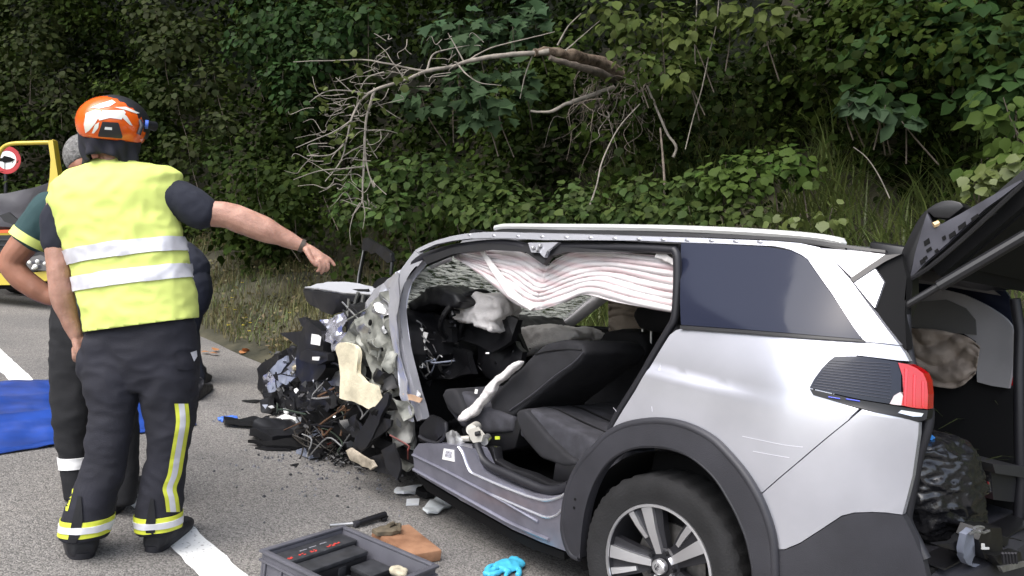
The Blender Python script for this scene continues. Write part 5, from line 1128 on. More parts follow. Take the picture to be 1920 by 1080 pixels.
for k in range(16):
    a0 = np.array([g.uniform(570, 680), g.uniform(815, 850)]); pts = [RZ(*(a0 + g.normal(size=2) * 16), 0.02 + 0.12 * g.random()) for _ in range(4)]
    add_tube(bm, catmull(pts, 4), 0.005, 5)
o = bm_obj('wiring_loom', bm, mat('loom_brown', (0.022, 0.018, 0.014), rough=0.6), None, frame_m=ROAD, ang=50); rebase(o); tag(o, 'tangled brown wiring loom spilling from the engine bay onto the road', 'wiring')
wp = mat('white_plastic', (0.72, 0.74, 0.76), rough=0.4)
road_plate('white_cover', sm([(792, 965), (797, 955), (815, 942), (838, 934), (852, 935), (855, 941), (842, 954), (820, 967), (800, 971)], 2), 0.012, mat('pearly_plastic', (0.62, 0.66, 0.68), rough=0.3, var=0.12, vscale=14), 'pearly white oval plastic cover on the road under the sill', 'car part', cr=0.01, cuts=5, seed=11)
road_plate('white_card', [(762, 940), (786, 939), (785, 948), (761, 949)], 0.012, wp, 'small white rectangular card on the asphalt', 'card', cr=0.002, seed=12)
road_plate('white_scrap', [(738, 926), (752, 918), (780, 917), (792, 922), (770, 930), (756, 932), (742, 931)], 0.015, wp, 'torn white plastic scrap at the front end of the sill', 'scrap', cr=0.014, cuts=4, seed=13)
road_plate('white_scrap', [(778, 915), (800, 912), (806, 918), (794, 923)], 0.014, wp, 'smaller white scrap half hidden by the dark mat under the sill', 'scrap', cr=0.01, seed=14)
road_plate('black_flap', [(778, 934), (800, 910), (820, 906), (850, 920), (880, 940), (840, 938), (800, 940)], 0.03, blkm, 'dark rubber flap hanging down under the front of the sill', 'car part', cr=0.02, cuts=4, seed=15)
road_plate('dark_chip', [(544, 873), (560, 870), (556, 876)], 0.006, blk, 'tiny black chip alone on the asphalt in front of the bumper pieces', 'car part', cr=0.0, cuts=0)
# gravel-size glass and plastic crumbs, nobody could count them
g = np.random.default_rng(17); bm = bmesh.new()
for k in range(420):
    a, b = g.normal(640, 110), g.normal(870, 38)
    if b < 770 or a > 1000: continue
    p = RZ(a, b); s = 0.004 + 0.008 * g.random() ** 2
    bmesh.ops.create_cone(bm, cap_ends=True, segments=4, radius1=s, radius2=s * 0.5, depth=s, matrix=Matrix.Translation(p + Vector((0, 0, s * 0.5))) @ Matrix.Rotation(g.random() * 6, 4, 'Z'))
o = bm_obj('glass_crumbs', bm, mat('crumbs', (0.10, 0.10, 0.11), rough=0.4, island=0.9), None, smooth=False, frame_m=ROAD); tag(o, 'scattered crumbs of broken glass and plastic on the asphalt', 'debris', kind='stuff')
# ================================================================== THE PEOPLE
skin = mat('skin', (0.41, 0.215, 0.155), rough=0.55, sss=0.2, var=0.28, vscale=16, bump=0.3, bscale=160, col2=(0.47, 0.265, 0.20))
skin2 = mat('tanned_skin', (0.32, 0.145, 0.092), rough=0.55, sss=0.2, var=0.14, vscale=11, bump=0.15, bscale=160)
hivis = mat('hi_vis_yellow', (0.58, 0.66, 0.17), rough=0.8, var=0.06, vscale=6, bump=0.12, bscale=260)
tape = mat('silver_tape', (0.62, 0.62, 0.66), rough=0.45, metal=0.15, var=0.08, vscale=22)
ytape = mat('yellow_tape', (0.56, 0.60, 0.05), rough=0.6, var=0.12, vscale=20)
navy = mat('navy_cotton', (0.009, 0.011, 0.021), rough=0.9, bump=0.2, bscale=300)
trouser = mat('navy_turnout', (0.0088, 0.0092, 0.016), rough=0.85, var=0.22, vscale=7, bump=0.25, bscale=260)
black_cloth = mat('black_cloth', (0.005, 0.0055, 0.0075), rough=0.9, bump=0.2, bscale=260)
boot_m = mat('boot_leather', (0.010, 0.010, 0.013), rough=0.6, bump=0.2, bscale=90)
orange = mat('helmet_orange', (0.80, 0.115, 0.008), rough=0.25, coat=0.5)
green_polo = mat('green_polo', (0.020, 0.052, 0.056), rough=0.9, bump=0.2, bscale=300)

def ring_at(py, l, r, d, dh, p=2.2, n=28, lean=0.0):
    """horizontal ring whose edges show at l and r in the picture row py, at distance d"""
    c = at((l + r) / 2, py, d); hw = (r - l) / 2 * d / F
    return ellipse(c, CAM_R * hw + CAM_U * lean * hw, CAM_F * dh, n, p)
def limb(bm, pts, n=14, squash=1.0):
    """tapering limb through (px, py, distance, radius in picture points)"""
    P = [at(a, b, d) for a, b, d, r in pts]; rs = [r * d / F for a, b, d, r in pts]
    PP = catmull([(p.x, p.y, p.z) for p in P], 5); rr = []
    for i in range(len(rs) - 1):
        for k in range(5): t = k / 5; t = t * t * (3 - 2 * t); rr.append(rs[i] * (1 - t) + rs[i + 1] * t)
    rr.append(rs[-1])
    d0 = (PP[0] - PP[1]).normalized(); d1 = (PP[-1] - PP[-2]).normalized()
    PP = [PP[0] + d0 * rr[0] * 0.8, PP[0] + d0 * rr[0] * 0.45] + PP + [PP[-1] + d1 * rr[-1] * 0.45, PP[-1] + d1 * rr[-1] * 0.8]
    rr = [rr[0] * 0.55, rr[0] * 0.88] + rr + [rr[-1] * 0.88, rr[-1] * 0.55]
    add_tube(bm, PP, rr, n, squash=squash)
def ball(bm, c, rx, ry, rz, m=None):
    r = bmesh.ops.create_uvsphere(bm, u_segments=24, v_segments=16, radius=1.0)
    M_ = Matrix((CAM_R * rx, CAM_F * ry, CAM_U * rz)).transposed().to_4x4(); M_.translation = c
    if m: M_ = M_ @ m
    for v in r['verts']: v.co = M_ @ v.co
    return r['verts']
def local(par, o):
    """hand a mesh built in world coordinates to its thing"""
    mi = par.matrix_world.inverted(); o.data.transform(mi); o.parent = par; o.matrix_parent_inverse = Matrix(); return o
def pdecal(name, poly, surf, m, par, grid=6.0, thick=0.002):
    """flat print or tape cut to an outline and laid on the surface that surf(px, py) gives"""
    bm = bmesh.new(); f = bm.faces.new([bm.verts.new((a, b, 0)) for a, b in poly]); bmesh.ops.triangulate(bm, faces=bm.faces[:])
    xs = [a for a, b in poly]; ys = [b for a, b in poly]
    x = min(xs) + grid
    while x < max(xs): bmesh.ops.bisect_plane(bm, geom=bm.verts[:] + bm.edges[:] + bm.faces[:], plane_co=(x, 0, 0), plane_no=(1, 0, 0)); x += grid
    y = min(ys) + grid
    while y < max(ys): bmesh.ops.bisect_plane(bm, geom=bm.verts[:] + bm.edges[:] + bm.faces[:], plane_co=(0, y, 0), plane_no=(0, 1, 0)); y += grid
    for v in bm.verts: v.co = surf(v.co.x, v.co.y)
    ex = bmesh.ops.extrude_face_region(bm, geom=bm.faces[:])
    for v in ex['geom']:
        if isinstance(v, bmesh.types.BMVert): v.co = v.co + (v.co - CAM_POS).normalized() * thick
    bmesh.ops.recalc_face_normals(bm, faces=bm.faces[:])
    return local(par, bm_obj(name, bm, m, None, ang=40))
def ell_surf(c, rx, ry, rz, off=0.002):
    c = Vector(c)
    def f(px, py):
        o = CAM_POS - c; d = ray(px, py)
        O = Vector((o.dot(CAM_R) / (rx + off), o.dot(CAM_F) / (ry + off), o.dot(CAM_U) / (rz + off))); D = Vector((d.dot(CAM_R) / (rx + off), d.dot(CAM_F) / (ry + off), d.dot(CAM_U) / (rz + off)))
        a = D.dot(D); b = O.dot(D); cc = O.dot(O) - 1; q = b * b - a * cc
        t = (-b - math.sqrt(q)) / a if q > 0 else -b / a
        return CAM_POS + d * t
    return f
from mathutils.bvhtree import BVHTree
def mesh_surf(o, off=0.003, dd=3.4):
    me = o.data; mw = o.matrix_world
    bv = BVHTree.FromPolygons([mw @ v.co for v in me.vertices], [list(p.vertices) for p in me.polygons])
    def f(px, py):
        d = ray(px, py).normalized(); h = bv.ray_cast(CAM_POS, d)
        if h[0] is None:
            h2 = bv.find_nearest(at(px, py, dd)); return h2[0] + h2[1] * off
        return h[0] - d * off
    return f
def folds(a, sx, sz, seed, amp2=0.3):
    def f(p):
        q = Vector((p.x * sx + seed, p.y * sx, p.z * sz)); q2 = Vector((p.x * 2.2 * sx, p.y * 2.2 * sx + seed, p.z * 2.2 * sz))
        qd = Vector(((p.x + p.z * 0.8) * sx * 0.8, p.y * sx + seed, (p.z - p.x * 0.9) * sz * 0.55))
        r = 0.55 * (1 - abs(noise.noise(q)) * 2.4) + 0.75 * (1 - abs(noise.noise(qd)) * 2.6)
        return a * (r * 0.7 + noise.noise(q * 0.5) * 0.8 + amp2 * (1 - abs(noise.noise(q2)) * 2.2))
    return f

# ---------------------------------------------------------------- firefighter in the yellow vest, seen from behind, pointing at the car
D1 = 3.36; DL, DR = gdepth(155, 1046), gdepth(300, 1034)
ff = empty('person', Matrix.Translation((gpt(155, 1046) + gpt(300, 1034)) / 2), 'firefighter in yellow reflective vest and orange helmet pointing at the wrecked car', 'person')
def dl(py): t = (py - 620) / 400; return D1 + 0.01 + (DL - D1 - 0.01) * t
def dr(py): t = (py - 620) / 400; return D1 + 0.02 + (DR - D1 - 0.02) * t
# body: one continuous figure
bm = bmesh.new()
ball(bm, at(213, 236, D1 - 0.01), 0.078, 0.098, 0.118); ball(bm, at(213, 262, D1 + 0.05), 0.058, 0.060, 0.07)
ball(bm, at(213, 248, D1 + 0.105), 0.012, 0.02, 0.02)
for s in (-1, 1): ball(bm, at(213 + s * 36, 248, D1), 0.010, 0.018, 0.032)
limb(bm, [(213, 262, D1, 27), (214, 300, D1, 27), (216, 330, D1 - 0.01, 30)])
add_ring_loft(bm, [ring_at(325, 165, 265, D1, 0.06), ring_at(350, 118, 312, D1, 0.085), ring_at(400, 120, 315, D1, 0.10), ring_at(460, 145, 325, D1, 0.10), ring_at(540, 172, 338, D1, 0.10), ring_at(620, 180, 350, D1, 0.10), ring_at(680, 185, 345, D1, 0.09)])
limb(bm, [(292, 366, D1 + .02, 22), (345, 380, D1 + .02, 25), (385, 398, D1 + .03, 25), (428, 404, D1 + .05, 25), (450, 412, D1 + .06, 26), (490, 428, D1 + .08, 25), (535, 447, D1 + .10, 17), (566, 461, D1 + .115, 11.5)])
limb(bm, [(125, 372, D1, 30), (108, 420, D1 - .02, 26), (109, 470, D1 - .03, 23), (112, 520, D1 - .04, 21), (118, 560, D1 - .02, 21.5), (131, 600, D1 + 0.0, 16), (142, 628, D1 + .01, 12.5)])
for pts in ([(222, 690, dl(690), 22), (208, 830, dl(830), 16), (160, 980, dl(980), 12)], [(315, 690, dr(690), 22), (317, 830, dr(830), 16), (298, 980, dr(980), 12)]): limb(bm, pts)
# right hand: palm and five fingers, index pointing
h = D1 + .12
limb(bm, [(566, 461, h, 10.5), (580, 468, h, 12), (594, 477, h, 12.5), (602, 483, h, 11)], squash=0.75)
limb(bm, [(590, 487, h - .02, 6.5), (583, 478, h - .02, 6)])
for pts in ([(602, 477, h, 4.6), (614, 484, h + .015, 4.3), (622, 491, h + .02, 3.9), (627, 497, h + .02, 3.4)],
            [(603, 483, h - .008, 4.7), (613, 492, h - .002, 4.4), (615, 502, h, 4.0), (611, 508, h, 3.5)],
            [(600, 487, h - .022, 4.6), (607, 498, h - .02, 4.3), (606, 507, h - .018, 3.9), (602, 512, h - .016, 3.4)],
            [(596, 489, h - .038, 4.2), (600, 499, h - .036, 3.8), (598, 506, h - .034, 3.4), (594, 509, h - .03, 3.0)],
            [(574, 468, h - .03, 6.0), (580, 480, h - .04, 5.2), (586, 490, h - .045, 4.6), (592, 497, h - .045, 3.8)]): limb(bm, pts, n=10)
# left hand: loosely closed
h = D1 + .015
limb(bm, [(142, 627, h, 12), (147, 642, h, 15), (151, 656, h, 16)], squash=0.6)
for k, (bx, ln) in enumerate(((139, 15), (146, 18), (154, 18), (161, 15))):
    limb(bm, [(bx, 654, h - .004, 5.0), (bx + 0.5, 668, h + .0, 4.8), (bx + 2, 660 + ln, h + .022, 4.4), (bx + 4, 664 + ln * .7, h + .045, 4.0)], n=10)
limb(bm, [(153, 636, h, 6.2), (163, 645, h + .01, 5.6), (167, 658, h + .015, 5.0), (165, 668, h + .02, 4.2)], n=10)
body = local(ff, remeshed('body', bm, skin, None, 0.0055, 3, lambda p: 0.0015 * noise.noise(p * 22)))
# navy T-shirt: sleeves and collar show
bm = bmesh.new()
add_ring_loft(bm, [ring_at(324, 168, 262, D1, 0.06), ring_at(350, 112, 318, D1, 0.09), ring_at(400, 106, 326, D1, 0.115), ring_at(470, 138, 336, D1, 0.115), ring_at(560, 165, 350, D1, 0.115), ring_at(610, 170, 352, D1, 0.115)])
limb(bm, [(296, 362, D1 + .01, 30), (328, 370, D1 + .015, 34), (358, 386, D1 + .02, 34), (379, 398, D1 + .025, 32)])
limb(bm, [(134, 380, D1, 30), (113, 408, D1 - .01, 30), (109, 440, D1 - .02, 28), (109, 456, D1 - .025, 27)])
tee = remeshed('t_shirt', bm, navy, None, 0.010, 3, folds(0.006, 14, 10, 3))
def cutter(o, planes):
    bm = bmesh.new(); bm.from_mesh(o.data)
    for co, no in planes: bmesh.ops.bisect_plane(bm, geom=bm.verts[:] + bm.edges[:] + bm.faces[:], plane_co=co, plane_no=no, clear_inner=True)
    bm.to_mesh(o.data); bm.free(); shade(o.data); return o
local(ff, tee)
# vest
bm = bmesh.new()
add_ring_loft(bm, [ring_at(300, 185, 250, D1, 0.055), ring_at(308, 168, 264, D1, 0.075), ring_at(320, 130, 318, D1, 0.098, lean=0.05), ring_at(338, 100, 337, D1, 0.120, lean=0.10), ring_at(365, 93, 336, D1, 0.134, lean=0.10), ring_at(400, 100, 329, D1, 0.135), ring_at(450, 122, 341, D1, 0.138), ring_at(500, 140, 350, D1, 0.138), ring_at(550, 150, 363, D1, 0.142), ring_at(600, 163, 366, D1, 0.145), ring_at(640, 166, 366, D1, 0.145)])
vest = remeshed('reflective_vest', bm, hivis, None, 0.010, 3, folds(0.0085, 6.5, 8, 9, 0.6))
hemL, hemR = at(165, 622, D1), at(364, 596, D1); hd = (hemR - hemL).normalized(); hup = (CAM_U - hd * CAM_U.dot(hd)).normalized(); hup = hup - CAM_F * hup.dot(CAM_F) * 0
cutter(vest, [(hemL, hup)])
local(ff, vest); so_ = vest.modifiers.new('s', 'SOLIDIFY'); so_.thickness = 0.004
def band(name, src, a, b, hw, d, m, par, off=0.003):
    pa, pb = at(a[0], a[1], d), at(b[0], b[1], d); mi = src.matrix_world.inverted(); dd = (pb - pa).normalized(); n_ = dd.cross(CAM_F).normalized(); n_ = n_ if n_.dot(CAM_U) > 0 else -n_
    o = peel(name, src, [(mi @ (pa - n_ * hw), mi.to_3x3() @ n_), (mi @ (pa + n_ * hw), mi.to_3x3() @ -n_)], m, None, off)
    if o: o.parent = par
    return o
bpy.context.view_layer.update()
band('silver_band', vest, (130, 478), (346, 449), 0.030, D1 - .14, tape, ff); band('silver_band', vest, (148, 529), (356, 502), 0.030, D1 - .14, tape, ff)
# trousers
bm = bmesh.new()
add_ring_loft(bm, [ring_at(575, 182, 350, D1, 0.105), ring_at(610, 170, 361, D1, 0.120), ring_at(640, 167, 366, D1 + .005, 0.125), ring_at(690, 166, 368, D1 + .01, 0.115), ring_at(730, 172, 364, D1 + .01, 0.085)])
add_ring_loft(bm, [ring_at(py, l, r, dl(py), (r - l) / 2 * dl(py) / F * 1.02) for py, l, r in ((640, 166, 266), (690, 163, 262), (740, 167, 256), (770, 170, 248), (800, 171, 243), (850, 168, 236), (890, 156, 229), (930, 139, 217), (960, 125, 207), (985, 119, 201), (1006, 117, 195))])
add_ring_loft(bm, [ring_at(py, l, r, dr(py), (r - l) / 2 * dr(py) / F * 1.02) for py, l, r in ((640, 264, 364), (690, 264, 369), (740, 270, 366), (770, 276, 362), (800, 282, 358), (850, 280, 349), (890, 272, 342), (930, 265, 337), (960, 262, 335), (980, 261, 334), (994, 260, 332))])
# cargo pockets
for (px, py, d) in ((352, 672, D1 + .02), (170, 680, D1)):
    ball(bm, at(px, py, d), 0.040, 0.085, 0.075)
trs = remeshed('turnout_trousers', bm, trouser, None, 0.0095, 3, folds(0.010, 5.5, 9, 5, 0.45)); local(ff, trs)
bpy.context.view_layer.update()
ts = mesh_surf(trs, 0.004)
# hem bands: yellow with a silver middle
for a, b, d in (((112, 984), (206, 984), DL), ((255, 976), (338, 974), DR)):
    mi = trs.matrix_world.inverted(); side = mi @ at((a[0] + b[0]) / 2 + (62 if a[0] < 200 else -62), 980, d)
    for nm, hw, m_, of in (('yellow_band', 0.032, ytape, 0.002), ('silver_band', 0.013, tape, 0.004)):
        pa, pb = at(*a, d), at(*b, d); n_ = (pb - pa).normalized().cross(CAM_F).normalized(); n_ = n_ if n_.dot(CAM_U) > 0 else -n_; rr_ = mi.to_3x3() @ CAM_R
        sgn = -1 if a[0] < 200 else 1
        o = peel(nm, trs, [(mi @ (pa - n_ * hw), mi.to_3x3() @ n_), (mi @ (pa + n_ * hw), mi.to_3x3() @ -n_), (side, rr_ * sgn)], m_, None, of)
        if o: o.parent = ff
stripe = [(340, 757), (343, 790), (338, 825), (332, 860), (327, 890), (318, 915), (322, 935), (325, 960)]
def ribbon(cen, w0): 
    c = catmull([(a, b, 0) for a, b in cen], 4); return [(p.x - w0, p.y) for p in c] + [(p.x + w0, p.y) for p in reversed(c)]
pdecal('yellow_band', ribbon(stripe, 13), ts, ytape, ff, 7); ts2 = mesh_surf(trs, 0.008); pdecal('silver_band', ribbon(stripe, 5.5), ts2, tape, ff, 7)
pdecal('yellow_band', ribbon([(133, 915), (128, 935), (122, 958)], 5), ts, ytape, ff, 6)
pdecal('pocket_flap', [(330, 660), (366, 656), (368, 690), (352, 694), (332, 692)], mesh_surf(trs, 0.010), trouser, ff, 8, 0.008)
pdecal('pocket_tab', [(357, 661), (369, 657), (370, 668), (364, 678)], mesh_surf(trs, 0.016), tape, ff, 6)
pdecal('ankle_gusset', [(146, 930), (152, 930), (155, 975), (150, 1005), (138, 1024), (124, 1026), (132, 990)], ts2, black_cloth, ff, 8); pdecal('ankle_gusset', [(282, 935), (288, 935), (292, 975), (290, 1008), (274, 1010), (272, 985)], ts2, black_cloth, ff, 8)
# boots
def boot(name, heel, toe, w_, d0, d1, par, top, m_=boot_m):
    bm = bmesh.new(); a, b = gpt(*heel), gpt(*toe); n_ = GN; ax = (b - a).normalized(); sd = ax.cross(n_).normalized(); L_ = (b - a).length
    rings = []
    for t, hw, hh in ((0.0, .55, .55), (0.06, .85, .85), (0.2, .95, 1.0), (0.4, .92, .95), (0.6, 1.0, .72), (0.8, 1.02, .55), (0.93, .8, .45), (1.0, .5, .32)):
        c = a + ax * L_ * t + n_ * (0.055 * hh * 2 / 2 + 0.002); rings.append(ellipse(c, sd * w_ * hw, n_ * 0.055 * hh, 16, 3.0))
    add_ring_loft(bm, rings)
    t0 = at(*top); add_tube(bm, [a + ax * L_ * 0.26 + n_ * 0.06, (a + ax * L_ * 0.22 + n_ * 0.12), t0], [w_ * 0.95, w_ * 0.92, w_ * 0.95], 14)
    o = remeshed(name, bm, m_, None, 0.008, 2, lambda p: 0.003 * noise.noise(p * 22)); 
    bm = bmesh.new(); rings = []
    for hh in (0.0, 0.026): rings.append([a + ax * L_ * (0.5 + 0.52 * math.copysign(abs(math.cos(u_)) ** .75, math.cos(u_))) + sd * w_ * 1.06 * math.copysign(abs(math.sin(u_)) ** .75, math.sin(u_)) * (0.9 + 0.1 * math.cos(u_ * 2)) + n_ * (hh + 0.001) for u_ in [2 * math.pi * k / 28 for k in range(28)]])
    add_ring_loft(bm, rings); s_ = bm_obj('sole', bm, rubber, None, ang=40); local(par, o); mi = o.matrix_world.inverted(); 
    s_.data.transform(par.matrix_world.inverted()); s_.parent = o
    return o
boot('boot', (155, 1049), (140, 992), 0.068, 0, 0, ff, (157, 985, DL)); boot('boot', (283, 1036), (350, 984), 0.058, 0, 0, ff, (298, 975, DR))
# helmet: orange rear shell with silver marks, black crown, rear plate, lamp and clip, neck cloth
hc = at(211, 234, D1 - 0.01); hr_ = (0.134, 0.150, 0.116)
def shell(name, c, rx, ry, rz, m_, cuts, th=0.008):
    bm = bmesh.new(); ball(bm, c, rx, ry, rz); bmesh.ops.subdivide_edges(bm, edges=bm.edges[:], cuts=1, smooth=1.0, use_grid_fill=True)
    for co, no in cuts: bmesh.ops.bisect_plane(bm, geom=bm.verts[:] + bm.edges[:] + bm.faces[:], plane_co=co, plane_no=no, clear_inner=True)
    o = local(ff, bm_obj(name, bm, m_, None, ang=40)); s = o.modifiers.new('s', 'SOLIDIFY'); s.thickness = th; s.offset = -1; return o
rimn = (CAM_U + CAM_R * 0.10 - CAM_F * 0.12).normalized(); rimp = at(209, 262, D1 - 0.12)
hel = shell('helmet', hc, *hr_, orange, [(rimp, rimn), (hc + CAM_F * 0.05 + CAM_R * 0.05 + CAM_U * 0.062, (-CAM_F * 0.75 - CAM_U * 0.62 - CAM_R * 0.22).normalized())])
crown = shell('helmet_crown', hc + CAM_R * 0.009 + CAM_F * 0.016 + CAM_U * 0.008, 0.127, 0.146, 0.116, mat('helmet_black', (0.02, 0.02, 0.023), rough=0.4), [(rimp + CAM_U * 0.02, rimn)])
es = ell_surf(hc, *hr_, off=0.003)
silv = mat('helmet_reflective', (0.80, 0.80, 0.72), rough=0.35, metal=0.1)
for poly in ([(161, 212), (178, 206), (190, 208), (186, 218), (178, 232), (168, 244), (160, 250), (157, 234)], [(192, 207), (232, 206), (236, 211), (228, 224), (206, 221), (186, 226), (184, 222)], [(230, 211), (238, 218), (249, 236), (243, 234), (231, 222)], [(170, 202), (188, 194), (210, 187), (217, 192), (206, 199), (186, 203)], [(214, 201), (236, 200), (262, 212), (256, 213), (236, 206)], [(178, 234), (186, 229), (184, 240), (176, 250), (172, 250)]):
    pdecal('reflective_mark', poly, es, silv, ff, 5)
pdecal('rear_plate', [(192, 228), (222, 230), (230, 256), (228, 260), (208, 258), (184, 256), (184, 252)], ell_surf(hc, *hr_, off=0.010), mat('helmet_black', (0.02, 0.02, 0.023)), ff, 5, 0.012)
pdecal('plate_mark', [(197, 238), (210, 239), (210, 244), (196, 243)], ell_surf(hc, *hr_, off=0.013), white_pl, ff, 5)
def tubew(name, pts, r, m_, par, n=10): 
    bm = bmesh.new(); add_tube(bm, [at(*p) for p in pts], r, n); return local(par, bm_obj(name, bm, m_, None, ang=45))
tubew('helmet_lamp', [(266, 232, D1 - 0.01), (290, 237, D1 + 0.05)], [0.016, 0.021], blk, ff); tubew('lamp_ring', [(272, 233, D1 - 0.02), (278, 234, D1 - 0.015)], 0.019, mat('lamp_blue', (0.05, 0.12, 0.5), rough=0.3), ff)
tubew('lamp_bracket', [(262, 226, D1 - 0.04), (266, 236, D1 - 0.05), (260, 252, D1 - 0.05)], 0.009, clad, ff); tubew('helmet_clip', [(153, 226, D1 - 0.04), (153, 240, D1 - 0.05)], 0.010, chrome, ff)
bm = bmesh.new(); rr = []
for j in range(9):
    t = j / 8; row = []
    for k in range(49):
        a = math.pi * (1.06 + 0.92 * k / 48) if False else math.pi * (0.95 + 1.10 * k / 48)
        wv_ = 0.012 * t * math.sin(7 * a + 3 * t) + 0.007 * t * math.sin(13 * a - 4 * t)
        rad = (0.118 - 0.022 * t + wv_); c_ = at(207 + 3 * t, 254 + 50 * t - 10 * t * math.cos((k - 24) / 24 * 4.0), D1 + 0.0)
        row.append(bm.verts.new(c_ + CAM_R * math.cos(a) * rad + CAM_F * math.sin(a) * (rad * 1.02)))
    rr.append(row)
for j in range(8):
    for k in range(48): bm.faces.new((rr[j][k], rr[j][k + 1], rr[j + 1][k + 1], rr[j + 1][k]))
o = local(ff, bm_obj('neck_cloth', bm, mat('neck_cloth', (0.012, 0.012, 0.021), rough=0.85), None, ang=None)); s = o.modifiers.new('s', 'SOLIDIFY'); s.thickness = 0.004
tubew('wrist_band', [(563, 459, D1 + .113), (570, 462, D1 + .117)], 0.0295, mat('leather_strap', (0.06, 0.045, 0.035), rough=0.6), ff, 16)

# ---------------------------------------------------------------- officer in the green polo, half hidden behind the firefighter
D2 = 3.95; dA, dB = gdepth(140, 940), gdepth(225, 968)
of = empty('person', Matrix.Translation(gpt(185, 945)), 'grey-haired person in green polo with yellow cuffs standing hand on hip', 'person')
bm = bmesh.new()
hd_ = at(160, 300, D2); ball(bm, hd_, 0.082, 0.092, 0.115); ball(bm, at(178, 318, D2), 0.055, 0.055, 0.06)
ball(bm, at(148, 306, D2 - .083), 0.020, 0.010, 0.032); ball(bm, at(196, 305, D2), 0.022, 0.015, 0.018)
limb(bm, [(166, 320, D2, 22), (165, 350, D2, 23), (165, 370, D2, 26)])
add_ring_loft(bm, [ring_at(365, 115, 215, D2, 0.06), ring_at(385, 85, 245, D2, 0.085), ring_at(440, 92, 240, D2, 0.095), ring_at(520, 112, 230, D2, 0.09), ring_at(600, 108, 236, D2, 0.095), ring_at(640, 108, 236, D2, 0.09)])
limb(bm, [(95, 392, D2, 26), (66, 430, D2 - .02, 25), (45, 458, D2 - .03, 25), (22, 490, D2 - .03, 22), (34, 515, D2 - .02, 22), (62, 538, D2, 21), (92, 556, D2 + .02, 17), (122, 562, D2 + .03, 12)])
limb(bm, [(235, 392, D2, 24), (262, 450, D2, 20), (268, 520, D2, 16)])
h = D2 + .03
limb(bm, [(122, 562, h, 11), (138, 562, h, 14), (148, 562, h, 13)], squash=0.6)
for k in range(4): limb(bm, [(146, 550 + k * 7, h - .01, 4.2), (158, 553 + k * 7, h - .03, 4.0), (166, 560 + k * 6, h - .03, 3.4)], n=8)
limb(bm, [(132, 568, h, 5), (136, 580, h - .02, 4.5), (138, 590, h - .03, 3.8)], n=8)
for pts in ([(140, 650, D2, 22), (140, 780, D2 - .02, 15), (141, 930, dA, 10)], [(206, 650, D2, 22), (217, 780, D2, 15), (228, 930, dB, 10)]): limb(bm, pts)
local(of, remeshed('body', bm, skin2, None, 0.0065, 3, lambda p: 0.0015 * noise.noise(p * 22)))
hair = mat('grey_hair', (0.16, 0.155, 0.15), rough=0.7, var=0.5, vscale=70, bump=0.8, bscale=160)
bm = bmesh.new(); ball(bm, at(157, 292, D2 - .0), 0.090, 0.099, 0.108)
bmesh.ops.bisect_plane(bm, geom=bm.verts[:] + bm.edges[:] + bm.faces[:], plane_co=at(150, 312, D2), plane_no=(CAM_U - CAM_R * 0.55).normalized(), clear_inner=True)
o = local(of, bm_obj('hair', bm, hair, None)); s = o.modifiers.new('s', 'SOLIDIFY'); s.thickness = 0.012
bm = bmesh.new()
add_ring_loft(bm, [ring_at(360, 130, 205, D2, 0.06), ring_at(372, 102, 226, D2, 0.085), ring_at(395, 78, 250, D2, 0.11), ring_at(440, 84, 246, D2, 0.12), ring_at(520, 105, 236, D2, 0.115), ring_at(590, 103, 240, D2, 0.118)])
limb(bm, [(98, 392, D2, 34), (76, 418, D2 - .01, 33), (60, 442, D2 - .02, 32)]); limb(bm, [(235, 395, D2, 30), (255, 440, D2, 26)])
polo = remeshed('polo_shirt', bm, green_polo, None, 0.010, 3, folds(0.006, 10, 10, 13)); local(of, polo)
bpy.context.view_layer.update(); mi = polo.matrix_world.inverted()
cz = at(57, 444, D2 - .02); cdir = (at(42, 464, D2 - .03) - at(76, 418, D2 - .01)).normalized()
yc = mat('cuff_yellow', (0.72, 0.78, 0.22), rough=0.7)
bm = bmesh.new(); add_tube(bm, [cz - cdir * 0.012, cz + cdir * 0.030], 0.0895, 24); local(of, bm_obj('yellow_cuff', bm, yc, None, ang=40))
pdecal('yellow_side_panel', [(74, 452), (92, 456), (100, 500), (96, 540), (84, 520), (78, 486)], mesh_surf(polo, 0.004), hivis, of, 8)
bm = bmesh.new()
add_ring_loft(bm, [ring_at(570, 104, 240, D2, 0.115), ring_at(610, 100, 243, D2, 0.125), ring_at(680, 102, 245, D2, 0.115), ring_at(710, 108, 240, D2, 0.08)])
da = lambda py: D2 + (dA - D2) * (py - 620) / 320; db = lambda py: D2 + (dB - D2) * (py - 620) / 340
add_ring_loft(bm, [ring_at(py, l, r, da(py), (r - l) / 2 * da(py) / F) for py, l, r in ((640, 100, 178), (700, 100, 176), (770, 104, 174), (830, 110, 166), (880, 118, 162), (935, 124, 160))])
add_ring_loft(bm, [ring_at(py, l, r, db(py), (r - l) / 2 * db(py) / F) for py, l, r in ((640, 168, 244), (700, 172, 246), (770, 184, 252), (830, 200, 258), (890, 208, 256), (945, 208, 250))])
ot = remeshed('trousers', bm, black_cloth, None, 0.011, 3, folds(0.008, 6, 9, 21, 0.45)); local(of, ot); bpy.context.view_layer.update()
mi = ot.matrix_world.inverted()
mi = ot.matrix_world.inverted(); o = peel('white_band', ot, [(mi @ (at(135, 884, dA - .06)), mi.to_3x3() @ CAM_U), (mi @ (at(135, 862, dA - .06)), mi.to_3x3() @ -CAM_U), (mi @ at(184, 873, dA), mi.to_3x3() @ -CAM_R)], mat('white_tape', (0.75, 0.75, 0.75), rough=0.5), None, 0.003); o.parent = of
boot('boot', (142, 945), (150, 900), 0.052, 0, 0, of, (142, 905, dA)); boot('boot', (205, 966), (262, 905), 0.050, 0, 0, of, (226, 920, dB))

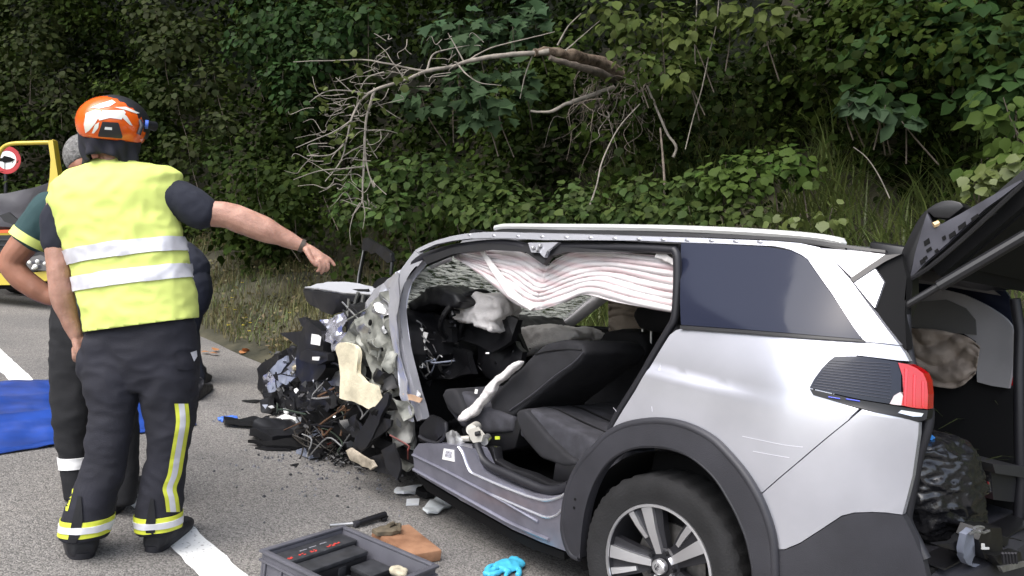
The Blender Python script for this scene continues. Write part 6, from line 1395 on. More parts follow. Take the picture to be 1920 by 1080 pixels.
# ---------------------------------------------------------------- third person, bending forward further off
D3 = gdepth(376, 722)
tp = empty('person', Matrix.Translation(gpt(360, 735)), 'person in navy work clothes bending forward on the road edge, mostly hidden', 'person')
bm = bmesh.new()
ball(bm, at(232, 440, D3 + .1), 0.08, 0.095, 0.11); limb(bm, [(240, 450, D3 + .1, 13), (262, 462, D3 + .05, 14)])
limb(bm, [(262, 470, D3, 22), (300, 480, D3, 26), (335, 500, D3, 27), (352, 535, D3, 24)])
limb(bm, [(270, 475, D3 - .1, 13), (262, 540, D3 - .12, 11), (250, 600, D3 - .1, 8)])
for k in range(5): limb(bm, [(246 + k * 2.4, 600, D3 - .1, 2.2), (244 + k * 2.6, 615, D3 - .1, 1.8)], n=6)
for dd in (0.0, 0.16): limb(bm, [(356, 545, D3 + dd, 20), (353, 630, D3 + dd, 12), (364, 705, D3 + dd, 9)])
local(tp, remeshed('body', bm, skin2, None, 0.012, 2))
bm = bmesh.new()
limb(bm, [(268, 468, D3, 28), (305, 477, D3, 36), (335, 488, D3, 38), (356, 506, D3, 37)]); limb(bm, [(272, 478, D3 - .1, 17), (264, 530, D3 - .12, 15)])
local(tp, remeshed('jacket', bm, navy, None, 0.014, 3, folds(0.010, 8, 8, 4)))
bm = bmesh.new()
limb(bm, [(350, 512, D3, 34), (362, 535, D3, 34), (360, 565, D3, 32)])
for dd in (0.0, 0.16): limb(bm, [(360, 555, D3 + dd, 29), (352, 620, D3 + dd, 20), (362, 680, D3 + dd, 15), (368, 708, D3 + dd, 15)])
local(tp, remeshed('trousers', bm, navy, None, 0.014, 3, folds(0.010, 8, 9, 8)))
boot('boot', (362, 752), (392, 728), 0.050, 0, 0, tp, (368, 715, D3)); boot('boot', (370, 722), (390, 712), 0.050, 0, 0, tp, (372, 690, D3 + .1))
# ================================================================== THINGS ON THE ROAD
def ROADp(px, py, h):
    """point shown at px, py that lies h above the road"""
    d = (HC - h) * F / (py - H0 - T * (px - 960)); return at(px, py, d)
# blue tarpaulin / mat spread over the white line
bm = bmesh.new()
tl, tr, br, bl_ = RZ(-120, 722), RZ(330, 706), RZ(368, 799), RZ(-140, 872)
n1, n2 = 44, 22; g = []
for i in range(n1 + 1):
    row = []
    for j in range(n2 + 1):
        s, t = i / n1, j / n2; p = tl.lerp(tr, s).lerp(bl_.lerp(br, s), t)
        p.x += 0.05 * noise.noise(Vector((s * 3, t * 0.4, 1))) * (1 if t in (0, 1) else 0.6)
        z = 0.008
        for c, a in ((0.30, 0.020), (0.56, 0.026), (0.80, 0.012)):
            z += 1.3 * a * math.exp(-((t - c - 0.03 * math.sin(s * 5)) / 0.018) ** 2) * (0.45 + 0.55 * noise.noise(Vector((s * 4, c * 9, 0))) ** 2 + 0.3)
        z += 0.016 * abs(noise.noise(Vector((s * 9, t * 5, 7))))
        row.append(bm.verts.new((p.x, p.y, max(0.006, z))))
    g.append(row)
for i in range(n1):
    for j in range(n2): bm.faces.new((g[i][j], g[i][j + 1], g[i + 1][j + 1], g[i + 1][j]))
o = bm_obj('blue_mat', bm, mat('blue_sheet', (0.020, 0.062, 0.30), rough=0.30, var=0.35, vscale=4, spec=0.6), None, ang=None, frame_m=ROAD); so_ = o.modifiers.new('s', 'SOLIDIFY'); so_.thickness = 0.004; so_.offset = 1; rebase(o)
tag(o, 'bright blue plastic sheet with creases spread over the road line', 'sheet')

# grey stacking crate with its tools
hC = 0.20
B0 = ROADp(643, 984, hC); BL = ROADp(485, 1031, hC); BR = ROADp(817, 1064, hC)
e1 = (BL - B0); e1 = (e1 - GN * e1.dot(GN)); L1 = e1.length; e1.normalize(); e2 = GN.cross(e1); e2 = e2 if e2.dot(BR - B0) > 0 else -e2; L2 = (BR - B0).dot(e2)
CM = Matrix((e1, e2, GN)).transposed().to_4x4(); CM.translation = B0 - GN * hC + GN * 0.003
cr = empty('tool_crate', CM @ Matrix.Translation((L1 / 2, L2 / 2, 0)), 'grey plastic stacking crate holding black battery packs on the asphalt', 'crate')
off_ = Matrix.Translation((-L1 / 2, -L2 / 2, 0))
cg = mat('crate_grey', (0.085, 0.085, 0.10), rough=0.45, var=0.15, vscale=8); cgi = mat('crate_grey_inside', (0.085, 0.085, 0.105), rough=0.5, var=0.15, vscale=6)
def cbox(name, x0, x1, y0, y1, z0, z1, m, par, bev=0.003, M=off_):
    bm = bmesh.new(); add_box(bm, M @ Matrix.Translation(((x0 + x1) / 2, (y0 + y1) / 2, (z0 + z1) / 2)), x1 - x0, y1 - y0, z1 - z0, bev); return bm_obj(name, bm, m, par, ang=40)
cbox('base', 0.012, L1 - 0.012, 0.012, L2 - 0.012, 0.0, 0.012, cgi, cr)
for nm, a in (('side_wall', (0.010, L1 - 0.010, 0.010, 0.022)), ('side_wall', (0.010, L1 - 0.010, L2 - 0.022, L2 - 0.010)), ('end_wall', (0.010, 0.022, 0.0222, L2 - 0.0222)), ('end_wall', (L1 - 0.022, L1 - 0.010, 0.0222, L2 - 0.0222))):
    cbox(nm, *a, 0.0125, hC - 0.012, cg if nm == 'side_wall' else cg, cr)
for a in ((0, L1, 0, 0.024), (0, L1, L2 - 0.024, L2), (0, 0.024, 0.0243, L2 - 0.0243), (L1 - 0.024, L1, 0.0243, L2 - 0.0243)): cbox('rim', *a, hC - 0.0118, hC, cg, cr, 0.004)
for a in ((0.002, L1 - 0.002, 0.002, 0.0095), (0.002, L1 - 0.002, L2 - 0.0095, L2 - 0.002), (0.002, 0.0095, 0.0098, L2 - 0.0098), (L1 - 0.0095, L1 - 0.002, 0.0098, L2 - 0.0098)): cbox('rib', *a, hC - 0.045, hC - 0.036, cg, cr, 0.002)
for k in range(6):
    y = 0.04 + (L2 - 0.08) * k / 5; cbox('upright_rib', L1 - 0.0095, L1 - 0.001, y - 0.004, y + 0.004, 0.02, hC - 0.0455, cg, cr, 0.001)
for k in range(5):
    x = 0.04 + (L1 - 0.08) * k / 4; cbox('upright_rib', x - 0.004, x + 0.004, L2 - 0.0095, L2 - 0.001, 0.02, hC - 0.0455, cg, cr, 0.001)
# battery packs and tools: things of their own inside the crate
pk = mat('pack_grey', (0.032, 0.033, 0.037), rough=0.45, var=0.35, vscale=22); pkd = mat('pack_black', (0.008, 0.008, 0.010), rough=0.5, var=0.3, vscale=20); redp = mat('red_print', (0.50, 0.05, 0.04), rough=0.5)
def pack(name, x0, x1, y0, y1, z1, label, marks=()):
    e = empty(name, CM @ Matrix.Translation(((x0 + x1) / 2, (y0 + y1) / 2, 0.0125)), label, 'battery pack'); M = Matrix.Translation((-(x0 + x1) / 2, -(y0 + y1) / 2, -0.0125))
    cbox('body', x0, x1, y0, y1, 0.013, z1 - 0.02, pkd, e, 0.004, M); cbox('lid', x0 - 0.002, x1 + 0.002, y0 - 0.002, y1 + 0.002, z1 - 0.0195, z1, pk, e, 0.004, M)
    for a in marks: cbox('red_mark', *a, z1 + 0.0004, z1 + 0.0016, redp, e, 0.0, M)
    return e, M
W1_ = L1 - 0.05
e, M = pack('battery_pack', 0.03, L1 - 0.03, 0.028, 0.118, 0.175, 'long dark grey battery case with red print along the back wall of the crate')
e2_, M2 = pack('battery_pack', 0.05, L1 - 0.03, 0.123, 0.205, 0.160, 'plain black battery case in front of the one with red print')
g = np.random.default_rng(3)
for (u0, u1) in ((0.20, 0.38), (0.52, 0.60), (0.66, 0.75), (0.82, 0.88)):       # worn red lettering, too worn to read
    nn_ = max(2, int((u1 - u0) / 0.035))
    for k in range(nn_):
        x = 0.03 + W1_ * (u0 + (u1 - u0) * (k + .5) / nn_); 
        for q in range(3):
            xx = x + g.uniform(-0.005, 0.005); yy = 0.098 + g.uniform(-0.008, 0.008); cbox('red_mark', xx - 0.004, xx + 0.004, yy - 0.0028, yy + 0.0028, 0.1752, 0.1765 + q * 0.0002, redp, e, 0.0, M)
for u0 in (0.3, 0.45, 0.58): cbox('grey_mark', 0.03 + W1_ * u0, 0.03 + W1_ * (u0 + 0.09), 0.052 + u0 * 0.02, 0.058 + u0 * 0.02, 0.1752, 0.1764, mat('grey_print', (0.22, 0.22, 0.24), rough=0.5), e, 0.0, M)
cbox('recess', 0.17, 0.21, 0.2052, 0.2085, 0.08, 0.13, pk, e2_, 0.001, M2); cbox('recess', 0.25, 0.32, 0.2052, 0.2085, 0.06, 0.075, pk, e2_, 0.001, M2)
pack('charger', 0.028, 0.15, 0.215, 0.33, 0.125, 'small charcoal charger beside the black battery case in the crate')
pack('battery_pack', 0.17, L1 - 0.05, 0.225, 0.31, 0.10, 'low black battery pack in the middle of the crate'); pack('tool_case', 0.10, 0.34, 0.36, 0.50, 0.115, 'flat dark tool case in the front half of the crate')
bm = bmesh.new(); bmesh.ops.create_icosphere(bm, subdivisions=3, radius=0.030, matrix=CM @ Matrix.Translation((0.075, 0.40, 0.145)) @ Matrix.Diagonal((1.0, 1.4, 0.7, 1)))
for v in bm.verts: v.co += v.normal * 0.008 * noise.noise(v.co * 40)
o = bm_obj('cloth_ball', bm, mat('dirty_rag', (0.42, 0.38, 0.28), rough=0.9), None); rebase(o); tag(o, 'balled beige rag on top of the tools in the grey crate', 'rag')

# brown wooden wedge block with a small clamp on it
def lid_prism(name, pts, h, m, par=None, bev=0.006, z0=0.002):
    bm = bmesh.new(); P = [ROADi @ ROADp(a, b, h) for a, b in pts]
    t_ = [bm.verts.new(p) for p in P]; b_ = [bm.verts.new((p.x, p.y, z0)) for p in P]; n_ = len(P)
    bm.faces.new(t_); bm.faces.new(b_[::-1])
    for i in range(n_): bm.faces.new((t_[i], b_[i], b_[(i + 1) % n_], t_[(i + 1) % n_]))
    bmesh.ops.recalc_face_normals(bm, faces=bm.faces[:]); bmesh.ops.bevel(bm, geom=bm.edges[:], offset=bev, segments=2, affect='EDGES', profile=0.5)
    return bm_obj(name, bm, m, None, ang=40, frame_m=ROAD)
wood = mat('brown_block', (0.24, 0.105, 0.05), rough=0.75, var=0.35, vscale=9, bump=0.4, bscale=30, col2=(0.34, 0.18, 0.10))
o = lid_prism('wooden_block', [(697, 994), (767, 982), (829, 1031), (775, 1040), (735, 1018)], 0.055, wood); rebase(o); tag(o, 'scuffed brown wooden block lying behind the grey crate', 'block')
bm = bmesh.new(); add_plate(bm, [ROADi @ ROADp(a, b, 0.066) for a, b in [(697, 996), (712, 990), (745, 987), (751, 996), (735, 1001), (708, 1001)]], 0.018, (0, 0, 1), 0.004, 3, 2, 14)
add_tube(bm, [ROADi @ ROADp(a, b, 0.085) for a, b in [(728, 986), (738, 981), (749, 984), (748, 992)]], 0.011, 6)
o = bm_obj('strap', bm, mat('olive_strap', (0.11, 0.09, 0.06), rough=0.8, var=0.4, vscale=30), None, ang=40, frame_m=ROAD); rebase(o); tag(o, 'dark olive strap with a buckle lying on the brown wooden block', 'strap')
# pry tool with black grip
pt = empty('hand_tool', W(RZ(690, 980)), 'steel hand tool with a black rubber grip behind the crate', 'tool'); mi = pt.matrix_world.inverted()
def wtube(name, pts, r, m, par):
    bm = bmesh.new(); add_tube(bm, [ROADp(*p) for p in pts], r, 10); bmesh.ops.transform(bm, matrix=mi, verts=bm.verts[:]); return bm_obj(name, bm, m, par, ang=45)
wtube('grip', [(668, 982, 0.02), (690, 975, 0.024), (712, 968, 0.026), (722, 965, 0.028)], [0.014, 0.017, 0.017, 0.018], blk, pt); wtube('shaft', [(618, 985, 0.008), (645, 983, 0.012), (672, 981, 0.02)], 0.009, steel, pt); wtube('collar', [(664, 983, 0.019), (671, 981, 0.02)], 0.0165, clad, pt); wtube('hook', [(720, 966, 0.028), (726, 969, 0.018), (722, 974, 0.012), (716, 975, 0.012)], 0.008, blk, pt)
# gloves
def glove(m_, label, wrist, tip, spread, scale, seed):
    a, b = W(RZ(*wrist)), W(RZ(*tip)); ax = (b - a).normalized(); sd = GN.cross(ax); L_ = (b - a).length; bm = bmesh.new()
    def q(s, t, h): return a + ax * s * L_ + sd * t * L_ + GN * h
    rings = [ellipse(q(s, t, 0.016 * hh), sd * L_ * w_, GN * 0.015 * hh, 14) for s, t, w_, hh in ((0, 0, .20, 1.3), (.12, 0.01, .19, 1.1), (.28, 0, .22, 1.2), (.45, 0, .24, 1.0), (.58, 0, .20, 0.9))]
    add_ring_loft(bm, rings)
    for k, (t, ln, c_) in enumerate(((-.17, .30, .04), (-.06, .42, .0), (.06, .40, -.03), (.16, .28, .05))):
        add_tube(bm, catmull([q(.48, t, .014), q(.6, t * 1.2, .018), q(.55 + ln * .7, t * 1.3 + c_, .012), q(.55 + ln, t * 1.3 + c_ * 3, .010)], 4), 0.011, 8)
    add_tube(bm, catmull([q(.25, .2, .014), q(.38, .33, .016), q(.50, .36, .010)], 4), 0.011, 8)
    o = remeshed('disposable_glove', bm, m_, None, 0.005, 2, lambda p: 0.004 * (1 - abs(noise.noise(p * 26 + Vector((seed, 0, 0)))) * 2.5)); rebase(o); return tag(o, label, 'glove', 'gloves dropped on the road')
glove(mat('cyan_nitrile', (0.06, 0.40, 0.60), rough=0.45), 'turquoise disposable glove lying on the asphalt beside the crate', (970, 1060), (912, 1084), 1, 1, 1)
glove(mat('blue_nitrile', (0.06, 0.16, 0.62), rough=0.45), 'small crumpled deep blue glove at the left tip of the bumper strip', (444, 789), (408, 789), 1, 1, 2)

# ================================================================== FAR LEFT: yellow van and road sign
DV = 10.2; VO = gpt(-60, 560); vx = CAM_R - GN * CAM_R.dot(GN); vx.normalize(); vy = GN.cross(vx)
VM = Matrix((vx, vy, GN)).transposed().to_4x4(); VM.translation = VO
van = empty('yellow_van', VM, 'yellow emergency van with dark bonnet and its door wide open', 'van'); vmi = VM.inverted()
vdist = (VO - CAM_POS).dot(CAM_F)
yel = mat('van_yellow', (0.52, 0.40, 0.045), rough=0.4, coat=0.2); dgrey = mat('bonnet_grey', (0.028, 0.027, 0.033), rough=0.4, var=0.25, vscale=5)
def VP(px, py, dz=0.0): return vmi @ at(px, py, vdist + dz)
def vplate(name, pts, th, m, dz=0.0, cr=0.0, cuts=0, seed=0, par=None):
    bm = bmesh.new(); add_plate(bm, [VP(p[0], p[1], dz + (p[2] if len(p) > 2 else 0)) for p in pts], th, None, cr, cuts, seed, 3); return bm_obj(name, bm, m, par or van, ang=35)
bm = bmesh.new()
prof = [(0.35, 0.45), (0.30, 0.80), (1.1, 0.95), (1.75, 1.95), (4.6, 2.1), (4.7, 0.5)]
vr = (vmi.to_3x3() @ (ROAD.to_3x3() @ Vector((1, 0, 0))))
a_ = [bm.verts.new((-2.0 + vr.x * y, 0.35 + vr.y * (y - 0.35), z)) for y, z in prof]; b_ = [bm.verts.new((0.0 + vr.x * y, 0.55 + vr.y * (y - 0.35), z)) for y, z in prof]
bm.faces.new(a_); bm.faces.new(b_[::-1])
for i in range(6): bm.faces.new((a_[i], b_[i], b_[(i + 1) % 6], a_[(i + 1) % 6]))
bmesh.ops.recalc_face_normals(bm, faces=bm.faces[:]); bmesh.ops.bevel(bm, geom=bm.edges[:], offset=0.08, segments=2, affect='EDGES'); bm_obj('body', bm, yel, van, ang=35)
vplate('bonnet', [(-190, 395, -.1), (-120, 372, .3), (20, 366, .5), (70, 356, .5), (108, 348, .4), (112, 372, .2), (104, 400, 0), (104, 432, -.1), (30, 432, -.1), (-190, 438, -.1)], 0.10, dgrey, -0.1, 0.03, 6, 2)
vplate('bonnet_crease', [(0, 404), (18, 398), (34, 412), (52, 420), (40, 426), (10, 416)], 0.03, blk, -0.28)
vplate('orange_strip', [(-150, 436), (40, 430), (100, 434), (100, 438), (40, 436), (-150, 442)], 0.03, mat('orange_strip', (0.55, 0.10, 0.02), rough=0.5), -0.24)
vplate('grille', [(-160, 444), (104, 440), (104, 498), (60, 512), (-160, 512)], 0.08, blk, -0.2)
for k in range(4): vplate('grille_bar', [(-150, 450 + k * 11), (50, 448 + k * 10), (50, 450 + k * 10), (-150, 453 + k * 11)], 0.02, clad, -0.27)
hl = vplate('headlight', [(46, 486), (80, 478), (100, 490), (92, 508), (60, 506)], 0.08, mat('headlamp_dark', (0.08, 0.08, 0.09), rough=0.15, coat=1), -0.26)
for px, py, r_ in ((55, 492, 0.022), (66, 500, 0.03), (70, 490, 0.024), (84, 494, 0.022), (62, 503, 0.016)):
    bm = bmesh.new(); bmesh.ops.create_icosphere(bm, subdivisions=2, radius=r_, matrix=Matrix.Translation(VP(px, py, -0.34))); bm_obj('reflector', bm, mat('lamp_bowl_white', (0.85, 0.85, 0.8), rough=0.2), hl)
vplate('bumper', [(-170, 512), (60, 512), (98, 508), (104, 524), (60, 534), (-170, 536)], 0.14, yel, -0.2)
vplate('skirt', [(-170, 536), (60, 534), (95, 528), (90, 540), (-170, 546)], 0.08, blkm, -0.15)
for xx in (-1.55, 0.0):
    bm = bmesh.new(); bmesh.ops.create_cone(bm, cap_ends=True, segments=24, radius1=0.34, radius2=0.34, depth=0.22, matrix=Matrix.Translation((xx, 1.1, 0.34)) @ Matrix.Rotation(R(90), 4, 'Y')); bm_obj('wheel', bm, tyre_m, van, ang=40)
    bm = bmesh.new(); bmesh.ops.create_cone(bm, cap_ends=True, segments=24, radius1=0.34, radius2=0.34, depth=0.22, matrix=Matrix.Translation((xx - 3.0, 3.4, 0.34)) @ Matrix.Rotation(R(90), 4, 'Y')); bm_obj('wheel', bm, tyre_m, van, ang=40)
dr_ = bpy.data.objects.new('open_door', None); COL.objects.link(dr_); dr_.parent = van
bm = bmesh.new(); add_tube(bm, catmull([VP(-10, 330, -.1), VP(-4, 296, -.1), VP(4, 279, -.1), VP(20, 270, -.1), VP(55, 268, -.1), VP(98, 267, -.1)], 5), 0.026, 8, squash=1.0); bm_obj('window_frame', bm, yel, dr_, ang=50)
vplate('door_pillar', [(92, 264), (101, 263), (106, 300), (113, 345), (112, 362), (90, 362), (95, 335), (97, 300)], 0.05, yel, -0.1, par=dr_)
vplate('pillar_edge', [(101, 262), (105, 264), (111, 305), (118, 348), (113, 348), (106, 302)], 0.07, mat('edge_yellow', (0.50, 0.36, 0.03), rough=0.45), -0.04, par=dr_)  # post edge in the deeper yellow of its two tones
vplate('door_panel', [(-10, 366), (112, 352), (114, 440), (106, 500), (-10, 510)], 0.06, yel, 0.9, par=dr_)
# no-overtaking sign on a dark post
DS = 15.0
sp = gpt(10, 474); sdist = (gpt(10, 474) - CAM_POS).dot(CAM_F); DS = sdist
sg = empty('road_sign', Matrix.Translation(sp), 'round red-rimmed white road sign on a dark post beyond the yellow van', 'sign'); smi = sg.matrix_world.inverted()
def sdisc(name, c, r0, r1, dz, m, ns=40):
    bm = bmesh.new(); cc = at(*c, DS + dz); q = r1 * DS / F; q0 = r0 * DS / F
    o_ = [smi @ (cc + (CAM_R * math.cos(6.2832 * k / ns) + CAM_U * math.sin(6.2832 * k / ns)) * q) for k in range(ns)]; i_ = [smi @ (cc + (CAM_R * math.cos(6.2832 * k / ns) + CAM_U * math.sin(6.2832 * k / ns)) * q0) for k in range(ns)]
    bk = CAM_F * 0.012
    vo = [bm.verts.new(p) for p in o_]; vo2 = [bm.verts.new(p + smi.to_3x3() @ bk) for p in o_]
    if r0: 
        vi = [bm.verts.new(p) for p in i_]; vi2 = [bm.verts.new(p + smi.to_3x3() @ bk) for p in i_]
        for k in range(ns): j = (k + 1) % ns; bm.faces.new((vi[k], vi[j], vo[j], vo[k])); bm.faces.new((vo[k], vo[j], vo2[j], vo2[k])); bm.faces.new((vi2[k], vo2[k], vo2[j], vi2[j])); bm.faces.new((vi[k], vi2[k], vi2[j], vi[j]))
    else:
        bm.faces.new(vo); bm.faces.new(vo2[::-1])
        for k in range(ns): j = (k + 1) % ns; bm.faces.new((vo[k], vo[j], vo2[j], vo2[k]))
    bmesh.ops.recalc_face_normals(bm, faces=bm.faces[:]); return bm_obj(name, bm, m, sg, ang=40)
sdisc('sign_face', (13, 300), 0, 18, 0.0, white_pl); sdisc('red_ring', (13, 300), 17.5, 26, -0.006, mat('sign_red', (0.42, 0.02, 0.025), rough=0.45))
bm = bmesh.new(); add_plate(bm, [smi @ at(a, b, DS - 0.012) for a, b in [(-4, 297), (4, 296), (8, 292), (20, 295), (28, 299), (20, 303), (8, 305), (4, 302), (-4, 302)]], 0.006); bm_obj('black_symbol', bm, blkm, sg)
bm = bmesh.new(); add_tube(bm, [smi @ at(10, 474, DS + .03), smi @ at(11, 300, DS + .03)], 0.035, 8); bm_obj('post', bm, mat('post_dark', (0.03, 0.03, 0.035), rough=0.6), sg)
# ================================================================== PLANTS ONE CAN TELL APART
# grass and dry herbs on the verge (uncountable)
def blades(name, pts, length, lean, width, m, seed, segs=3, label=None):
    g = np.random.default_rng(seed); N = len(pts); P = np.asarray(pts)
    yaw = g.random(N) * 6.283; d = np.stack([np.cos(yaw), np.sin(yaw), np.zeros(N)], 1); d = unit(d + OUT * lean[1]); side = unit(np.cross(d, [0, 0, 1.0]))
    Ls = length * (0.5 + g.random(N)); bend = lean[0] * (0.4 + 1.0 * g.random(N)); w_ = width * (0.6 + 0.8 * g.random(N))
    rows = []
    for s in range(segs + 1):
        t = s / segs; up = t - 0.42 * bend * t * t; out_ = bend * t ** 1.8
        c = P + d * (Ls * out_)[:, None] * 0.8 + np.array([0, 0, 1.0]) * (Ls * up)[:, None]
        ww = (w_ * (1 - t ** 1.5) + 0.0005)[:, None]; rows += [c - side * ww, c + side * ww]
    V = np.stack(rows, 1); k = 2 * (segs + 1); base = (np.arange(N) * k)[:, None, None]
    Fq = np.array([(2 * s, 2 * s + 1, 2 * s + 3, 2 * s + 2) for s in range(segs)])[None] + base
    o = np_mesh(name, V.reshape(-1, 3), Fq.reshape(-1, 4), m); tag(o, label, 'grass', kind='stuff'); return o
def scatter(n_, ulo, uhi, slo, shi, seed, patch=0.0, upow=1.0):
    g = np.random.default_rng(seed); out = []
    while len(out) < n_:
        u = ulo + (uhi - ulo) * g.random() ** upow; s = slo + (shi - slo) * g.random()
        if patch and noise.noise(Vector((u * 1.3, s * 1.3, seed))) < g.random() * patch - 0.35: continue
        p = terrain_pt(u, s); out.append(np.array(ROAD @ p))
    return np.array(out)
dryg = mat('dry_grass', (0.22, 0.165, 0.075), rough=0.8, island=0.45, thin=0.25, var=0.4, vscale=1.6, col2=(0.10, 0.11, 0.038))
greeng = mat('green_grass', (0.095, 0.125, 0.036), rough=0.6, island=0.4, thin=0.25, var=0.35, vscale=1.2)
sedge = mat('sedge', (0.14, 0.18, 0.055), rough=0.5, island=0.45, thin=0.2)
gA = scatter(15000, 3.0, 26, 0.10, 3.0, 1, 0.6, 1.3); blades('dry_verge_grass', gA, 0.22, (0.6, 0.1), 0.0040, dryg, 2, label='dry yellowish grass growing on the verge beyond the road edge')
gB = scatter(11000, -5, 26, 0.15, 3.2, 3, 0.9, 1.0); blades('green_verge_grass', gB, 0.20, (0.7, 0.2), 0.0042, greeng, 4, label='green grass mixed into the roadside verge')
gC = scatter(17000, -6, 3.6, 0.7, 4.6, 5, 0.6); blades('sedge_grass', gC, 0.55, (1.05, 0.9), 0.0075, sedge, 6, 5, label='long arching grass blades on the bank behind the car')
# low herbs and dry leaves on the verge
g = np.random.default_rng(8)
P_ = scatter(6500, 2.6, 24, 0.12, 2.6, 9, 0.7, 1.3) + np.array([0, 0, 1]) * (0.02 + 0.16 * g.random((6500, 1)) ** 2)
V, Fi = leaf_arrays(P_, g.normal(size=(6500, 3)) + [0, 0, .2], unit(g.normal(size=(6500, 3)) * .6 + [0, 0, 1]), 0.035 + 0.035 * g.random(6500), np.full(6500, .9), T_DIA, TRI_DIA)
o = np_mesh('verge_herbs', V, Fi, mat('herb_leaf', (0.085, 0.095, 0.030), rough=0.7, island=0.5, thin=0.2, var=0.4, vscale=2.0, col2=(0.14, 0.11, 0.05))); tag(o, 'low mixed herbs and dry leaves covering the verge', 'herbs', kind='stuff')
# little yellow flowers near the road edge
fl_ = mat('yellow_petal', (0.75, 0.60, 0.03), rough=0.6); fs_ = mat('flower_stem', (0.10, 0.14, 0.04), rough=0.7); fi = 0
for px, py in ((436, 632), (448, 640), (450, 634), (414, 606), (420, 618), (404, 612), (441, 626), (432, 598), (520, 640), (408, 630)):
    p = gpt(px, py + 8); h_ = 0.05 + 0.10 * rnd.random(); q_ = ROADi @ p; p = ROAD @ Vector((q_.x, q_.y - 0.1, bank(q_.x, -q_.y + 0.1 - vb(q_.x))))
    e = empty('yellow_flower', Matrix.Translation(p), 'small yellow wildflower on the verge by the road edge', 'flower', 'yellow wildflowers on the verge')
    bm = bmesh.new(); add_tube(bm, [(0, 0, 0), (0.01, 0, h_ * .6), (0.005, 0.01, h_)], 0.003, 4); bm_obj('stem', bm, fs_, e)
    bm = bmesh.new()
    for k in range(6):
        a = k * 1.047; c = Vector((0.005, 0.01, h_)); d1 = Vector((math.cos(a), math.sin(a), .3)) * 0.026; d2 = Vector((-math.sin(a), math.cos(a), 0)) * 0.009
        bm.faces.new([bm.verts.new(c), bm.verts.new(c + d1 * .6 + d2), bm.verts.new(c + d1), bm.verts.new(c + d1 * .6 - d2)])
    bm_obj('petals', bm, fl_, e)
# fallen leaves on the road edge
for k, (px, py) in enumerate(((394, 664), (402, 661), (410, 667), (450, 666), (458, 664), (468, 640))):
    c = W(RZ(px, py, 0.02)); s = 0.05; V, Fi = leaf_arrays(np.array([c]), np.array([[rnd.random() - .5, rnd.random() - .5, .1]]), np.array([[.2, .1, 1.0]]), np.array([s * 2]), np.array([1.0]), T_LEAF, TRI_LEAF)
    o = np_mesh('fallen_leaf', V, Fi, mat('brown_leaf', (0.33, 0.14, 0.05), rough=0.7)); rebase(o); tag(o, 'dry orange-brown leaf fallen on the edge of the road', 'leaf', 'fallen leaves at the road edge')

# broken branch hanging over the verge
DB = 7.7
br_ = empty('broken_branch', Matrix.Translation(at(1150, 130, DB + .6)), 'pale bare broken branch hanging out of the thicket above the car bonnet', 'branch'); bmi = br_.matrix_world.inverted()
def btube(name, pts, r0, r1, m, n=7, par=br_):
    P = catmull([tuple(bmi @ at(a, b, d)) for a, b, d in pts], 5); N = len(P); bm = bmesh.new(); add_tube(bm, P, [r0 + (r1 - r0) * i / (N - 1) for i in range(N)], n)
    for v in bm.verts: v.co += Vector(noise.noise_vector(v.co * 12)) * r0 * 0.35
    return bm_obj(name, bm, m, par, ang=60)
rot = mat('torn_wood', (0.13, 0.085, 0.055), rough=0.95, var=0.6, vscale=18, bump=1.0, bscale=30, col2=(0.24, 0.18, 0.13))
btube('torn_trunk', [(1160, 140, DB + .9), (1120, 118, DB + .6), (1080, 106, DB + .3), (1040, 97, DB + .1), (1000, 97, DB)], 0.080, 0.036, rot, 10)
btube('torn_trunk', [(1150, 150, DB + .8), (1110, 132, DB + .4), (1060, 118, DB + .1), (1030, 108, DB)], 0.05, 0.02, bark, 7)
btube('main_limb', [(1030, 97, DB), (990, 100, DB), (940, 104, DB - .1), (890, 112, DB - .1), (850, 124, DB - .1), (800, 134, DB - .2), (760, 150, DB - .2), (720, 162, DB - .3), (690, 176, DB - .3)], 0.027, 0.012, palebark, 8)
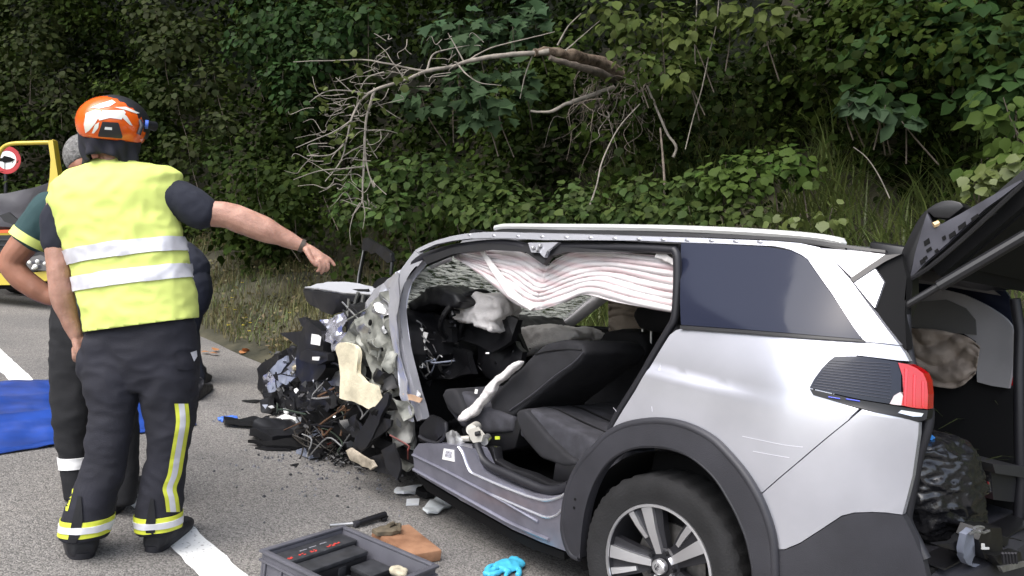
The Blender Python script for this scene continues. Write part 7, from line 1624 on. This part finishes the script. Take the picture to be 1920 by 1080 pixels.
for pts, r0, r1 in (([(800, 134, DB - .2), (770, 128, DB - .2), (720, 118, DB - .3), (680, 112, DB - .3), (640, 113, DB - .3), (550, 116, DB - .4)], .012, .004), ([(703, 166, DB - .3), (694, 195, DB - .3), (686, 230, DB - .3), (684, 280, DB - .3), (690, 320, DB - .3), (700, 350, DB - .3)], .015, .005), ([(684, 255, DB - .3), (682, 310, DB - .3), (680, 350, DB - .3), (678, 380, DB - .3), (660, 405, DB - .3)], .012, .004), ([(690, 176, DB - .3), (672, 195, DB - .3), (660, 220, DB - .4), (650, 260, DB - .4), (640, 300, DB - .4), (610, 340, DB - .5)], .015, .004),
                    ([(690, 176, DB - .3), (650, 170, DB - .4), (610, 172, DB - .5), (580, 192, DB - .5)], .009, .003), ([(660, 225, DB - .4), (630, 245, DB - .5), (600, 258, DB - .6), (555, 277, DB - .6)], .008, .003), ([(650, 265, DB - .4), (620, 290, DB - .5), (575, 292, DB - .5)], .008, .003), ([(684, 312, DB - .3), (650, 316, DB - .4), (600, 320, DB - .5), (550, 337, DB - .5)], .009, .003), ([(700, 180, DB - .3), (715, 200, DB - .2), (750, 223, DB - .1)], .008, .003), ([(686, 245, DB - .3), (720, 244, DB - .2), (745, 250, DB - .1)], .007, .003), ([(688, 262, DB - .3), (700, 285, DB - .2), (708, 297, DB - .2)], .007, .003),
                    ([(760, 150, DB - .2), (735, 115, DB - .2), (722, 95, DB - .2), (705, 80, DB - .2)], .007, .003), ([(800, 134, DB - .2), (810, 105, DB), (830, 95, DB), (880, 85, DB + .1)], .010, .004), ([(870, 116, DB), (850, 80, DB), (840, 62, DB)], .008, .003), ([(860, 122, DB - .1), (875, 140, DB - .2), (900, 155, DB - .2), (940, 160, DB - .2)], .009, .003), ([(720, 135, DB - .3), (690, 145, DB - .3), (675, 170, DB - .3), (668, 200, DB - .3)], .008, .003),
                    ([(675, 380, DB - .3), (664, 400, DB - .3), (656, 430, DB - .3), (658, 460, DB - .3)], .006, .002), ([(678, 370, DB - .3), (684, 400, DB - .3), (680, 430, DB - .3)], .006, .002), ([(1000, 100, DB), (985, 140, DB + .1), (975, 185, DB + .1)], .008, .003), ([(880, 112, DB - .1), (920, 90, DB), (990, 72, DB), (1040, 60, DB + .1)], .008, .004), ([(1045, 85, DB), (1065, 50, DB), (1090, 25, DB)], .009, .004), ([(1060, 95, DB), (1100, 60, DB + .2), (1135, 30, DB + .3)], .008, .004)):
    btube('twig', pts, r0, r1, palebark, 5)
gt = np.random.default_rng(14)
for k in range(90):                                          # fine twigs
    a, b = [(640, 200), (690, 230), (660, 300), (720, 130), (840, 110), (680, 380), (620, 260), (760, 110)][k % 8]; a += gt.normal() * 28; b += gt.normal() * 28
    q = [(a, b, DB - .3)]; 
    for _ in range(3): q.append((q[-1][0] + gt.normal() * 12 - 10, q[-1][1] + gt.normal() * 10 + 3, q[-1][2] + gt.normal() * .06))
    btube('twig', q, .0045, .002, palebark, 4)
# a few surviving pale leaves on it: each its own mesh
lf_me = None
for k in range(64):
    a, b = [(690, 200), (640, 258), (625, 230), (610, 190), (680, 185), (760, 150), (655, 110), (600, 170), (635, 265), (650, 245)][k % 10]; a += gt.normal() * 12; b += gt.normal() * 11
    if lf_me is None:
        V, Fi = leaf_arrays(np.zeros((1, 3)), np.array([[1.0, 0, 0]]), np.array([[0, 0, 1.0]]), np.array([0.075]), np.array([1.0]), T_LEAF, TRI_LEAF)
        o = np_mesh('leaf', V, Fi, leafY, br_); lf_me = o.data
    else: o = link('leaf', lf_me, None, br_)
    o.matrix_local = Matrix.Translation(bmi @ at(a, b, DB - .35 + gt.normal() * .06)) @ Matrix.Rotation(gt.random() * 6.28, 4, 'Z') @ Matrix.Rotation(gt.normal() * .7 + .5, 4, 'X') @ Matrix.Rotation(gt.normal() * .6, 4, 'Y') @ Matrix.Scale(0.6 + 0.7 * gt.random(), 4)
# hanging root-like brush below the torn trunk
rb = empty('twig_bundle', Matrix.Translation(at(1160, 150, DB + .8)), 'tangle of dry brown twigs hanging below the torn trunk', 'twigs'); bmi = rb.matrix_world.inverted()
for k in range(64):
    a = 1155 + gt.normal() * 36; q = [(a, 140 + gt.random() * 60, DB + .7 + gt.normal() * .15)]
    for _ in range(4): q.append((q[-1][0] + gt.normal() * 17 - 2, q[-1][1] + 20 + gt.normal() * 22, q[-1][2] + gt.normal() * .08 - .04))
    btube('twig', q, .0055, .0018, palebark if k % 4 == 0 else bark, 4, rb)
btube('stub', [(1150, 165, DB + .7), (1100, 182, DB + .5), (1060, 196, DB + .3), (1030, 210, DB + .2), (995, 208, DB + .2)], .03, .012, palebark, 7, rb)
# bare stems and lianas
def stem(label, pts, r0, r1, m, nm='bare_stem', cat='stem'):
    global bmi
    e = at(*pts[-1]); bmi = Matrix.Translation(-e); P = catmull([tuple(bmi @ at(*p)) for p in pts], 6); bm = bmesh.new(); N = len(P); add_tube(bm, P, [r0 + (r1 - r0) * i / (N - 1) for i in range(N)], 6)
    o = bm_obj(nm, bm, m, None, ang=60); o.matrix_world = Matrix.Translation(e); rebase(o); return tag(o, label, cat)
stem('pale crooked dead stick dangling right of the twig tangle', [(1213, 160, 7.9), (1225, 190, 7.9), (1240, 225, 7.8), (1252, 252, 7.8), (1264, 268, 7.75), (1268, 280, 7.75), (1262, 295, 7.75)], .010, .016, palebark, 'dead_stick', 'stick')
stem('long thin liana hanging straight from the top of the picture', [(1308, -60, 7.4), (1306, 20, 7.4), (1303, 90, 7.4), (1304, 120, 7.4)], .007, .005, palebark, 'liana', 'liana'); stem('curved liana right of the straight one, bending down left', [(1352, -60, 7.3), (1344, 40, 7.3), (1330, 100, 7.3), (1315, 170, 7.3), (1300, 220, 7.3), (1285, 280, 7.3)], .007, .005, palebark, 'liana', 'liana')
stem('brown woody stem rising from the bank behind the roof rail', [(1240, 425, 7.4), (1246, 360, 7.4), (1243, 300, 7.5), (1238, 240, 7.6)], .014, .010, bark); stem('slender leaning stem in front of the twig tangle', [(1100, 400, 7.2), (1118, 350, 7.2), (1130, 300, 7.3), (1160, 240, 7.5), (1200, 195, 7.7)], .008, .006, palebark)
stem('pale stalk standing in the long grass right of the roof rail end', [(1668, 372, 5.0), (1648, 330, 5.0), (1625, 296, 5.0), (1600, 276, 5.0)], .004, .003, palebark)

# leafy shrubs: crown of single leaves on stems
def shrub(name, label, cat, spots, n_leaf, size, m, base, Tm=T_LEAF, Tf=TRI_LEAF, wid=1.0, seed=0, flat=0.7, group=None, singles=0, droop=0.5, face=0.5):
    """spots: (px, py, distance, radius m); the biggest nearest leaves are single meshes, the rest one mass"""
    e = empty(name, Matrix.Translation(base), label, cat, group); g = np.random.default_rng(seed); mi = e.matrix_world.inverted()
    cs = [np.array(at(a, b, d)) for a, b, d, r in spots]; rs = [s[3] for s in spots]
    tot = sum(r ** 2 for r in rs); ns = [max(4, int(n_leaf * r ** 2 / tot)) for r in rs]
    tocam = unit(np.array(CAM_POS) - np.mean(cs, 0))
    P, M, Nn, Ls = clump_leaves(cs, rs, ns, [size] * len(rs), droop, OUT * 0.6 + tocam * face, 1.0, seed, flat)
    k0 = 0
    if singles:
        o0 = np.argsort(np.sum((P - np.array(CAM_POS)) ** 2, 1)); sel = o0[:singles]; rest = o0[singles:]
        base_me = None
        for i in sel:
            mid = Vector(M[i]).normalized(); nn = Vector(Nn[i]); sd = nn.cross(mid).normalized(); nn = mid.cross(sd)
            if base_me is None:
                V, Fi = leaf_arrays(np.zeros((1, 3)), np.array([[1.0, 0, 0]]), np.array([[0, 0, 1.0]]), np.array([1.0]), np.array([wid]), Tm, Tf); o = np_mesh('leaf', V, Fi, m, e); base_me = o.data
            else: o = link('leaf', base_me, None, e)
            q = Matrix((mid, sd, nn)).transposed().to_4x4(); q.translation = mi @ Vector(P[i]); o.matrix_local = q @ Matrix.Scale(float(Ls[i]), 4)
        P, M, Nn, Ls = P[rest], M[rest], Nn[rest], Ls[rest]
    if len(P):
        V, Fi = leaf_arrays(P - np.array(base), M, Nn, Ls, np.full(len(P), wid) * (0.85 + .3 * g.random(len(P))), Tm, Tf); o = np_mesh('foliage', V, Fi, m, e); o['kind'] = 'stuff'
    bm = bmesh.new()
    for c, r in zip(cs, rs):
        c = Vector(c) - Vector(base); mid = c * 0.5 + Vector((g.normal() * .06, g.normal() * .06, 0.05)); lo = Vector(base) * 0 + c + Vector((g.normal() * .1, g.normal() * .1, -r * 1.3 - 0.12)) + Vector(tuple(-OUT * 0.25)); add_tube(bm, catmull([lo, c * 0.6 + lo * 0.4 + Vector((g.normal() * .03, 0, 0.02)), c + Vector((0, 0, r * .3))], 4), [0.006] * 5 + [0.003] * 4, 5)
    st = bm_obj('stems', bm, bark, e, ang=60); st['kind'] = 'stuff'
    return e
def gb_(px, py, d): return at(px, py, d)
def onbank(px, py, d, s_extra=0.0):
    q = ROADi @ at(px, py, d); s = -q.y - vb(q.x) + s_extra; return ROAD @ Vector((q.x, -(vb(q.x) + s), bank(q.x, max(0, s)) - 0.03))
shrub('maple_sapling', 'maple sapling with broad lobed bluish leaves behind the pale broken branch', 'sapling', [(860, 60, 8.2, .30), (900, 80, 8.0, .28), (960, 60, 8.2, .32), (880, 150, 8.0, .26), (930, 190, 7.9, .30), (850, 180, 8.0, .24), (790, 190, 8.0, .2), (980, 150, 8.1, .24), (830, 60, 8.3, .24), (1000, 30, 8.3, .28), (890, 215, 7.9, .2)], 330, 0.15, mat('maple_leaf', (0.036, 0.066, 0.030), rough=0.55, spec=0.08, island=0.35, thin=0.25), onbank(900, 300, 8.6), T_MAP, TRI_MAP, 1.0, 3, 0.8, singles=120)
shrub('bramble', 'bright green bramble with rounded leaves behind the middle of the car roof', 'shrub', [(1360, 320, 6.6, .22), (1400, 330, 6.5, .24), (1340, 350, 6.6, .20), (1440, 300, 6.6, .22), (1480, 300, 6.5, .20), (1380, 360, 6.4, .18), (1500, 320, 6.4, .18)], 420, 0.078, leafB, onbank(1400, 380, 6.5), wid=1.15, seed=5, singles=110)
shrub('hazel_bush', 'hazel bush with large dark oval leaves in the upper right corner', 'shrub', [(1650, 80, 6.2, .30), (1700, 60, 6.1, .28), (1750, 90, 6.0, .30), (1820, 100, 5.8, .30), (1690, 200, 6.0, .22), (1640, 170, 6.1, .24), (1880, 80, 5.6, .3), (1800, 30, 5.9, .3), (1900, 140, 5.5, .26), (1850, 170, 5.6, .25), (1720, 20, 6.1, .3)], 560, 0.115, mat('hazel_leaf', (0.025, 0.056, 0.016), rough=0.55, spec=0.08, island=0.35, thin=0.25), onbank(1760, 280, 6.2), wid=1.1, seed=6, singles=150)
shrub('dogwood', 'small dogwood with pointed leaves at the right edge above the tailgate', 'shrub', [(1880, 200, 5.2, .2), (1900, 250, 5.1, .2), (1860, 230, 5.3, .16), (1920, 300, 5.0, .2), (1890, 300, 5.1, .14), (1840, 310, 5.3, .14)], 150, 0.095, leafB, onbank(1900, 330, 5.2), wid=0.95, seed=7, singles=80)
shrub('leafy_seedling', 'slim seedling with one big drooping leaf above the long grass', 'seedling', [(1605, 190, 5.9, .10), (1625, 205, 5.9, .12), (1590, 200, 5.9, .08), (1690, 235, 5.8, .10), (1660, 205, 5.8, .10)], 44, 0.12, leafC, onbank(1630, 300, 5.8), wid=1.0, seed=8, singles=44)
shrub('bramble', 'yellow-green bramble sprig in the grass just above the raised tailgate', 'shrub', [(1850, 350, 4.6, .14), (1880, 330, 4.6, .14), (1830, 340, 4.7, .10), (1900, 315, 4.5, .12), (1560, 400, 5.0, .10), (1500, 410, 5.1, .10), (1460, 420, 5.2, .08)], 120, 0.065, leafY, onbank(1800, 380, 4.7), wid=1.2, seed=9, singles=70)
shrub('ivy_bush', 'mid-green leafy bush low on the bank behind the bonnet', 'shrub', [(700, 340, 9.0, .35), (760, 330, 8.8, .38), (820, 320, 8.6, .36), (740, 390, 8.6, .34), (850, 370, 8.3, .34), (900, 350, 8.2, .3), (660, 390, 9.0, .3)], 900, 0.085, leafB if False else mat('bush_leaf', (0.040, 0.068, 0.018), rough=0.5, spec=0.08, island=0.45, thin=0.25), onbank(780, 400, 8.8), wid=1.15, seed=10, singles=60)
shrub('elder_bush', 'dark bush with drooping twigs above the pointing hand', 'shrub', [(480, 330, 10.5, .5), (540, 360, 10.2, .45), (430, 300, 11, .5), (590, 330, 9.8, .4), (500, 400, 10, .35)], 800, 0.085, leafA, onbank(500, 440, 10.4), wid=1.1, seed=11)
shrub('hanging_ash', 'ash boughs with light green leaves hanging into the top of the picture', 'tree', [(1240, 40, 7.4, .3), (1180, 60, 7.6, .3), (1290, 70, 7.3, .26), (1270, 130, 7.3, .2), (1350, 20, 7.2, .3), (1420, 30, 7.0, .3), (1200, 110, 7.5, .24), (1140, 20, 7.7, .3), (1280, 150, 7.2, .14)], 520, 0.095, mat('ash_leaf', (0.065, 0.090, 0.024), rough=0.5, spec=0.08, island=0.4, thin=0.28), onbank(1280, 330, 7.8), wid=0.95, seed=12, singles=90)

shrub('ground_ivy', 'low leafy ground cover on the bank just above the roof rail', 'ground cover', [(930, 405, 7.6, .22), (990, 400, 7.5, .22), (1050, 405, 7.3, .22), (1110, 400, 7.2, .22), (1170, 405, 7.0, .20), (1230, 395, 6.9, .22), (1290, 400, 6.7, .2), (1340, 405, 6.5, .18), (1400, 405, 6.3, .16), (1080, 370, 7.6, .26), (1200, 360, 7.4, .26), (1300, 350, 7.1, .24), (960, 370, 7.9, .26), (880, 400, 7.8, .2)], 1500, 0.075, mat('ground_leaf', (0.042, 0.066, 0.018), rough=0.5, spec=0.08, island=0.45, thin=0.25), onbank(1150, 410, 7.2), wid=1.1, seed=21, singles=60)

shrub('leafy_tree', 'mid-green tree crown at the top between helmet and broken branch', 'tree', [(500, 30, 12.5, .55), (545, 80, 12.2, .5), (470, 90, 12.8, .5), (580, 30, 12, .5), (530, 150, 12, .45), (600, 110, 11.6, .4), (640, 60, 11.2, .45), (560, 200, 11.8, .35), (690, 30, 10.8, .4)], 1500, 0.105, mat('tree_leaf', (0.022, 0.046, 0.013), rough=0.5, spec=0.08, island=0.4, thin=0.22), onbank(540, 380, 11.5), wid=1.05, seed=31)
shrub('olive_bush', 'dull olive shrub in the dark thicket left of the helmet', 'shrub', [(60, 90, 17, .8), (20, 150, 18, .8), (110, 150, 17, .7), (80, 30, 17.5, .8), (30, 230, 18, .7), (130, 210, 16.5, .5)], 1100, 0.13, mat('olive_leaf', (0.028, 0.037, 0.012), rough=0.55, spec=0.07, island=0.4, thin=0.22), onbank(70, 380, 17), wid=1.05, seed=32)
shrub('olive_bush', 'dull olive shrub reaching over the firefighter between helmet and pointing arm', 'shrub', [(310, 90, 13.5, .55), (360, 60, 13.2, .5), (400, 150, 13, .5), (330, 180, 13.4, .45), (290, 30, 13.8, .5), (420, 230, 12.4, .4), (350, 280, 12.8, .4)], 1000, 0.11, mat('olive_leaf', (0.042, 0.054, 0.018)), onbank(350, 400, 13), wid=1.05, seed=33)
